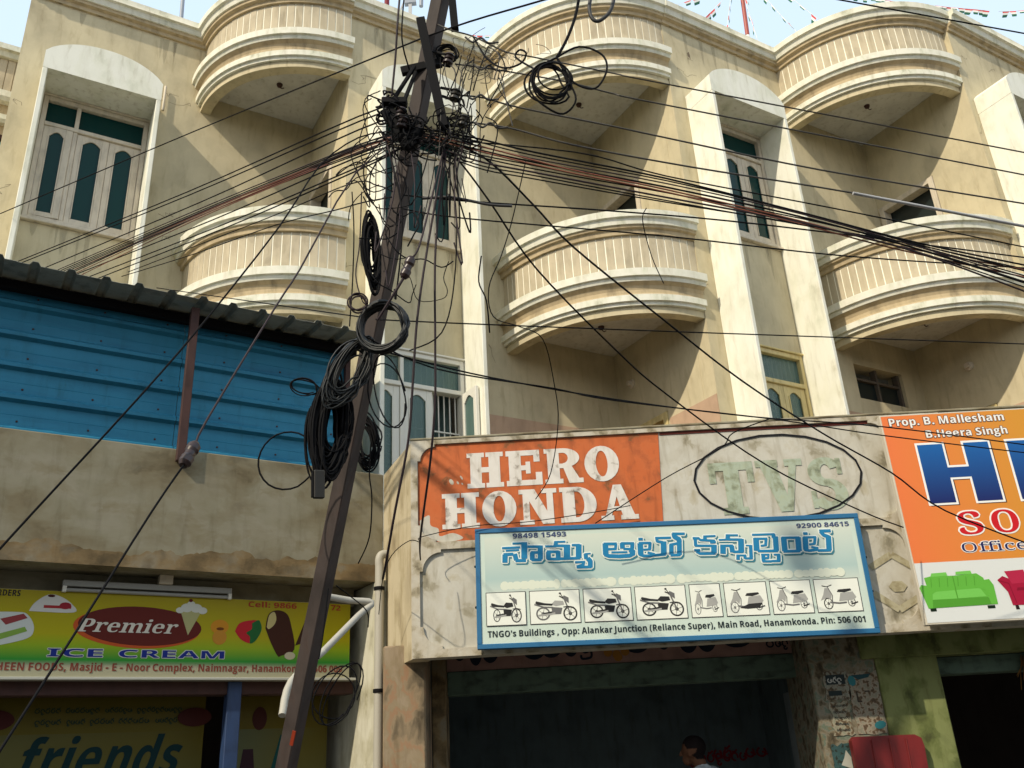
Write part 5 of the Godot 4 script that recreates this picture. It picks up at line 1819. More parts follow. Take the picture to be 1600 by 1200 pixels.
# a knot of wires nobody could count
func tangle(label: String, c: Vector3, size: Vector3, n: int, r: float, m: Material, seed_: int, droop := 0.0) -> void:
	var rr := RandomNumberGenerator.new()
	rr.seed = seed_
	var st := new_st()
	for i in n:
		var pts := []
		var p := c + Vector3(rr.randfn(0, 0.5) * size.x, rr.randfn(0, 0.5) * size.y, rr.randfn(0, 0.5) * size.z)
		var v := Vector3(rr.randfn(), rr.randfn(), rr.randfn() * 0.4).normalized()
		for k in rr.randi_range(4, 7):
			pts.append(p)
			p += v * rr.randf_range(0.25, 0.6) * size.length() * 0.45
			v = (v + Vector3(rr.randfn(), rr.randfn() - droop, rr.randfn() * 0.4) * 0.55 + (c - p) / size.length() * 0.9).normalized()
		tube(st, smooth_path(pts, 4), r * rr.randf_range(0.7, 1.3), 4)
	var o := obj("wire_tangle", st, m)
	tag(o, label, "wires")
	o.set_meta("kind", "stuff")

func insulator(parent: Node3D, at: Vector3, axis: Vector3, m: Material) -> void:
	var st := new_st()
	lathe(st, [Vector2(0.0, -0.03), Vector2(0.017, -0.03), Vector2(0.026, -0.026), Vector2(0.027, -0.015), Vector2(0.017, -0.01), Vector2(0.016, -0.004), Vector2(0.024, -0.001), Vector2(0.026, 0.007), Vector2(0.017, 0.012), Vector2(0.019, 0.017), Vector2(0.026, 0.021), Vector2(0.024, 0.028), Vector2(0.0, 0.03)], at, axis, 16)
	obj("insulator", st, m, parent)

func egg(called: String, label: String, at: Vector3, dir: Vector3) -> void:
	var st := new_st()
	dir = dir.normalized()
	lathe(st, [Vector2(0.0, -0.058), Vector2(0.014, -0.056), Vector2(0.023, -0.042), Vector2(0.024, -0.02), Vector2(0.019, -0.008), Vector2(0.019, 0.008), Vector2(0.024, 0.02), Vector2(0.023, 0.042), Vector2(0.014, 0.056), Vector2(0.0, 0.058)], at, dir, 12)
	var o := obj(called, st, M.ceramic_brown)
	tag(o, label, "insulator")

func bunting(label: String, a: Vector3, b: Vector3, sag: float, n: int, seed_: int, size := 0.12) -> void:
	var rr := RandomNumberGenerator.new()
	rr.seed = seed_
	var t := thing("bunting", label, "bunting", a, 0.0, "strings of paper flags on the roof")
	var pts := []
	for i in 13:
		var f := i / 12.0
		pts.append((b - a) * f + Vector3(0, -sag * 4 * f * (1 - f), 0))
	var st := new_st()
	tube(st, smooth_path(pts, 2), 0.004, 4)
	obj("string", st, M.flag_white, t)
	for i in n:
		var f := (i + 0.5 + rr.randf_range(-0.25, 0.25)) / n
		var at := (b - a) * f + Vector3(0, -sag * 4 * f * (1 - f), 0)
		var along := (b - a).normalized()
		var w := size * rr.randf_range(0.7, 1.1)
		var h := size * rr.randf_range(0.5, 0.95)
		var tw := rr.randf_range(-0.5, 0.5)
		var down := Vector3(rr.randf_range(-0.3, 0.3), -1, tw).normalized()
		var fl := node("flag", t)
		for k in 3:
			st = new_st()
			var d0 := down * h * k / 3.0 + Vector3(0, 0, sin(k * 1.3 + tw) * 0.012)
			var d1 := down * h * (k + 1) / 3.0 + Vector3(0, 0, sin((k + 1) * 1.3 + tw) * 0.012)
			var w0 := along * w * (1.0 - 0.12 * k)
			var w1 := along * w * (1.0 - 0.12 * (k + 1))
			quad(st, at + d0, at + d0 + w0, at + d1 + w1, at + d1)
			obj("stripe", st, [M.flag_red, M.flag_white, M.flag_green][k], fl)

# ---------- a person, meshed from a smooth field of tapered limbs ----------
func capsule(p: Vector3, a: Vector3, b: Vector3, ra: float, rb: float) -> float:
	var ab := b - a
	var t := clampf((p - a).dot(ab) / maxf(ab.length_squared(), 1e-6), 0.0, 1.0)
	return p.distance_to(a + ab * t) - lerpf(ra, rb, t)

func nets(st: SurfaceTool, bones: Array, blend: float, cell: float, paint: Callable) -> void:
	var lo := Vector3(1e9, 1e9, 1e9)
	var hi := -lo
	for b in bones:
		for e in [[b[0], b[2]], [b[1], b[3]]]:
			lo = lo.min(e[0] - Vector3.ONE * (e[1] + 2 * cell))
			hi = hi.max(e[0] + Vector3.ONE * (e[1] + 2 * cell))
	var n := Vector3i(((hi - lo) / cell).ceil())
	var f := PackedFloat32Array()
	f.resize((n.x + 1) * (n.y + 1) * (n.z + 1))
	f.fill(9.0)
	var sx := 1
	var sy := n.x + 1
	var sz := (n.x + 1) * (n.y + 1)
	for b in bones:
		var r := maxf(b[2], b[3]) + blend * 2.0 + cell
		var l := Vector3i(((b[0].min(b[1]) - Vector3.ONE * r - lo) / cell).floor()).clamp(Vector3i.ZERO, n)
		var h := Vector3i(((b[0].max(b[1]) + Vector3.ONE * r - lo) / cell).ceil()).clamp(Vector3i.ZERO, n)
		for z in range(l.z, h.z + 1):
			for y in range(l.y, h.y + 1):
				for x in range(l.x, h.x + 1):
					var i := x + y * sy + z * sz
					var d := capsule(lo + Vector3(x, y, z) * cell, b[0], b[1], b[2], b[3])
					var o := f[i]
					var k := clampf(0.5 + 0.5 * (o - d) / blend, 0.0, 1.0)
					f[i] = lerpf(o, d, k) - blend * k * (1.0 - k)
	var id := {}
	var vs := PackedVector3Array()
	for z in n.z:
		for y in n.y:
			for x in n.x:
				var i := x + y * sy + z * sz
				var s := 0
				var acc := Vector3.ZERO
				for e in [[0, sx], [0, sy], [0, sz], [sx, sx + sy], [sx, sx + sz], [sy, sx + sy], [sy, sy + sz], [sz, sx + sz], [sz, sy + sz], [sx + sy, sx + sy + sz], [sx + sz, sx + sy + sz], [sy + sz, sx + sy + sz]]:
					var a := f[i + e[0]]
					var c := f[i + e[1]]
					if (a < 0.0) != (c < 0.0):
						var t := a / (a - c)
						acc += corner(e[0], sy, sz).lerp(corner(e[1], sy, sz), t)
						s += 1
				if s > 0:
					id[i] = vs.size()
					vs.append(lo + (Vector3(x, y, z) + acc / s) * cell)
	st.set_smooth_group(0)
	for i in id:
		for e in [[sx, sy, sz], [sy, sz, sx], [sz, sx, sy]]:
			var a := f[i]
			var c := f[i + e[0]]
			if (a < 0.0) != (c < 0.0):
				if id.has(i - e[1]) and id.has(i - e[2]) and id.has(i - e[1] - e[2]):
					var q := [vs[id[i]], vs[id[i - e[1]]], vs[id[i - e[1] - e[2]]], vs[id[i - e[2]]]]
					if a < 0.0:
						q.reverse()
					for k in [0, 2, 1, 0, 3, 2]:
						st.set_color(paint.call(q[k]))
						st.add_vertex(q[k])
	st.set_smooth_group(-1)

func corner(o: int, sy: int, sz: int) -> Vector3:
	return Vector3(o % sy, (o % sz) / sy, o / sz)

func build_person() -> void:
	# stands in the shop, seen from behind, turned and bent to the left, looking down
	var t := thing("person", "person in a white shirt bending to the left inside the dark shop", "person", P(1.37, 0.07, 7.85), -0.55)
	var st := new_st()
	var skin := Color(0.16, 0.075, 0.045)
	var hair := Color(0.012, 0.010, 0.010)
	var shirt := Color(0.62, 0.70, 0.74)
	var trousers := Color(0.03, 0.03, 0.04)
	var V := func(x, y, z): return Vector3(x, y, z)
	var hip := Vector3(0.12, 0.92, 0.0)
	var chest := Vector3(0.06, 1.26, 0.0)
	var neck := Vector3(-0.015, 1.45, 0.02)
	var body := [
		[hip + Vector3(0, 0, 0.09), Vector3(0.12, 0.50, 0.11), 0.095, 0.065], [Vector3(0.12, 0.50, 0.11), Vector3(0.15, 0.07, 0.11), 0.062, 0.045],
		[hip + Vector3(0, 0, -0.09), Vector3(0.10, 0.50, -0.12), 0.095, 0.065], [Vector3(0.10, 0.50, -0.12), Vector3(0.13, 0.07, -0.12), 0.062, 0.045],
		[Vector3(0.15, 0.04, 0.11), Vector3(0.0, 0.03, 0.12), 0.045, 0.035], [Vector3(0.13, 0.04, -0.12), Vector3(-0.02, 0.03, -0.13), 0.045, 0.035],
		[hip + Vector3(0, 0, 0.07), hip + Vector3(0, 0, -0.07), 0.12, 0.12], [hip, chest, 0.125, 0.145],
		[chest + Vector3(0, 0.05, 0.08), chest + Vector3(0, 0.05, -0.08), 0.115, 0.115],
		[neck + Vector3(0.03, -0.05, 0.15), neck + Vector3(0.03, -0.05, -0.15), 0.07, 0.07], [chest, neck, 0.10, 0.058],
		[neck + Vector3(0.03, -0.06, 0.19), Vector3(-0.04, 1.12, 0.27), 0.058, 0.046], [Vector3(-0.04, 1.12, 0.27), Vector3(-0.26, 1.02, 0.18), 0.042, 0.030],
		[neck + Vector3(0.03, -0.06, -0.19), Vector3(-0.06, 1.12, -0.26), 0.058, 0.046], [Vector3(-0.06, 1.12, -0.26), Vector3(-0.28, 1.02, -0.16), 0.042, 0.030]]
	nets(st, body, 0.035, 0.022, func(q): return shirt if q.y > 0.9 and q.x > -0.2 else (trousers if q.y > 0.07 and q.x > -0.2 else (skin if q.x < -0.15 and q.y > 0.5 else trousers)))
	# head with face towards the left and a little down
	var hc := neck + Vector3(-0.055, 0.135, 0.005)
	var head := [[hc + Vector3(0.015, 0.03, 0.018), hc + Vector3(0.015, 0.03, -0.018), 0.088, 0.088], [hc + Vector3(-0.02, 0.0, 0.0), hc + Vector3(-0.05, -0.065, 0.0), 0.072, 0.042],
		[hc + Vector3(0.02, -0.02, 0), neck + Vector3(0.01, -0.02, 0), 0.055, 0.052], [hc + Vector3(-0.085, 0.015, 0), hc + Vector3(-0.108, -0.022, 0), 0.010, 0.015],
		[hc + Vector3(-0.078, -0.058, 0.014), hc + Vector3(-0.078, -0.058, -0.014), 0.012, 0.012], [hc + Vector3(0.005, 0.005, 0.092), hc + Vector3(0.002, -0.035, 0.086), 0.014, 0.009],
		[hc + Vector3(0.005, 0.005, -0.092), hc + Vector3(0.002, -0.035, -0.086), 0.014, 0.009]]
	nets(st, head, 0.014, 0.008, func(q): return hair if (q - hc).y > 0.055 - maxf(0.0, (q - hc).x + 0.03) * 1.6 and (q - hc).y > -0.06 and not (absf((q - hc).z) > 0.085 and (q - hc).y < 0.02) else skin)
	for s in [-1.0, 1.0]:
		for k in 3:
			lathe(st, [Vector2(0, -0.009), Vector2(0.009, 0), Vector2(0, 0.009)], hc + Vector3(-0.078, 0.012, 0.03 * s), Vector3(-1, 0, 0.2 * s), 8)
		# fingers and thumb
		var w := Vector3(-0.27, 1.02, 0.175 * s)
		st.set_color(skin)
		tube(st, PackedVector3Array([w, w + Vector3(-0.05, -0.02, 0), w + Vector3(-0.09, -0.04, 0)]), 0.034, 8, true, 0.03)
		for k in 4:
			var b := w + Vector3(-0.085, -0.04, (k - 1.5) * 0.019)
			var l := [0.07, 0.082, 0.076, 0.058][k] as float
			tube(st, PackedVector3Array([b, b + Vector3(-l * 0.5, -l * 0.25, 0), b + Vector3(-l * 0.7, -l * 0.7, 0)]), 0.009, 6, true, 0.007)
		var th := w + Vector3(-0.03, -0.02, -0.03 * s)
		tube(st, PackedVector3Array([th, th + Vector3(-0.035, -0.01, -0.025 * s), th + Vector3(-0.065, -0.03, -0.02 * s)]), 0.010, 6, true, 0.008)
	var m := vc_mat(0.8)
	obj("body", st, m, t)

func build_street() -> void:
	var pole := thing("utility_pole", "leaning dark steel utility pole with crossed struts and insulators", "utility pole", P(0, 0, 0))
	var st := new_st()
	bar(st, P(-1.512, 0.269, 5.000), P(-0.168, 5.872, 3.514), 0.072, 0.085, -0.30, 0.005)
	obj("shaft", st, M.pole, pole)
	st = new_st()
	bar(st, P(-0.376, 5.255, 3.580), P(-0.266, 4.534, 3.580), 0.046, 0.040, 0.00, 0.003)
	obj("strut", st, M.iron, pole)
	st = new_st()
	bar(st, P(-0.211, 5.493, 3.580), P(-0.196, 5.171, 3.580), 0.040, 0.040, 0.00, 0.003)
	obj("strut", st, M.iron, pole)
	st = new_st()
	bar(st, P(-0.494, 5.018, 3.700), P(-0.280, 5.064, 3.700), 0.050, 0.030, 0.00, 0.003)
	obj("clamp", st, M.iron, pole)
	st = new_st()
	bar(st, P(-0.418, 5.011, 3.660), P(-0.543, 4.706, 3.600), 0.018, 0.018, 0.00, 0.003)
	obj("stay_rod", st, M.iron, pole)
	st = new_st()
	bar(st, P(-0.412, 4.976, 3.660), P(-0.478, 4.702, 3.600), 0.018, 0.018, 0.00, 0.003)
	obj("stay_rod", st, M.iron, pole)
	st = new_st()
	bar(st, P(-0.579, 4.733, 3.600), P(-0.452, 4.724, 3.600), 0.035, 0.050, 0.00, 0.003)
	obj("bracket", st, M.iron, pole)
	st = new_st()
	bar(st, P(-0.559, 4.700, 3.620), P(-0.462, 4.521, 3.620), 0.070, 0.040, 0.00, 0.003)
	obj("bracket", st, M.iron, pole)
	st = new_st()
	bar(st, P(-0.319, 5.070, 3.620), P(-0.236, 5.000, 3.580), 0.016, 0.010, 0.00, 0.003)
	obj("strap", st, M.iron, pole)
	st = new_st()
	bar(st, P(-0.300, 4.983, 3.620), P(-0.225, 4.923, 3.580), 0.016, 0.010, 0.00, 0.003)
	obj("strap", st, M.iron, pole)
	st = new_st()
	bar(st, P(-0.283, 4.825, 3.620), P(-0.212, 4.768, 3.580), 0.016, 0.010, 0.00, 0.003)
	obj("strap", st, M.iron, pole)
	st = new_st()
	bar(st, P(-0.278, 4.771, 3.620), P(-0.208, 4.702, 3.580), 0.016, 0.010, 0.00, 0.003)
	obj("strap", st, M.iron, pole)
	st = new_st()
	bar(st, P(-0.268, 4.623, 3.620), P(-0.175, 4.591, 3.580), 0.016, 0.010, 0.00, 0.003)
	obj("strap", st, M.iron, pole)
	st = new_st()
	bar(st, P(-0.262, 4.583, 3.620), P(-0.170, 4.540, 3.580), 0.016, 0.010, 0.00, 0.003)
	obj("strap", st, M.iron, pole)
	insulator(pole, P(-0.233, 4.961, 3.570), Vector3(0.25, 1, 0.1), M.ceramic_brown)
	insulator(pole, P(-0.206, 4.726, 3.570), Vector3(0.25, 1, 0.1), M.ceramic)
	insulator(pole, P(-0.169, 4.559, 3.570), Vector3(0.25, 1, 0.1), M.ceramic)
	insulator(pole, P(-0.478, 4.628, 3.570), Vector3(0.25, 1, 0.1), M.ceramic_brown)
	insulator(pole, P(-0.471, 4.572, 3.570), Vector3(0.25, 1, 0.1), M.ceramic_brown)
	st = new_st()
	lathe(st, [Vector2(0.0, -0.05), Vector2(0.035, -0.03), Vector2(0.04, 0.0), Vector2(0.03, 0.035), Vector2(0.0, 0.05)], P(-0.443, 4.559, 3.620), Vector3(-0.35, 1, 0.2), 9)
	lathe(st, [Vector2(0.0, -0.05), Vector2(0.035, -0.03), Vector2(0.04, 0.0), Vector2(0.03, 0.035), Vector2(0.0, 0.05)], P(-0.469, 4.525, 3.620), Vector3(-0.70, 1, 0.2), 9)
	lathe(st, [Vector2(0.0, -0.05), Vector2(0.035, -0.03), Vector2(0.04, 0.0), Vector2(0.03, 0.035), Vector2(0.0, 0.05)], P(-0.417, 4.530, 3.620), Vector3(0.30, 1, 0.2), 9)
	lathe(st, [Vector2(0.0, -0.05), Vector2(0.035, -0.03), Vector2(0.04, 0.0), Vector2(0.03, 0.035), Vector2(0.0, 0.05)], P(-0.443, 4.480, 3.620), Vector3(-0.86, 1, 0.2), 9)
	lathe(st, [Vector2(0.0, -0.05), Vector2(0.035, -0.03), Vector2(0.04, 0.0), Vector2(0.03, 0.035), Vector2(0.0, 0.05)], P(-0.475, 4.581, 3.620), Vector3(0.07, 1, 0.2), 9)
	obj("taped_joint", st, M.cable, pole)
	st = new_st()
	bar(st, P(-1.129, 1.752, 4.514), P(-1.112, 1.814, 4.493), 0.018, 0.006, -0.30)
	obj("paint_mark", st, ink(0.22, 0.03, 0.012), pole)
	cable([P(-4.981, 6.912, 7.400), P(-2.707, 6.662, 6.111), P(-0.827, 5.589, 4.233), P(-0.217, 5.102, 3.500), P(0.250, 4.945, 3.200), P(0.703, 4.986, 3.100)], 0.0050, M.cable, "lone thin wire rising past the pole top from the far left edge", "", 5)
	cable([P(-4.850, 6.100, 7.200), P(-2.404, 5.781, 5.678), P(-0.765, 4.944, 3.944), P(-0.505, 4.738, 3.650)], 0.0046, M.cable, "thin black cable of the upper left run, ending behind the shed roof", "cables from the pole to the left, behind the shed roof", 5)
	cable([P(-4.817, 6.084, 7.200), P(-2.382, 5.753, 5.678), P(-0.753, 4.913, 3.944), P(-0.495, 4.709, 3.650)], 0.0046, M.cable, "thin black cable of the upper left run, ending behind the shed roof", "cables from the pole to the left, behind the shed roof", 5)
	cable([P(-4.577, 6.014, 7.200), P(-2.290, 5.682, 5.678), P(-0.763, 4.852, 3.944), P(-0.505, 4.652, 3.650)], 0.0046, M.cable, "thin black cable of the upper left run, ending behind the shed roof", "cables from the pole to the left, behind the shed roof", 5)
	cable([P(-4.424, 5.991, 7.200), P(-2.350, 5.595, 5.678), P(-1.187, 5.081, 4.522), P(-0.717, 4.767, 3.944), P(-0.468, 4.545, 3.620)], 0.0038, M.cable_wine, "black cable in the thick lower left bundle, ending behind the shed roof", "cables from the pole to the left, behind the shed roof", 5)
	cable([P(-4.397, 5.982, 7.200), P(-2.348, 5.574, 5.678), P(-1.186, 5.068, 4.522), P(-0.735, 4.759, 3.944), P(-0.468, 4.569, 3.620)], 0.0038, M.cable, "black cable in the thick lower left bundle, ending behind the shed roof", "cables from the pole to the left, behind the shed roof", 5)
	cable([P(-4.369, 5.974, 7.200), P(-2.347, 5.561, 5.678), P(-1.186, 5.055, 4.522), P(-0.732, 4.749, 3.944), P(-0.469, 4.527, 3.620)], 0.0038, M.cable_wine, "black cable in the thick lower left bundle, ending behind the shed roof", "cables from the pole to the left, behind the shed roof", 5)
	cable([P(-4.341, 5.965, 7.200), P(-2.346, 5.553, 5.678), P(-1.185, 5.043, 4.522), P(-0.730, 4.740, 3.944), P(-0.468, 4.538, 3.620)], 0.0038, M.cable, "black cable in the thick lower left bundle, ending behind the shed roof", "cables from the pole to the left, behind the shed roof", 5)
	cable([P(-4.314, 5.957, 7.200), P(-2.345, 5.532, 5.678), P(-1.185, 5.031, 4.522), P(-0.684, 4.727, 3.944), P(-0.468, 4.551, 3.620)], 0.0038, M.cable_wine, "black cable in the thick lower left bundle, ending behind the shed roof", "cables from the pole to the left, behind the shed roof", 5)
	cable([P(-4.286, 5.948, 7.200), P(-2.344, 5.532, 5.678), P(-1.185, 5.018, 4.522), P(-0.682, 4.718, 3.944), P(-0.469, 4.525, 3.620)], 0.0038, M.cable, "black cable in the thick lower left bundle, ending behind the shed roof", "cables from the pole to the left, behind the shed roof", 5)
	cable([P(-4.289, 5.969, 7.200), P(-2.346, 5.545, 5.678), P(-1.186, 5.052, 4.522), P(-0.674, 4.764, 3.944), P(-0.424, 4.530, 3.600)], 0.0035, M.cable_orange, "orange cable in the lower left bundle, ending behind the shed roof", "cables from the pole to the left, behind the shed roof", 5)
	cable([P(-4.193, 5.963, 7.200), P(-2.344, 5.527, 5.678), P(-1.185, 5.037, 4.522), P(-0.674, 4.751, 3.944), P(-0.424, 4.518, 3.600)], 0.0035, M.cable_orange, "orange cable in the lower left bundle, ending behind the shed roof", "cables from the pole to the left, behind the shed roof", 5)
	cable([P(-4.097, 5.957, 7.200), P(-2.342, 5.510, 5.678), P(-1.185, 5.023, 4.522), P(-0.674, 4.738, 3.944), P(-0.425, 4.506, 3.600)], 0.0035, M.cable_orange, "orange cable in the lower left bundle, ending behind the shed roof", "cables from the pole to the left, behind the shed roof", 5)
	cable([P(-4.058, 5.938, 7.100), P(-2.197, 5.509, 5.678), P(-0.760, 4.672, 3.944), P(-0.495, 4.480, 3.650)], 0.0046, M.cable, "black cable under the orange ones on the left, ending behind the shed roof", "cables from the pole to the left, behind the shed roof", 5)
	cable([P(-3.907, 5.915, 7.100), P(-2.133, 5.454, 5.678), P(-0.759, 4.605, 3.944), P(-0.495, 4.480, 3.650)], 0.0046, M.cable, "black cable under the orange ones on the left, ending behind the shed roof", "cables from the pole to the left, behind the shed roof", 5)
	cable([P(-3.816, 5.895, 7.100), P(-2.090, 5.434, 5.678), P(-0.752, 4.588, 3.944), P(-0.495, 4.480, 3.650)], 0.0046, M.cable, "black cable under the orange ones on the left, ending behind the shed roof", "cables from the pole to the left, behind the shed roof", 5)
	cable([P(-3.477, 5.870, 7.000), P(-2.611, 5.677, 6.400), P(-1.579, 5.142, 5.244), P(-0.968, 4.639, 4.378), P(-0.752, 4.425, 4.017), P(-0.544, 4.226, 3.700)], 0.0038, M.cable, "thin spliced cable over the left balcony rail, ending low on the pole", "", 5)
	cable([P(-3.424, 5.913, 7.000), P(-1.717, 5.407, 5.533), P(-0.867, 4.708, 4.233), P(-0.631, 4.372, 3.800), P(-0.534, 4.256, 3.700)], 0.0038, M.cable, "thin cable with a dark splice just left of the pole, over the left balcony", "", 5)
	cable([P(-2.963, 5.494, 6.600), P(-1.768, 4.706, 5.533), P(-0.798, 3.853, 4.233), P(-0.489, 3.658, 3.944), P(0.554, 3.693, 4.233), P(1.851, 3.781, 4.667), P(3.257, 3.785, 4.956)], 0.0038, M.cable, "long nearly level wire crossing in front of the middle balconies", "", 5)
	cable([P(-0.544, 4.631, 3.700), P(-0.705, 4.561, 3.650), P(-0.857, 4.290, 3.500), P(-0.944, 3.757, 3.200), P(-1.114, 3.155, 2.900), P(-1.228, 2.783, 2.700), P(-1.404, 2.352, 2.500), P(-1.466, 2.168, 2.400)], 0.0038, M.cable, "stay wire without insulator, crossing the parapet at the left edge", "", 3)
	cable([P(-0.452, 4.624, 3.700), P(-0.695, 4.271, 3.550), P(-0.875, 3.602, 3.300), P(-0.933, 3.385, 3.200), P(-1.085, 2.798, 2.950), P(-1.101, 2.683, 2.900)], 0.0042, M.cable_wine, "upper length of the stay wire above the brown insulator on the left", "", 3)
	cable([P(-1.116, 2.591, 2.850), P(-1.163, 2.410, 2.750), P(-1.254, 2.017, 2.550), P(-1.301, 1.658, 2.300)], 0.0038, M.cable, "lower length of the stay wire, over the ice cream signboard", "", 3)
	egg("stay_insulator", "brown stay insulator in front of the left parapet", P(-1.112, 2.639, 2.880), Vector3(0.015, 0.092, -0.050))
	cable([P(-0.249, 4.530, 3.600), P(-0.340, 4.064, 3.550), P(-0.388, 3.807, 3.500), P(-0.423, 3.745, 3.500)], 0.0050, M.cable_wine, "dark wire from the pole head down to the insulator right of the pole", "", 5)
	cable([P(-0.456, 3.654, 3.500), P(-0.496, 3.581, 3.500), P(-0.583, 3.467, 3.550)], 0.0067, M.cable_wine, "dark twisted wire below the insulator right of the pole", "", 5)
	egg("stay_insulator", "dark brown stay insulator just right of the pole", P(-0.441, 3.699, 3.500), Vector3(0.032, 0.091, -0.000))
	cable([P(-0.350, 5.375, 3.700), P(-0.229, 5.174, 3.580), P(-0.104, 5.136, 3.600), P(0.062, 5.020, 3.600), P(0.199, 4.975, 3.600), P(0.628, 4.926, 3.700), P(0.887, 4.839, 3.700), P(2.881, 4.567, 4.089), P(3.314, 4.561, 4.233)], 0.0042, M.bare_wire, "topmost bare line wire leaving the pole head to the right", "", 5)
	cable([P(-0.201, 4.929, 3.570), P(-0.013, 4.910, 3.600), P(0.349, 4.804, 3.600), P(0.606, 4.748, 3.650), P(0.871, 4.702, 3.700), P(2.841, 4.420, 4.089), P(3.269, 4.412, 4.233)], 0.0042, M.bare_wire, "second line wire from the top, from the uppermost brown insulator to the right", "", 5)
	cable([P(-0.184, 4.725, 3.570), P(-0.062, 4.726, 3.600), P(0.112, 4.653, 3.600), P(0.587, 4.541, 3.650), P(0.846, 4.495, 3.700), P(1.638, 4.316, 3.800), P(2.790, 4.237, 4.089), P(3.215, 4.233, 4.233)], 0.0046, M.bare_wire, "third line wire from the top, from the middle insulator to the right", "", 5)
	cable([P(-0.150, 4.554, 3.570), P(0.070, 4.524, 3.600), P(0.373, 4.401, 3.600), P(0.952, 4.307, 3.700), P(1.756, 4.171, 3.800), P(2.752, 4.098, 4.089)], 0.0046, M.bare_wire, "fourth line wire from the top, from the lowest insulator to the right", "", 5)
	cable([P(1.760, 4.160, 3.790), P(2.165, 4.115, 3.887), P(2.876, 4.058, 4.089)], 0.0084, M.conduit, "pale grey sleeve on a line wire before the upper right balcony", "", 3)
	cable([P(-0.143, 5.095, 3.560), P(-0.104, 5.058, 3.560), P(-0.063, 5.095, 3.570), P(-0.025, 5.067, 3.580), P(0.028, 5.077, 3.590)], 0.0055, M.bare_wire, "short twisted binding on a line wire near its insulator", "wire bindings at the insulators", 5)
	cable([P(-0.106, 4.909, 3.560), P(-0.068, 4.873, 3.560), P(-0.028, 4.908, 3.570), P(0.010, 4.881, 3.580), P(0.063, 4.891, 3.590)], 0.0055, M.bare_wire, "short twisted binding on a line wire near its insulator", "wire bindings at the insulators", 5)
	cable([P(-0.154, 4.722, 3.560), P(-0.117, 4.687, 3.560), P(-0.077, 4.721, 3.570), P(-0.040, 4.695, 3.580), P(0.012, 4.704, 3.590)], 0.0055, M.bare_wire, "short twisted binding on a line wire near its insulator", "wire bindings at the insulators", 5)
	cable([P(-0.112, 4.543, 3.560), P(-0.075, 4.509, 3.560), P(-0.036, 4.542, 3.570), P(0.000, 4.516, 3.580), P(0.051, 4.525, 3.590)], 0.0055, M.bare_wire, "short twisted binding on a line wire near its insulator", "wire bindings at the insulators", 5)
	cable([P(-0.411, 4.517, 3.620), P(0.387, 4.435, 3.700), P(0.830, 4.298, 3.750), P(1.706, 4.181, 3.944), P(2.876, 4.034, 4.233)], 0.0038, M.cable, "thin black wire just above the right bundle", "", 5)
	cable([P(-0.449, 4.587, 3.620), P(-0.123, 4.481, 3.600), P(0.174, 4.388, 3.620), P(0.817, 4.248, 3.700), P(1.481, 4.073, 3.800), P(2.069, 3.955, 3.944), P(2.748, 3.844, 4.089)], 0.0049, M.cable, "black cable in the bundle running from the pole to the right edge", "black cables of the right bundle", 5)
	cable([P(-0.449, 4.578, 3.620), P(-0.123, 4.461, 3.600), P(0.172, 4.368, 3.620), P(0.815, 4.235, 3.700), P(1.481, 4.071, 3.800), P(2.067, 3.946, 3.944), P(2.738, 3.807, 4.089)], 0.0035, M.cable, "black cable in the bundle running from the pole to the right edge", "black cables of the right bundle", 5)
	cable([P(-0.449, 4.568, 3.620), P(-0.124, 4.439, 3.600), P(0.171, 4.348, 3.620), P(0.813, 4.218, 3.700), P(1.479, 4.064, 3.800), P(2.065, 3.933, 3.944), P(2.725, 3.762, 4.089)], 0.0035, M.cable_wine, "black cable in the bundle running from the pole to the right edge", "black cables of the right bundle", 5)
	cable([P(-0.449, 4.559, 3.620), P(-0.125, 4.415, 3.600), P(0.170, 4.328, 3.620), P(0.811, 4.196, 3.700), P(1.476, 4.047, 3.800), P(2.062, 3.921, 3.944), P(2.717, 3.733, 4.089)], 0.0049, M.cable, "black cable in the bundle running from the pole to the right edge", "black cables of the right bundle", 5)
	cable([P(-0.449, 4.549, 3.620), P(-0.126, 4.386, 3.600), P(0.169, 4.308, 3.620), P(0.807, 4.165, 3.700), P(1.471, 4.016, 3.800), P(2.058, 3.904, 3.944), P(2.710, 3.707, 4.089)], 0.0035, M.cable, "black cable in the bundle running from the pole to the right edge", "black cables of the right bundle", 5)
	cable([P(-0.449, 4.540, 3.620), P(-0.126, 4.374, 3.600), P(0.168, 4.288, 3.620), P(0.807, 4.164, 3.700), P(1.474, 4.037, 3.800), P(2.065, 3.936, 3.944), P(2.729, 3.777, 4.089)], 0.0035, M.cable, "black cable in the bundle running from the pole to the right edge", "black cables of the right bundle", 5)
	cable([P(-0.449, 4.530, 3.620), P(-0.127, 4.347, 3.600), P(0.166, 4.268, 3.620), P(0.804, 4.136, 3.700), P(1.470, 4.011, 3.800), P(2.057, 3.900, 3.944), P(2.702, 3.681, 4.089)], 0.0049, M.cable_wine, "black cable in the bundle running from the pole to the right edge", "black cables of the right bundle", 5)
	cable([P(-0.449, 4.521, 3.620), P(-0.128, 4.325, 3.600), P(0.165, 4.249, 3.620), P(0.802, 4.118, 3.700), P(1.468, 4.000, 3.800), P(2.066, 3.940, 3.944), P(2.741, 3.818, 4.089)], 0.0035, M.cable, "black cable in the bundle running from the pole to the right edge", "black cables of the right bundle", 5)
	cable([P(-0.449, 4.511, 3.620), P(-0.129, 4.307, 3.600), P(0.164, 4.229, 3.620), P(0.800, 4.108, 3.700), P(1.469, 4.004, 3.800), P(2.062, 3.922, 3.944), P(2.719, 3.740, 4.089)], 0.0035, M.cable, "black cable in the bundle running from the pole to the right edge", "black cables of the right bundle", 5)
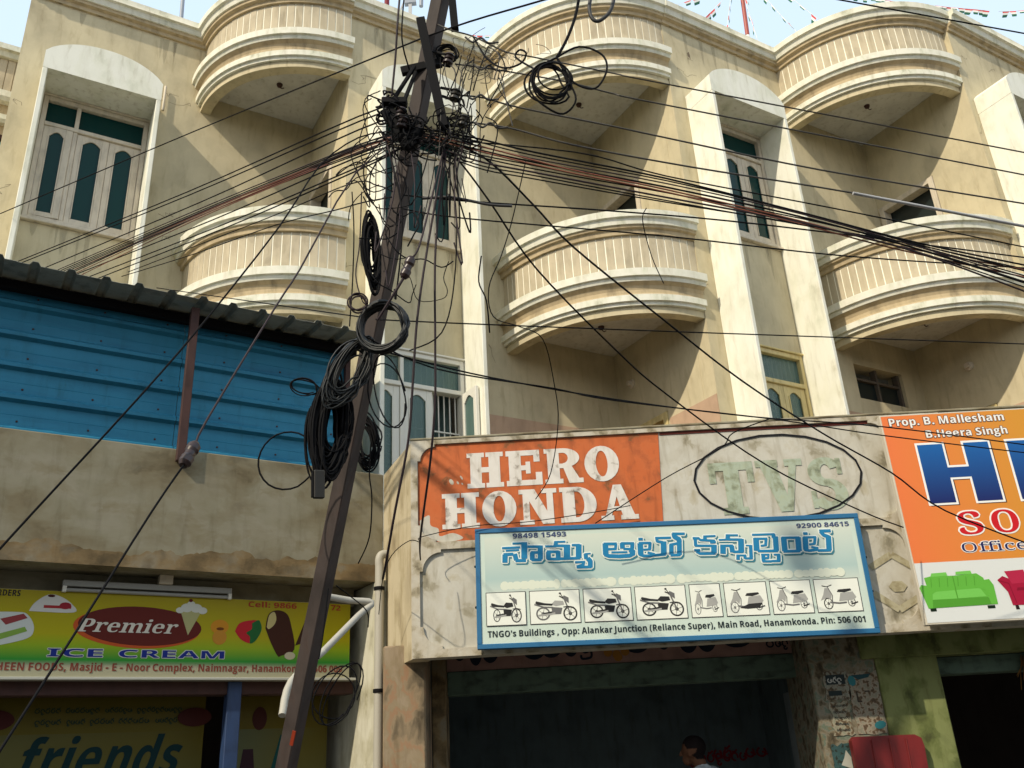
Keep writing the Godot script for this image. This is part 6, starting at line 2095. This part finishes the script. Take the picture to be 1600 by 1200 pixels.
	cable([P(-0.395, 4.536, 3.620), P(-0.062, 4.415, 3.600), P(0.330, 4.277, 3.620), P(0.824, 4.177, 3.700), P(1.472, 4.022, 3.800), P(1.984, 3.935, 3.944), P(2.741, 3.818, 4.089)], 0.0042, M.cable_orange, "orange cable in the bundle running from the pole to the right edge", "orange cables of the right bundle", 5)
	cable([P(-0.395, 4.524, 3.620), P(-0.063, 4.384, 3.600), P(0.329, 4.258, 3.620), P(0.823, 4.162, 3.700), P(1.469, 4.004, 3.800), P(1.980, 3.916, 3.944), P(2.728, 3.773, 4.089)], 0.0042, M.cable_orange, "orange cable in the bundle running from the pole to the right edge", "orange cables of the right bundle", 5)
	cable([P(-0.480, 4.233, 3.700), P(-0.147, 4.139, 3.650), P(0.546, 4.072, 3.700), P(1.310, 4.007, 3.800), P(2.860, 3.975, 4.233)], 0.0042, M.cable, "thin cable from the middle of the pole to the right, upper of two", "", 5)
	cable([P(-0.493, 4.155, 3.700), P(-0.193, 4.046, 3.650), P(0.777, 3.914, 3.700), P(1.652, 3.808, 3.800), P(2.843, 3.916, 4.233)], 0.0038, M.cable, "thin cable from the middle of the pole to the right, lower of two", "", 5)
	cable([P(-0.388, 4.187, 3.670), P(-0.261, 4.172, 3.650), P(-0.153, 4.143, 3.650), P(-0.060, 4.115, 3.650), P(0.048, 4.100, 3.650)], 0.0076, M.cable_grey, "thick grey splice on the cable over the middle window", "", 5)
	cable([P(-0.593, 3.435, 3.800), P(-0.490, 3.455, 3.944), P(-0.111, 3.520, 4.378), P(0.586, 3.530, 4.811), P(1.474, 3.537, 5.244), P(2.402, 3.522, 5.533), P(3.608, 3.406, 5.822)], 0.0046, M.cable, "black cable sagging along the top of the painted fascia", "", 5)
	cable([P(-0.715, 3.536, 3.800), P(-0.380, 3.459, 4.089), P(0.226, 3.498, 4.522), P(0.586, 3.522, 4.811), P(1.637, 3.506, 5.244), P(2.401, 3.460, 5.533), P(3.593, 3.352, 5.822)], 0.0042, M.cable, "lower black cable sagging onto the orange furniture signboard", "", 5)
	cable([P(-0.284, 4.469, 3.620), P(-0.192, 4.347, 3.620), P(-0.061, 4.168, 3.700), P(0.155, 3.917, 3.944), P(0.562, 3.649, 4.378), P(0.885, 3.548, 4.811), P(1.560, 3.265, 5.389), P(2.311, 3.083, 5.967), P(2.756, 3.052, 6.400)], 0.0050, M.cable, "black cable slanting from the pole head down across the painted oval", "", 5)
	cable([P(-0.189, 4.451, 3.620), P(-0.041, 4.336, 3.620), P(0.158, 4.127, 3.700), P(0.345, 3.936, 3.800), P(0.818, 3.733, 4.233), P(1.295, 3.542, 4.667), P(1.844, 3.352, 5.100), P(2.388, 3.209, 5.533), P(2.807, 3.015, 5.822), P(3.662, 2.792, 6.256)], 0.0055, M.cable, "black cable slanting down across the right balcony and the furniture signboard", "", 5)
	cable([P(0.552, 3.217, 6.450), P(1.073, 3.474, 6.256), P(1.387, 3.526, 5.822), P(1.458, 3.586, 5.678), P(1.626, 3.566, 5.389)], 0.0042, M.cable, "short black cable from the signboard top up to the fascia cables", "", 5)
	cable([P(1.616, 5.089, 3.400), P(2.894, 5.138, 3.800), P(3.333, 5.164, 3.944)], 0.0042, M.cable, "thin wire across the sky at the upper right corner", "", 5)
	cable([P(-0.751, 3.185, 6.550), P(-0.723, 3.229, 6.600), P(-0.350, 3.299, 6.650), P(0.088, 3.317, 6.680), P(0.582, 3.369, 6.700), P(0.855, 3.404, 6.700)], 0.0034, M.cable, "thin wire lying along the fascia above the blue framed signboard", "", 5)
	cable([P(0.481, 4.977, 3.200), P(0.463, 4.881, 3.200), P(0.470, 4.816, 3.200), P(0.498, 4.794, 3.200), P(0.547, 4.835, 3.200), P(0.577, 4.901, 3.200), P(0.587, 4.969, 3.200)], 0.0092, M.cable_grey, "grey cable loop hanging in at the top edge", "", 5)
	cable([P(0.426, 4.981, 3.200), P(0.393, 4.834, 3.200), P(0.344, 4.700, 3.200), P(0.288, 4.589, 3.200)], 0.0076, M.cable, "double black cable coming down from the top edge to the hanging hank", "", 5)
	cable([P(0.288, 4.589, 3.200), P(0.181, 4.521, 3.200), P(0.154, 4.411, 3.200), P(0.212, 4.317, 3.200), P(0.296, 4.281, 3.220), P(0.357, 4.343, 3.200), P(0.324, 4.473, 3.200), P(0.288, 4.589, 3.200)], 0.0050, M.cable, "long lower loop of the hank hanging in front of the top balcony", "", 5)
	cable([P(0.288, 4.589, 3.200), P(0.396, 4.646, 3.200), P(0.495, 4.593, 3.200), P(0.510, 4.498, 3.200), P(0.449, 4.398, 3.200), P(0.359, 4.434, 3.200), P(0.314, 4.530, 3.200), P(0.288, 4.589, 3.200)], 0.0050, M.cable, "right loop of the hank hanging in front of the top balcony", "", 5)
	cable([P(-0.098, 5.033, 3.500), P(-0.037, 4.847, 3.450), P(0.038, 4.730, 3.400), P(0.122, 4.702, 3.350), P(0.154, 4.716, 3.300), P(0.124, 4.742, 3.300), P(0.104, 4.696, 3.300), P(0.184, 4.574, 3.250)], 0.0050, M.cable, "curling black cable between the pole head and the hanging hank", "", 5)
	cable([P(-0.267, 4.414, 3.600), P(-0.357, 3.885, 3.600), P(-0.411, 3.499, 3.600), P(-0.440, 3.200, 3.650), P(-0.468, 2.944, 3.700), P(-0.541, 2.653, 3.800), P(-0.601, 2.462, 3.944), P(-0.637, 2.422, 4.089)], 0.0059, M.cable_wine, "dark drop cable ending at the corner of the fascia's side wall", "", 5)
	cable([P(-0.261, 4.394, 3.600), P(-0.321, 3.882, 3.600), P(-0.337, 3.383, 3.650), P(-0.347, 3.128, 3.700), P(-0.381, 2.890, 3.800), P(-0.447, 2.725, 4.089), P(-0.532, 2.712, 4.667), P(-0.694, 2.945, 6.111)], 0.0055, M.cable_wine, "dark drop cable passing over the painted orange field's left end", "", 5)
	cable([P(-0.285, 4.411, 3.620), P(-0.222, 4.091, 3.600), P(-0.239, 3.671, 3.600), P(-0.305, 3.421, 3.620), P(-0.460, 3.379, 3.700)], 0.0034, M.cable, "thin wire bowing right of the pole down to the ring of cable", "", 5)
	cable([P(0.129, 4.329, 3.600), P(0.044, 4.049, 3.700), P(-0.018, 3.885, 3.750), P(-0.086, 3.740, 3.800), P(-0.073, 3.657, 3.944), P(0.051, 3.743, 4.233), P(0.180, 3.730, 4.378), P(0.231, 3.524, 4.522), P(0.244, 3.353, 4.667), P(0.193, 3.149, 4.956), P(0.104, 3.084, 5.244)], 0.0029, M.cable, "hair thin wire hanging down past the left end of the middle balcony", "", 5)
	cable([P(0.703, 4.080, 3.700), P(0.677, 4.008, 3.700), P(0.717, 3.868, 3.800), P(0.758, 3.711, 3.800)], 0.0025, M.cable, "hair thin wire end hanging over the middle balcony's panels", "", 5)
	cable([P(-0.113, 3.860, 3.700), P(-0.130, 3.721, 3.700), P(-0.098, 3.616, 3.700), P(-0.092, 3.498, 3.800)], 0.0038, M.cable, "thin wire along the right edge of the middle window surround", "", 5)
	cable([P(-0.473, 5.358, 3.500), P(-0.487, 5.139, 3.500), P(-0.504, 4.974, 3.550), P(-0.530, 4.771, 3.600)], 0.0059, M.cable_wine, "dark cable falling from the top edge to the left insulators", "", 5)
	cable([P(-0.450, 5.357, 3.500), P(-0.464, 5.051, 3.500), P(-0.438, 4.931, 3.600)], 0.0042, M.cable, "thin wire falling from the top edge to the pole clamp", "", 5)
	cable([P(-0.761, 4.342, 3.800), P(-0.747, 4.110, 3.800), P(-0.748, 3.817, 3.800), P(-0.758, 3.573, 3.800)], 0.0034, M.cable, "thin wire hanging just left of the pole beside the left balcony", "", 5)
	cable([P(-0.712, 4.339, 3.800), P(-0.717, 4.034, 3.800), P(-0.733, 3.852, 3.800), P(-0.699, 3.708, 3.800), P(-0.671, 3.689, 3.800)], 0.0034, M.cable_wine, "thin purple wire curling left of the pole above the ring of cable", "", 5)
	cable([P(-0.673, 3.037, 3.944), P(-0.692, 2.905, 4.017), P(-0.691, 2.801, 4.089), P(-0.726, 2.653, 4.233), P(-0.829, 2.596, 4.522)], 0.0034, M.cable, "thin wire hanging right of the pole over the grey parapet", "", 5)
	cable([P(-0.736, 3.158, 6.500), P(-0.804, 3.153, 6.400), P(-0.913, 3.020, 6.256), P(-1.028, 2.926, 6.600), P(-1.103, 2.722, 6.900)], 0.0034, M.cable, "thin wire round the fascia's left corner", "", 5)
	cable([P(-0.970, 2.518, 4.667), P(-0.930, 2.492, 4.811), P(-0.858, 2.427, 4.956), P(-0.875, 2.363, 5.100)], 0.0034, M.cable, "thin wire in front of the bent white pipe", "", 5)
	cable([P(-0.822, 2.336, 3.800), P(-0.838, 2.152, 3.800), P(-0.853, 2.051, 3.800)], 0.0034, M.cable, "thin wire down the right edge of the pole near the signboard", "", 5)
	cable([P(-0.333, 4.581, 3.620), P(-0.353, 4.345, 3.573), P(-0.435, 4.103, 3.600), P(-0.450, 4.209, 3.600)], 0.0034, M.cable, "loose black wire drooping from the knot at the pole head", "loose wires hanging from the pole head", 5)
	cable([P(-0.442, 4.473, 3.620), P(-0.416, 4.234, 3.583), P(-0.421, 3.975, 3.600), P(-0.388, 4.096, 3.600)], 0.0034, M.cable_wine, "loose black wire drooping from the knot at the pole head", "loose wires hanging from the pole head", 5)
	cable([P(-0.146, 4.560, 3.620), P(-0.224, 4.167, 3.579), P(-0.199, 3.767, 3.600), P(-0.235, 3.880, 3.600)], 0.0042, M.cable_wine, "loose black wire drooping from the knot at the pole head", "loose wires hanging from the pole head", 5)
	cable([P(-0.231, 4.455, 3.620), P(-0.260, 4.208, 3.610), P(-0.287, 3.902, 3.600), P(-0.323, 3.935, 3.600)], 0.0034, M.cable, "loose black wire drooping from the knot at the pole head", "loose wires hanging from the pole head", 5)
	cable([P(-0.268, 4.577, 3.620), P(-0.246, 4.325, 3.598), P(-0.251, 4.031, 3.600), P(-0.253, 4.154, 3.600)], 0.0042, M.cable, "loose black wire drooping from the knot at the pole head", "loose wires hanging from the pole head", 5)
	cable([P(-0.561, 4.534, 3.620), P(-0.667, 4.358, 3.607), P(-0.633, 4.110, 3.600), P(-0.666, 4.167, 3.600)], 0.0034, M.cable, "loose black wire drooping from the knot at the pole head", "loose wires hanging from the pole head", 5)
	cable([P(-0.536, 4.534, 3.620), P(-0.489, 4.125, 3.616), P(-0.537, 3.675, 3.600), P(-0.556, 3.750, 3.600)], 0.0034, M.cable_wine, "loose black wire drooping from the knot at the pole head", "loose wires hanging from the pole head", 5)
	cable([P(-0.191, 4.430, 3.620), P(-0.274, 4.199, 3.553), P(-0.281, 3.981, 3.600), P(-0.280, 4.084, 3.600)], 0.0034, M.cable, "loose black wire drooping from the knot at the pole head", "loose wires hanging from the pole head", 5)
	cable([P(-0.569, 4.541, 3.620), P(-0.514, 4.213, 3.599), P(-0.601, 3.857, 3.600), P(-0.601, 3.962, 3.600)], 0.0042, M.cable_wine, "loose black wire drooping from the knot at the pole head", "loose wires hanging from the pole head", 5)
	cable([P(-0.548, 4.464, 3.620), P(-0.475, 4.029, 3.569), P(-0.507, 3.617, 3.600), P(-0.515, 3.648, 3.600)], 0.0042, M.cable, "loose black wire drooping from the knot at the pole head", "loose wires hanging from the pole head", 5)
	cable([P(-0.544, 4.595, 3.620), P(-0.591, 4.345, 3.535), P(-0.609, 4.140, 3.600), P(-0.653, 4.183, 3.600)], 0.0025, M.cable, "loose black wire drooping from the knot at the pole head", "loose wires hanging from the pole head", 5)
	cable([P(-0.305, 4.578, 3.620), P(-0.324, 4.329, 3.626), P(-0.382, 4.000, 3.600), P(-0.372, 4.086, 3.600)], 0.0025, M.cable, "loose black wire drooping from the knot at the pole head", "loose wires hanging from the pole head", 5)
	cable([P(-0.142, 4.504, 3.620), P(-0.216, 4.304, 3.564), P(-0.172, 4.097, 3.600), P(-0.188, 4.240, 3.600)], 0.0025, M.cable_wine, "loose black wire drooping from the knot at the pole head", "loose wires hanging from the pole head", 5)
	cable([P(-0.561, 4.457, 3.620), P(-0.545, 4.212, 3.533), P(-0.566, 4.017, 3.600), P(-0.564, 4.178, 3.600)], 0.0025, M.cable_wine, "loose black wire drooping from the knot at the pole head", "loose wires hanging from the pole head", 5)
	cable([P(-0.206, 4.500, 3.620), P(-0.223, 4.231, 3.584), P(-0.161, 3.933, 3.600), P(-0.157, 4.042, 3.600)], 0.0042, M.cable, "loose black wire drooping from the knot at the pole head", "loose wires hanging from the pole head", 5)
	cable([P(-0.224, 4.454, 3.620), P(-0.209, 4.210, 3.566), P(-0.206, 3.967, 3.600), P(-0.246, 3.992, 3.600)], 0.0034, M.cable, "loose black wire drooping from the knot at the pole head", "loose wires hanging from the pole head", 5)
	cable([P(-0.204, 4.702, 3.580), P(-0.141, 4.587, 3.560), P(-0.145, 4.346, 3.580)], 0.0034, M.cable, "short loose wire standing off the pole's insulators", "loose ends at the insulators", 5)
	cable([P(-0.210, 4.974, 3.580), P(-0.254, 4.890, 3.560), P(-0.199, 4.622, 3.580)], 0.0025, M.bare_wire, "short loose wire standing off the pole's insulators", "loose ends at the insulators", 5)
	cable([P(0.025, 4.888, 3.580), P(0.039, 4.724, 3.560), P(-0.047, 4.648, 3.580)], 0.0025, M.bare_wire, "short loose wire standing off the pole's insulators", "loose ends at the insulators", 5)
	cable([P(0.016, 4.836, 3.580), P(0.033, 4.765, 3.560), P(0.073, 4.524, 3.580)], 0.0034, M.bare_wire, "short loose wire standing off the pole's insulators", "loose ends at the insulators", 5)
	cable([P(-0.026, 5.046, 3.580), P(-0.081, 4.862, 3.560), P(-0.114, 4.759, 3.580)], 0.0034, M.cable, "short loose wire standing off the pole's insulators", "loose ends at the insulators", 5)
	cable([P(-0.083, 4.749, 3.580), P(-0.091, 4.579, 3.560), P(-0.147, 4.484, 3.580)], 0.0025, M.cable, "short loose wire standing off the pole's insulators", "loose ends at the insulators", 5)
	cable([P(-0.022, 4.670, 3.580), P(-0.082, 4.528, 3.560), P(-0.093, 4.325, 3.580)], 0.0025, M.cable, "short loose wire standing off the pole's insulators", "loose ends at the insulators", 5)
	cable([P(-0.277, 4.987, 3.580), P(-0.278, 4.830, 3.560), P(-0.310, 4.710, 3.580)], 0.0025, M.cable, "short loose wire standing off the pole's insulators", "loose ends at the insulators", 5)
	cable([P(0.025, 4.882, 3.580), P(0.014, 4.751, 3.560), P(0.078, 4.628, 3.580)], 0.0025, M.cable, "short loose wire standing off the pole's insulators", "loose ends at the insulators", 5)
	cable([P(-0.101, 5.092, 3.580), P(-0.111, 5.006, 3.560), P(-0.193, 4.760, 3.580)], 0.0025, M.cable, "short loose wire standing off the pole's insulators", "loose ends at the insulators", 5)
	cable([P(-0.132, 4.679, 3.580), P(-0.126, 4.582, 3.560), P(-0.138, 4.411, 3.580)], 0.0025, M.cable, "short loose wire standing off the pole's insulators", "loose ends at the insulators", 5)
	cable([P(-0.201, 4.944, 3.580), P(-0.164, 4.817, 3.560), P(-0.199, 4.622, 3.580)], 0.0025, M.bare_wire, "short loose wire standing off the pole's insulators", "loose ends at the insulators", 5)
	cable([P(-0.186, 4.543, 3.580), P(-0.172, 4.464, 3.560), P(-0.227, 4.294, 3.580)], 0.0034, M.cable, "short loose wire standing off the pole's insulators", "loose ends at the insulators", 5)
	cable([P(-0.059, 4.589, 3.580), P(-0.000, 4.498, 3.560), P(-0.063, 4.252, 3.580)], 0.0034, M.cable, "short loose wire standing off the pole's insulators", "loose ends at the insulators", 5)
	cable([P(-0.145, 4.872, 3.580), P(-0.174, 4.731, 3.560), P(-0.163, 4.665, 3.580)], 0.0034, M.cable, "short loose wire standing off the pole's insulators", "loose ends at the insulators", 5)
	cable([P(0.026, 5.000, 3.580), P(0.051, 4.854, 3.560), P(-0.047, 4.656, 3.580)], 0.0034, M.cable, "short loose wire standing off the pole's insulators", "loose ends at the insulators", 5)
	cable([P(-0.025, 5.040, 3.580), P(0.028, 4.954, 3.560), P(-0.006, 4.822, 3.580)], 0.0034, M.bare_wire, "short loose wire standing off the pole's insulators", "loose ends at the insulators", 5)
	cable([P(-0.168, 4.990, 3.580), P(-0.197, 4.840, 3.560), P(-0.254, 4.713, 3.580)], 0.0034, M.cable, "short loose wire standing off the pole's insulators", "loose ends at the insulators", 5)
	cable([P(-0.158, 4.800, 3.580), P(-0.191, 4.627, 3.560), P(-0.230, 4.460, 3.580)], 0.0025, M.cable, "short loose wire standing off the pole's insulators", "loose ends at the insulators", 5)
	cable([P(-0.258, 4.951, 3.580), P(-0.200, 4.863, 3.560), P(-0.224, 4.615, 3.580)], 0.0034, M.bare_wire, "short loose wire standing off the pole's insulators", "loose ends at the insulators", 5)
	cable([P(-0.244, 4.578, 3.580), P(-0.235, 4.439, 3.560), P(-0.312, 4.414, 3.580)], 0.0025, M.bare_wire, "short loose wire standing off the pole's insulators", "loose ends at the insulators", 5)
	cable([P(0.022, 4.932, 3.580), P(-0.049, 4.866, 3.560), P(-0.029, 4.645, 3.580)], 0.0025, M.cable, "short loose wire standing off the pole's insulators", "loose ends at the insulators", 5)
	cable([P(-0.193, 5.036, 3.580), P(-0.266, 4.854, 3.560), P(-0.216, 4.679, 3.580)], 0.0025, M.cable, "short loose wire standing off the pole's insulators", "loose ends at the insulators", 5)
	cable([P(-0.104, 4.960, 3.580), P(-0.162, 4.882, 3.560), P(-0.184, 4.756, 3.580)], 0.0034, M.bare_wire, "short loose wire standing off the pole's insulators", "loose ends at the insulators", 5)
	cable([P(-0.102, 4.979, 3.580), P(-0.114, 4.834, 3.560), P(-0.150, 4.650, 3.580)], 0.0034, M.cable, "short loose wire standing off the pole's insulators", "loose ends at the insulators", 5)
	cable([P(-0.287, 4.685, 3.580), P(-0.279, 4.605, 3.560), P(-0.297, 4.345, 3.580)], 0.0025, M.bare_wire, "short loose wire standing off the pole's insulators", "loose ends at the insulators", 5)
	cable([P(-0.604, 4.611, 3.650), P(-0.690, 4.441, 3.650), P(-0.582, 4.339, 3.650), P(-0.527, 4.345, 3.650)], 0.0029, M.cable, "loose wire looping out left of the pole head", "loose wires left of the pole head", 5)
	cable([P(-0.639, 4.440, 3.650), P(-0.712, 4.370, 3.650), P(-0.574, 4.060, 3.650), P(-0.527, 4.023, 3.650)], 0.0029, M.cable, "loose wire looping out left of the pole head", "loose wires left of the pole head", 5)
	cable([P(-0.656, 4.573, 3.650), P(-0.741, 4.468, 3.650), P(-0.648, 4.236, 3.650), P(-0.527, 4.265, 3.650)], 0.0029, M.cable, "loose wire looping out left of the pole head", "loose wires left of the pole head", 5)
	cable([P(-0.614, 4.393, 3.650), P(-0.676, 4.260, 3.650), P(-0.609, 4.137, 3.650), P(-0.527, 4.127, 3.650)], 0.0029, M.cable, "loose wire looping out left of the pole head", "loose wires left of the pole head", 5)
	cable([P(-0.658, 4.710, 3.650), P(-0.699, 4.533, 3.650), P(-0.634, 4.463, 3.650), P(-0.527, 4.261, 3.650)], 0.0029, M.cable, "loose wire looping out left of the pole head", "loose wires left of the pole head", 5)
	cable([P(-0.642, 4.806, 3.650), P(-0.685, 4.737, 3.650), P(-0.620, 4.457, 3.650), P(-0.527, 4.525, 3.650)], 0.0029, M.cable, "loose wire looping out left of the pole head", "loose wires left of the pole head", 5)
	cable([P(-0.596, 4.853, 3.650), P(-0.679, 4.778, 3.650), P(-0.556, 4.541, 3.650), P(-0.527, 4.558, 3.650)], 0.0029, M.cable, "loose wire looping out left of the pole head", "loose wires left of the pole head", 5)
	coil("round ring of dark cable hung in front of the pole's middle", P(-0.598, 3.568, 3.831), 0.111, 0.124, 26, 0.10, -0.20, 0.030, 0.0060, M.cable_coil, 1, 0.10)
	coil("loose oval hank of thin cable just below the round ring", P(-0.775, 3.375, 3.893), 0.065, 0.165, 26, -0.45, 0.20, 0.030, 0.0045, M.cable_coil, 2, 0.34)
	coil("thick black bundle of cable, the largest hank on the pole", P(-0.873, 3.117, 3.974), 0.068, 0.191, 72, -0.06, 0.30, 0.060, 0.0058, M.cable, 3, 0.42)
	coil("thin hank of cable behind the pole's right side", P(-0.773, 3.197, 4.378), 0.052, 0.131, 16, 0.15, -0.20, 0.020, 0.0045, M.cable, 4, 0.35)
	coil("narrow bunch of cable loops on the pole's left beside the balcony", P(-0.650, 3.925, 3.750), 0.026, 0.157, 22, 0.05, 0.20, 0.030, 0.0060, M.cable, 5, 0.50)
	coil("small ring of cable behind the uppermost brown insulator", P(-0.248, 5.115, 3.700), 0.048, 0.050, 10, 0.00, 0.00, 0.020, 0.0040, M.cable, 6, 0.20)
	coil("loops of cable at the pole's foot in front of the white pier", P(-0.982, 1.993, 4.811), 0.087, 0.148, 4, -0.50, 0.20, 0.030, 0.0035, M.cable, 7, 0.40)
	coil("left rings of the hank hanging in front of the top balcony", P(0.255, 4.449, 3.200), 0.087, 0.091, 7, 0.00, 0.10, 0.020, 0.0050, M.cable, 8, 0.30)
	coil("single wide loop of cable in front of the grey parapet", P(-1.082, 2.991, 4.018), 0.135, 0.144, 1, 0.00, 0.00, 0.010, 0.0045, M.cable, 9, 0.00)
	coil("few thin loops of cable left of the loose oval hank", P(-0.992, 3.320, 3.914), 0.061, 0.039, 3, -0.30, 0.00, 0.020, 0.0035, M.cable, 10, 0.20)
	coil("wide thin loop of cable over the ground floor window, right of the pole", P(-0.599, 3.293, 3.944), 0.078, 0.174, 2, 0.20, 0.00, 0.020, 0.0035, M.cable, 11, 0.20)
	coil("small curl of cable beside the round ring", P(-0.717, 3.693, 3.797), 0.039, 0.044, 3, 0.00, 0.00, 0.020, 0.0045, M.cable_wine, 12, 0.15)
	coil("few loose loops right of the thick black bundle", P(-0.948, 3.070, 3.991), 0.052, 0.174, 4, 0.05, 0.00, 0.030, 0.0040, M.cable, 13, 0.20)
	var tb := thing("terminal_box", "small black terminal box hanging by wires left of the pole", "box", P(-0.867, 2.781, 3.750))
	tb.rotation = Vector3(0.1, 0.5, 0.06)
	st = new_st()
	box(st, Vector3(-0.024, -0.062, -0.015), Vector3(0.024, 0.062, 0.015), 0.004)
	obj("case", st, plain(lin(0.02, 0.018, 0.014), 0.6), tb)
	st = new_st()
	box(st, Vector3(-0.031, -0.058, -0.012), Vector3(-0.0245, 0.058, 0.012), 0.002)
	obj("cover", st, M.cable, tb)
	st = new_st()
	tube(st, PackedVector3Array([Vector3(-0.008, 0.062, 0), Vector3(-0.014, 0.11, 0.0), Vector3(-0.014, 0.17, 0.0)]), 0.003, 5)
	tube(st, PackedVector3Array([Vector3(0.008, 0.062, 0), Vector3(0.014, 0.11, 0.0), Vector3(0.02, 0.17, 0.0)]), 0.003, 5)
	obj("hanger", st, M.cable, tb)
	tangle("dense black knot of wires wrapped round the pole under the left insulators", P(-0.463, 4.532, 3.600), Vector3(0.16, 0.10, 0.07), 46, 0.0038, M.cable, 201, 0.1)
	tangle("knot of wires round the lowest right insulator", P(-0.209, 4.530, 3.580), Vector3(0.15, 0.13, 0.06), 34, 0.0035, M.cable, 202, 0.15)
	tangle("thin pale wire ends caught on the line wires right of the pole head", P(-0.032, 4.942, 3.560), Vector3(0.17, 0.09, 0.05), 34, 0.0014, M.bare_wire, 203, 0.0)
	tangle("frayed wires wound down the pole shaft below the knot", P(-0.535, 4.102, 3.640), Vector3(0.08, 0.42, 0.06), 14, 0.0032, M.cable, 204, 0.0)
	tangle("black wires clustered on the pole bracket left of the shaft", P(-0.511, 4.688, 3.600), Vector3(0.10, 0.09, 0.06), 26, 0.0045, M.cable, 205, 0.0)
	st = new_st()
	tube(st, smooth_path([P(-1.279, 2.662, 5.678), P(-1.125, 2.646, 5.822), P(-0.988, 2.635, 5.894), P(-1.061, 2.546, 5.822), P(-1.216, 2.300, 5.533)], 4), 0.021, 10)
	tube(st, smooth_path([P(-1.216, 2.300, 5.533), P(-1.328, 2.110, 5.244), P(-1.331, 1.924, 5.100)], 4), 0.021, 10)
	var bp := obj("bent_pipe", st, M.pipe_white)
	tag(bp, "bent white plastic pipe passing behind the pole near the signboard", "pipe")
	var fp := thing("flagpole", "red flagpole with white foot on the roof, behind the right balconies", "flagpole", P(0, 0, 0))
	st = new_st()
	tube(st, PackedVector3Array([P(4.231, 12.594, 11.500), P(4.310, 14.260, 11.500)]), 0.035, 10)
	obj("pole", st, plain(lin(0.36, 0.07, 0.05), 0.5), fp)
	st = new_st()
	tube(st, PackedVector3Array([P(4.220, 11.978, 11.500), P(4.229, 12.580, 11.500)]), 0.037, 10)
	obj("foot", st, M.flag_white, fp)
	bunting("paper flags strung from the flagpole to the roof edge beside the top middle balcony", P(4.207, 13.708, 11.400), P(2.606, 12.721, 11.000), 0.05, 6, 300, 0.17)
	bunting("second string of paper flags left of the flagpole, to the roof edge", P(4.174, 13.637, 11.400), P(3.317, 12.451, 11.000), 0.05, 6, 301, 0.17)
	bunting("short string of paper flags hanging close left of the flagpole", P(4.088, 13.571, 11.400), P(3.670, 12.050, 11.000), 0.05, 5, 302, 0.17)
	bunting("paper flags running down the flagpole's right side", P(4.249, 13.559, 11.400), P(4.207, 11.840, 11.000), 0.05, 9, 303, 0.17)
	bunting("paper flags from the flagpole to the right balcony's roof edge, nearer string", P(4.455, 13.690, 11.400), P(4.872, 12.056, 11.000), 0.05, 6, 304, 0.17)
	bunting("paper flags from the flagpole to the right balcony's roof edge, farther string", P(4.651, 13.897, 11.400), P(5.316, 12.251, 11.000), 0.05, 6, 305, 0.17)
	bunting("long red string of flags along the top right edge of the sky", P(6.157, 13.426, 11.600), P(8.334, 12.947, 11.600), 0.02, 22, 310, 0.13)
	bunting("end of the red flag string in the upper right corner", P(8.539, 12.903, 11.600), P(9.411, 12.926, 11.600), 0.02, 7, 311, 0.13)
	bunting("short red flag string seen between the pole head and the middle balcony", P(-0.561, 13.052, 11.600), P(0.217, 12.968, 11.600), 0.01, 6, 312, 0.12)
	var an := thing("roof_antenna", "grey antenna bracket with a hanging cylinder on the roof left of the pole", "antenna", P(0, 0, 0))
	st = new_st()
	bar(st, P(-1.263, 12.202, 10.500), P(-1.257, 13.135, 10.500), 0.05, 0.05)
	obj("post", st, M.conduit, an)
	st = new_st()
	bar(st, P(-1.350, 12.682, 10.500), P(-1.169, 12.696, 10.500), 0.10, 0.08)
	obj("bracket", st, M.pipe_grey, an)
	st = new_st()
	tube(st, PackedVector3Array([P(-1.080, 12.479, 10.400), P(-1.063, 13.147, 10.400)]), 0.032, 12)
	obj("cylinder", st, M.pipe_grey, an)
	st = new_st()
	bar(st, P(-1.440, 12.450, 10.500), P(-1.309, 12.840, 10.500), 0.02, 0.02)
	obj("brace", st, M.conduit, an)
	st = new_st()
	tube(st, PackedVector3Array([P(-4.418, 11.470, 9.600), P(-4.447, 12.266, 9.600)]), 0.028, 10)
	var rp := obj("roof_pipe", st, M.pipe_grey)
	tag(rp, "single grey pipe standing on the roof above the left balcony", "pipe")
	st = new_st()
	tube(st, PackedVector3Array([P(-1.676, 12.734, 10.800), P(-1.668, 13.352, 10.800)]), 0.04, 10)
	var rp2 := obj("roof_pipe", st, ink(0.2, 0.03, 0.04))
	tag(rp2, "red pipe end on the roof edge left of the pole", "pipe")
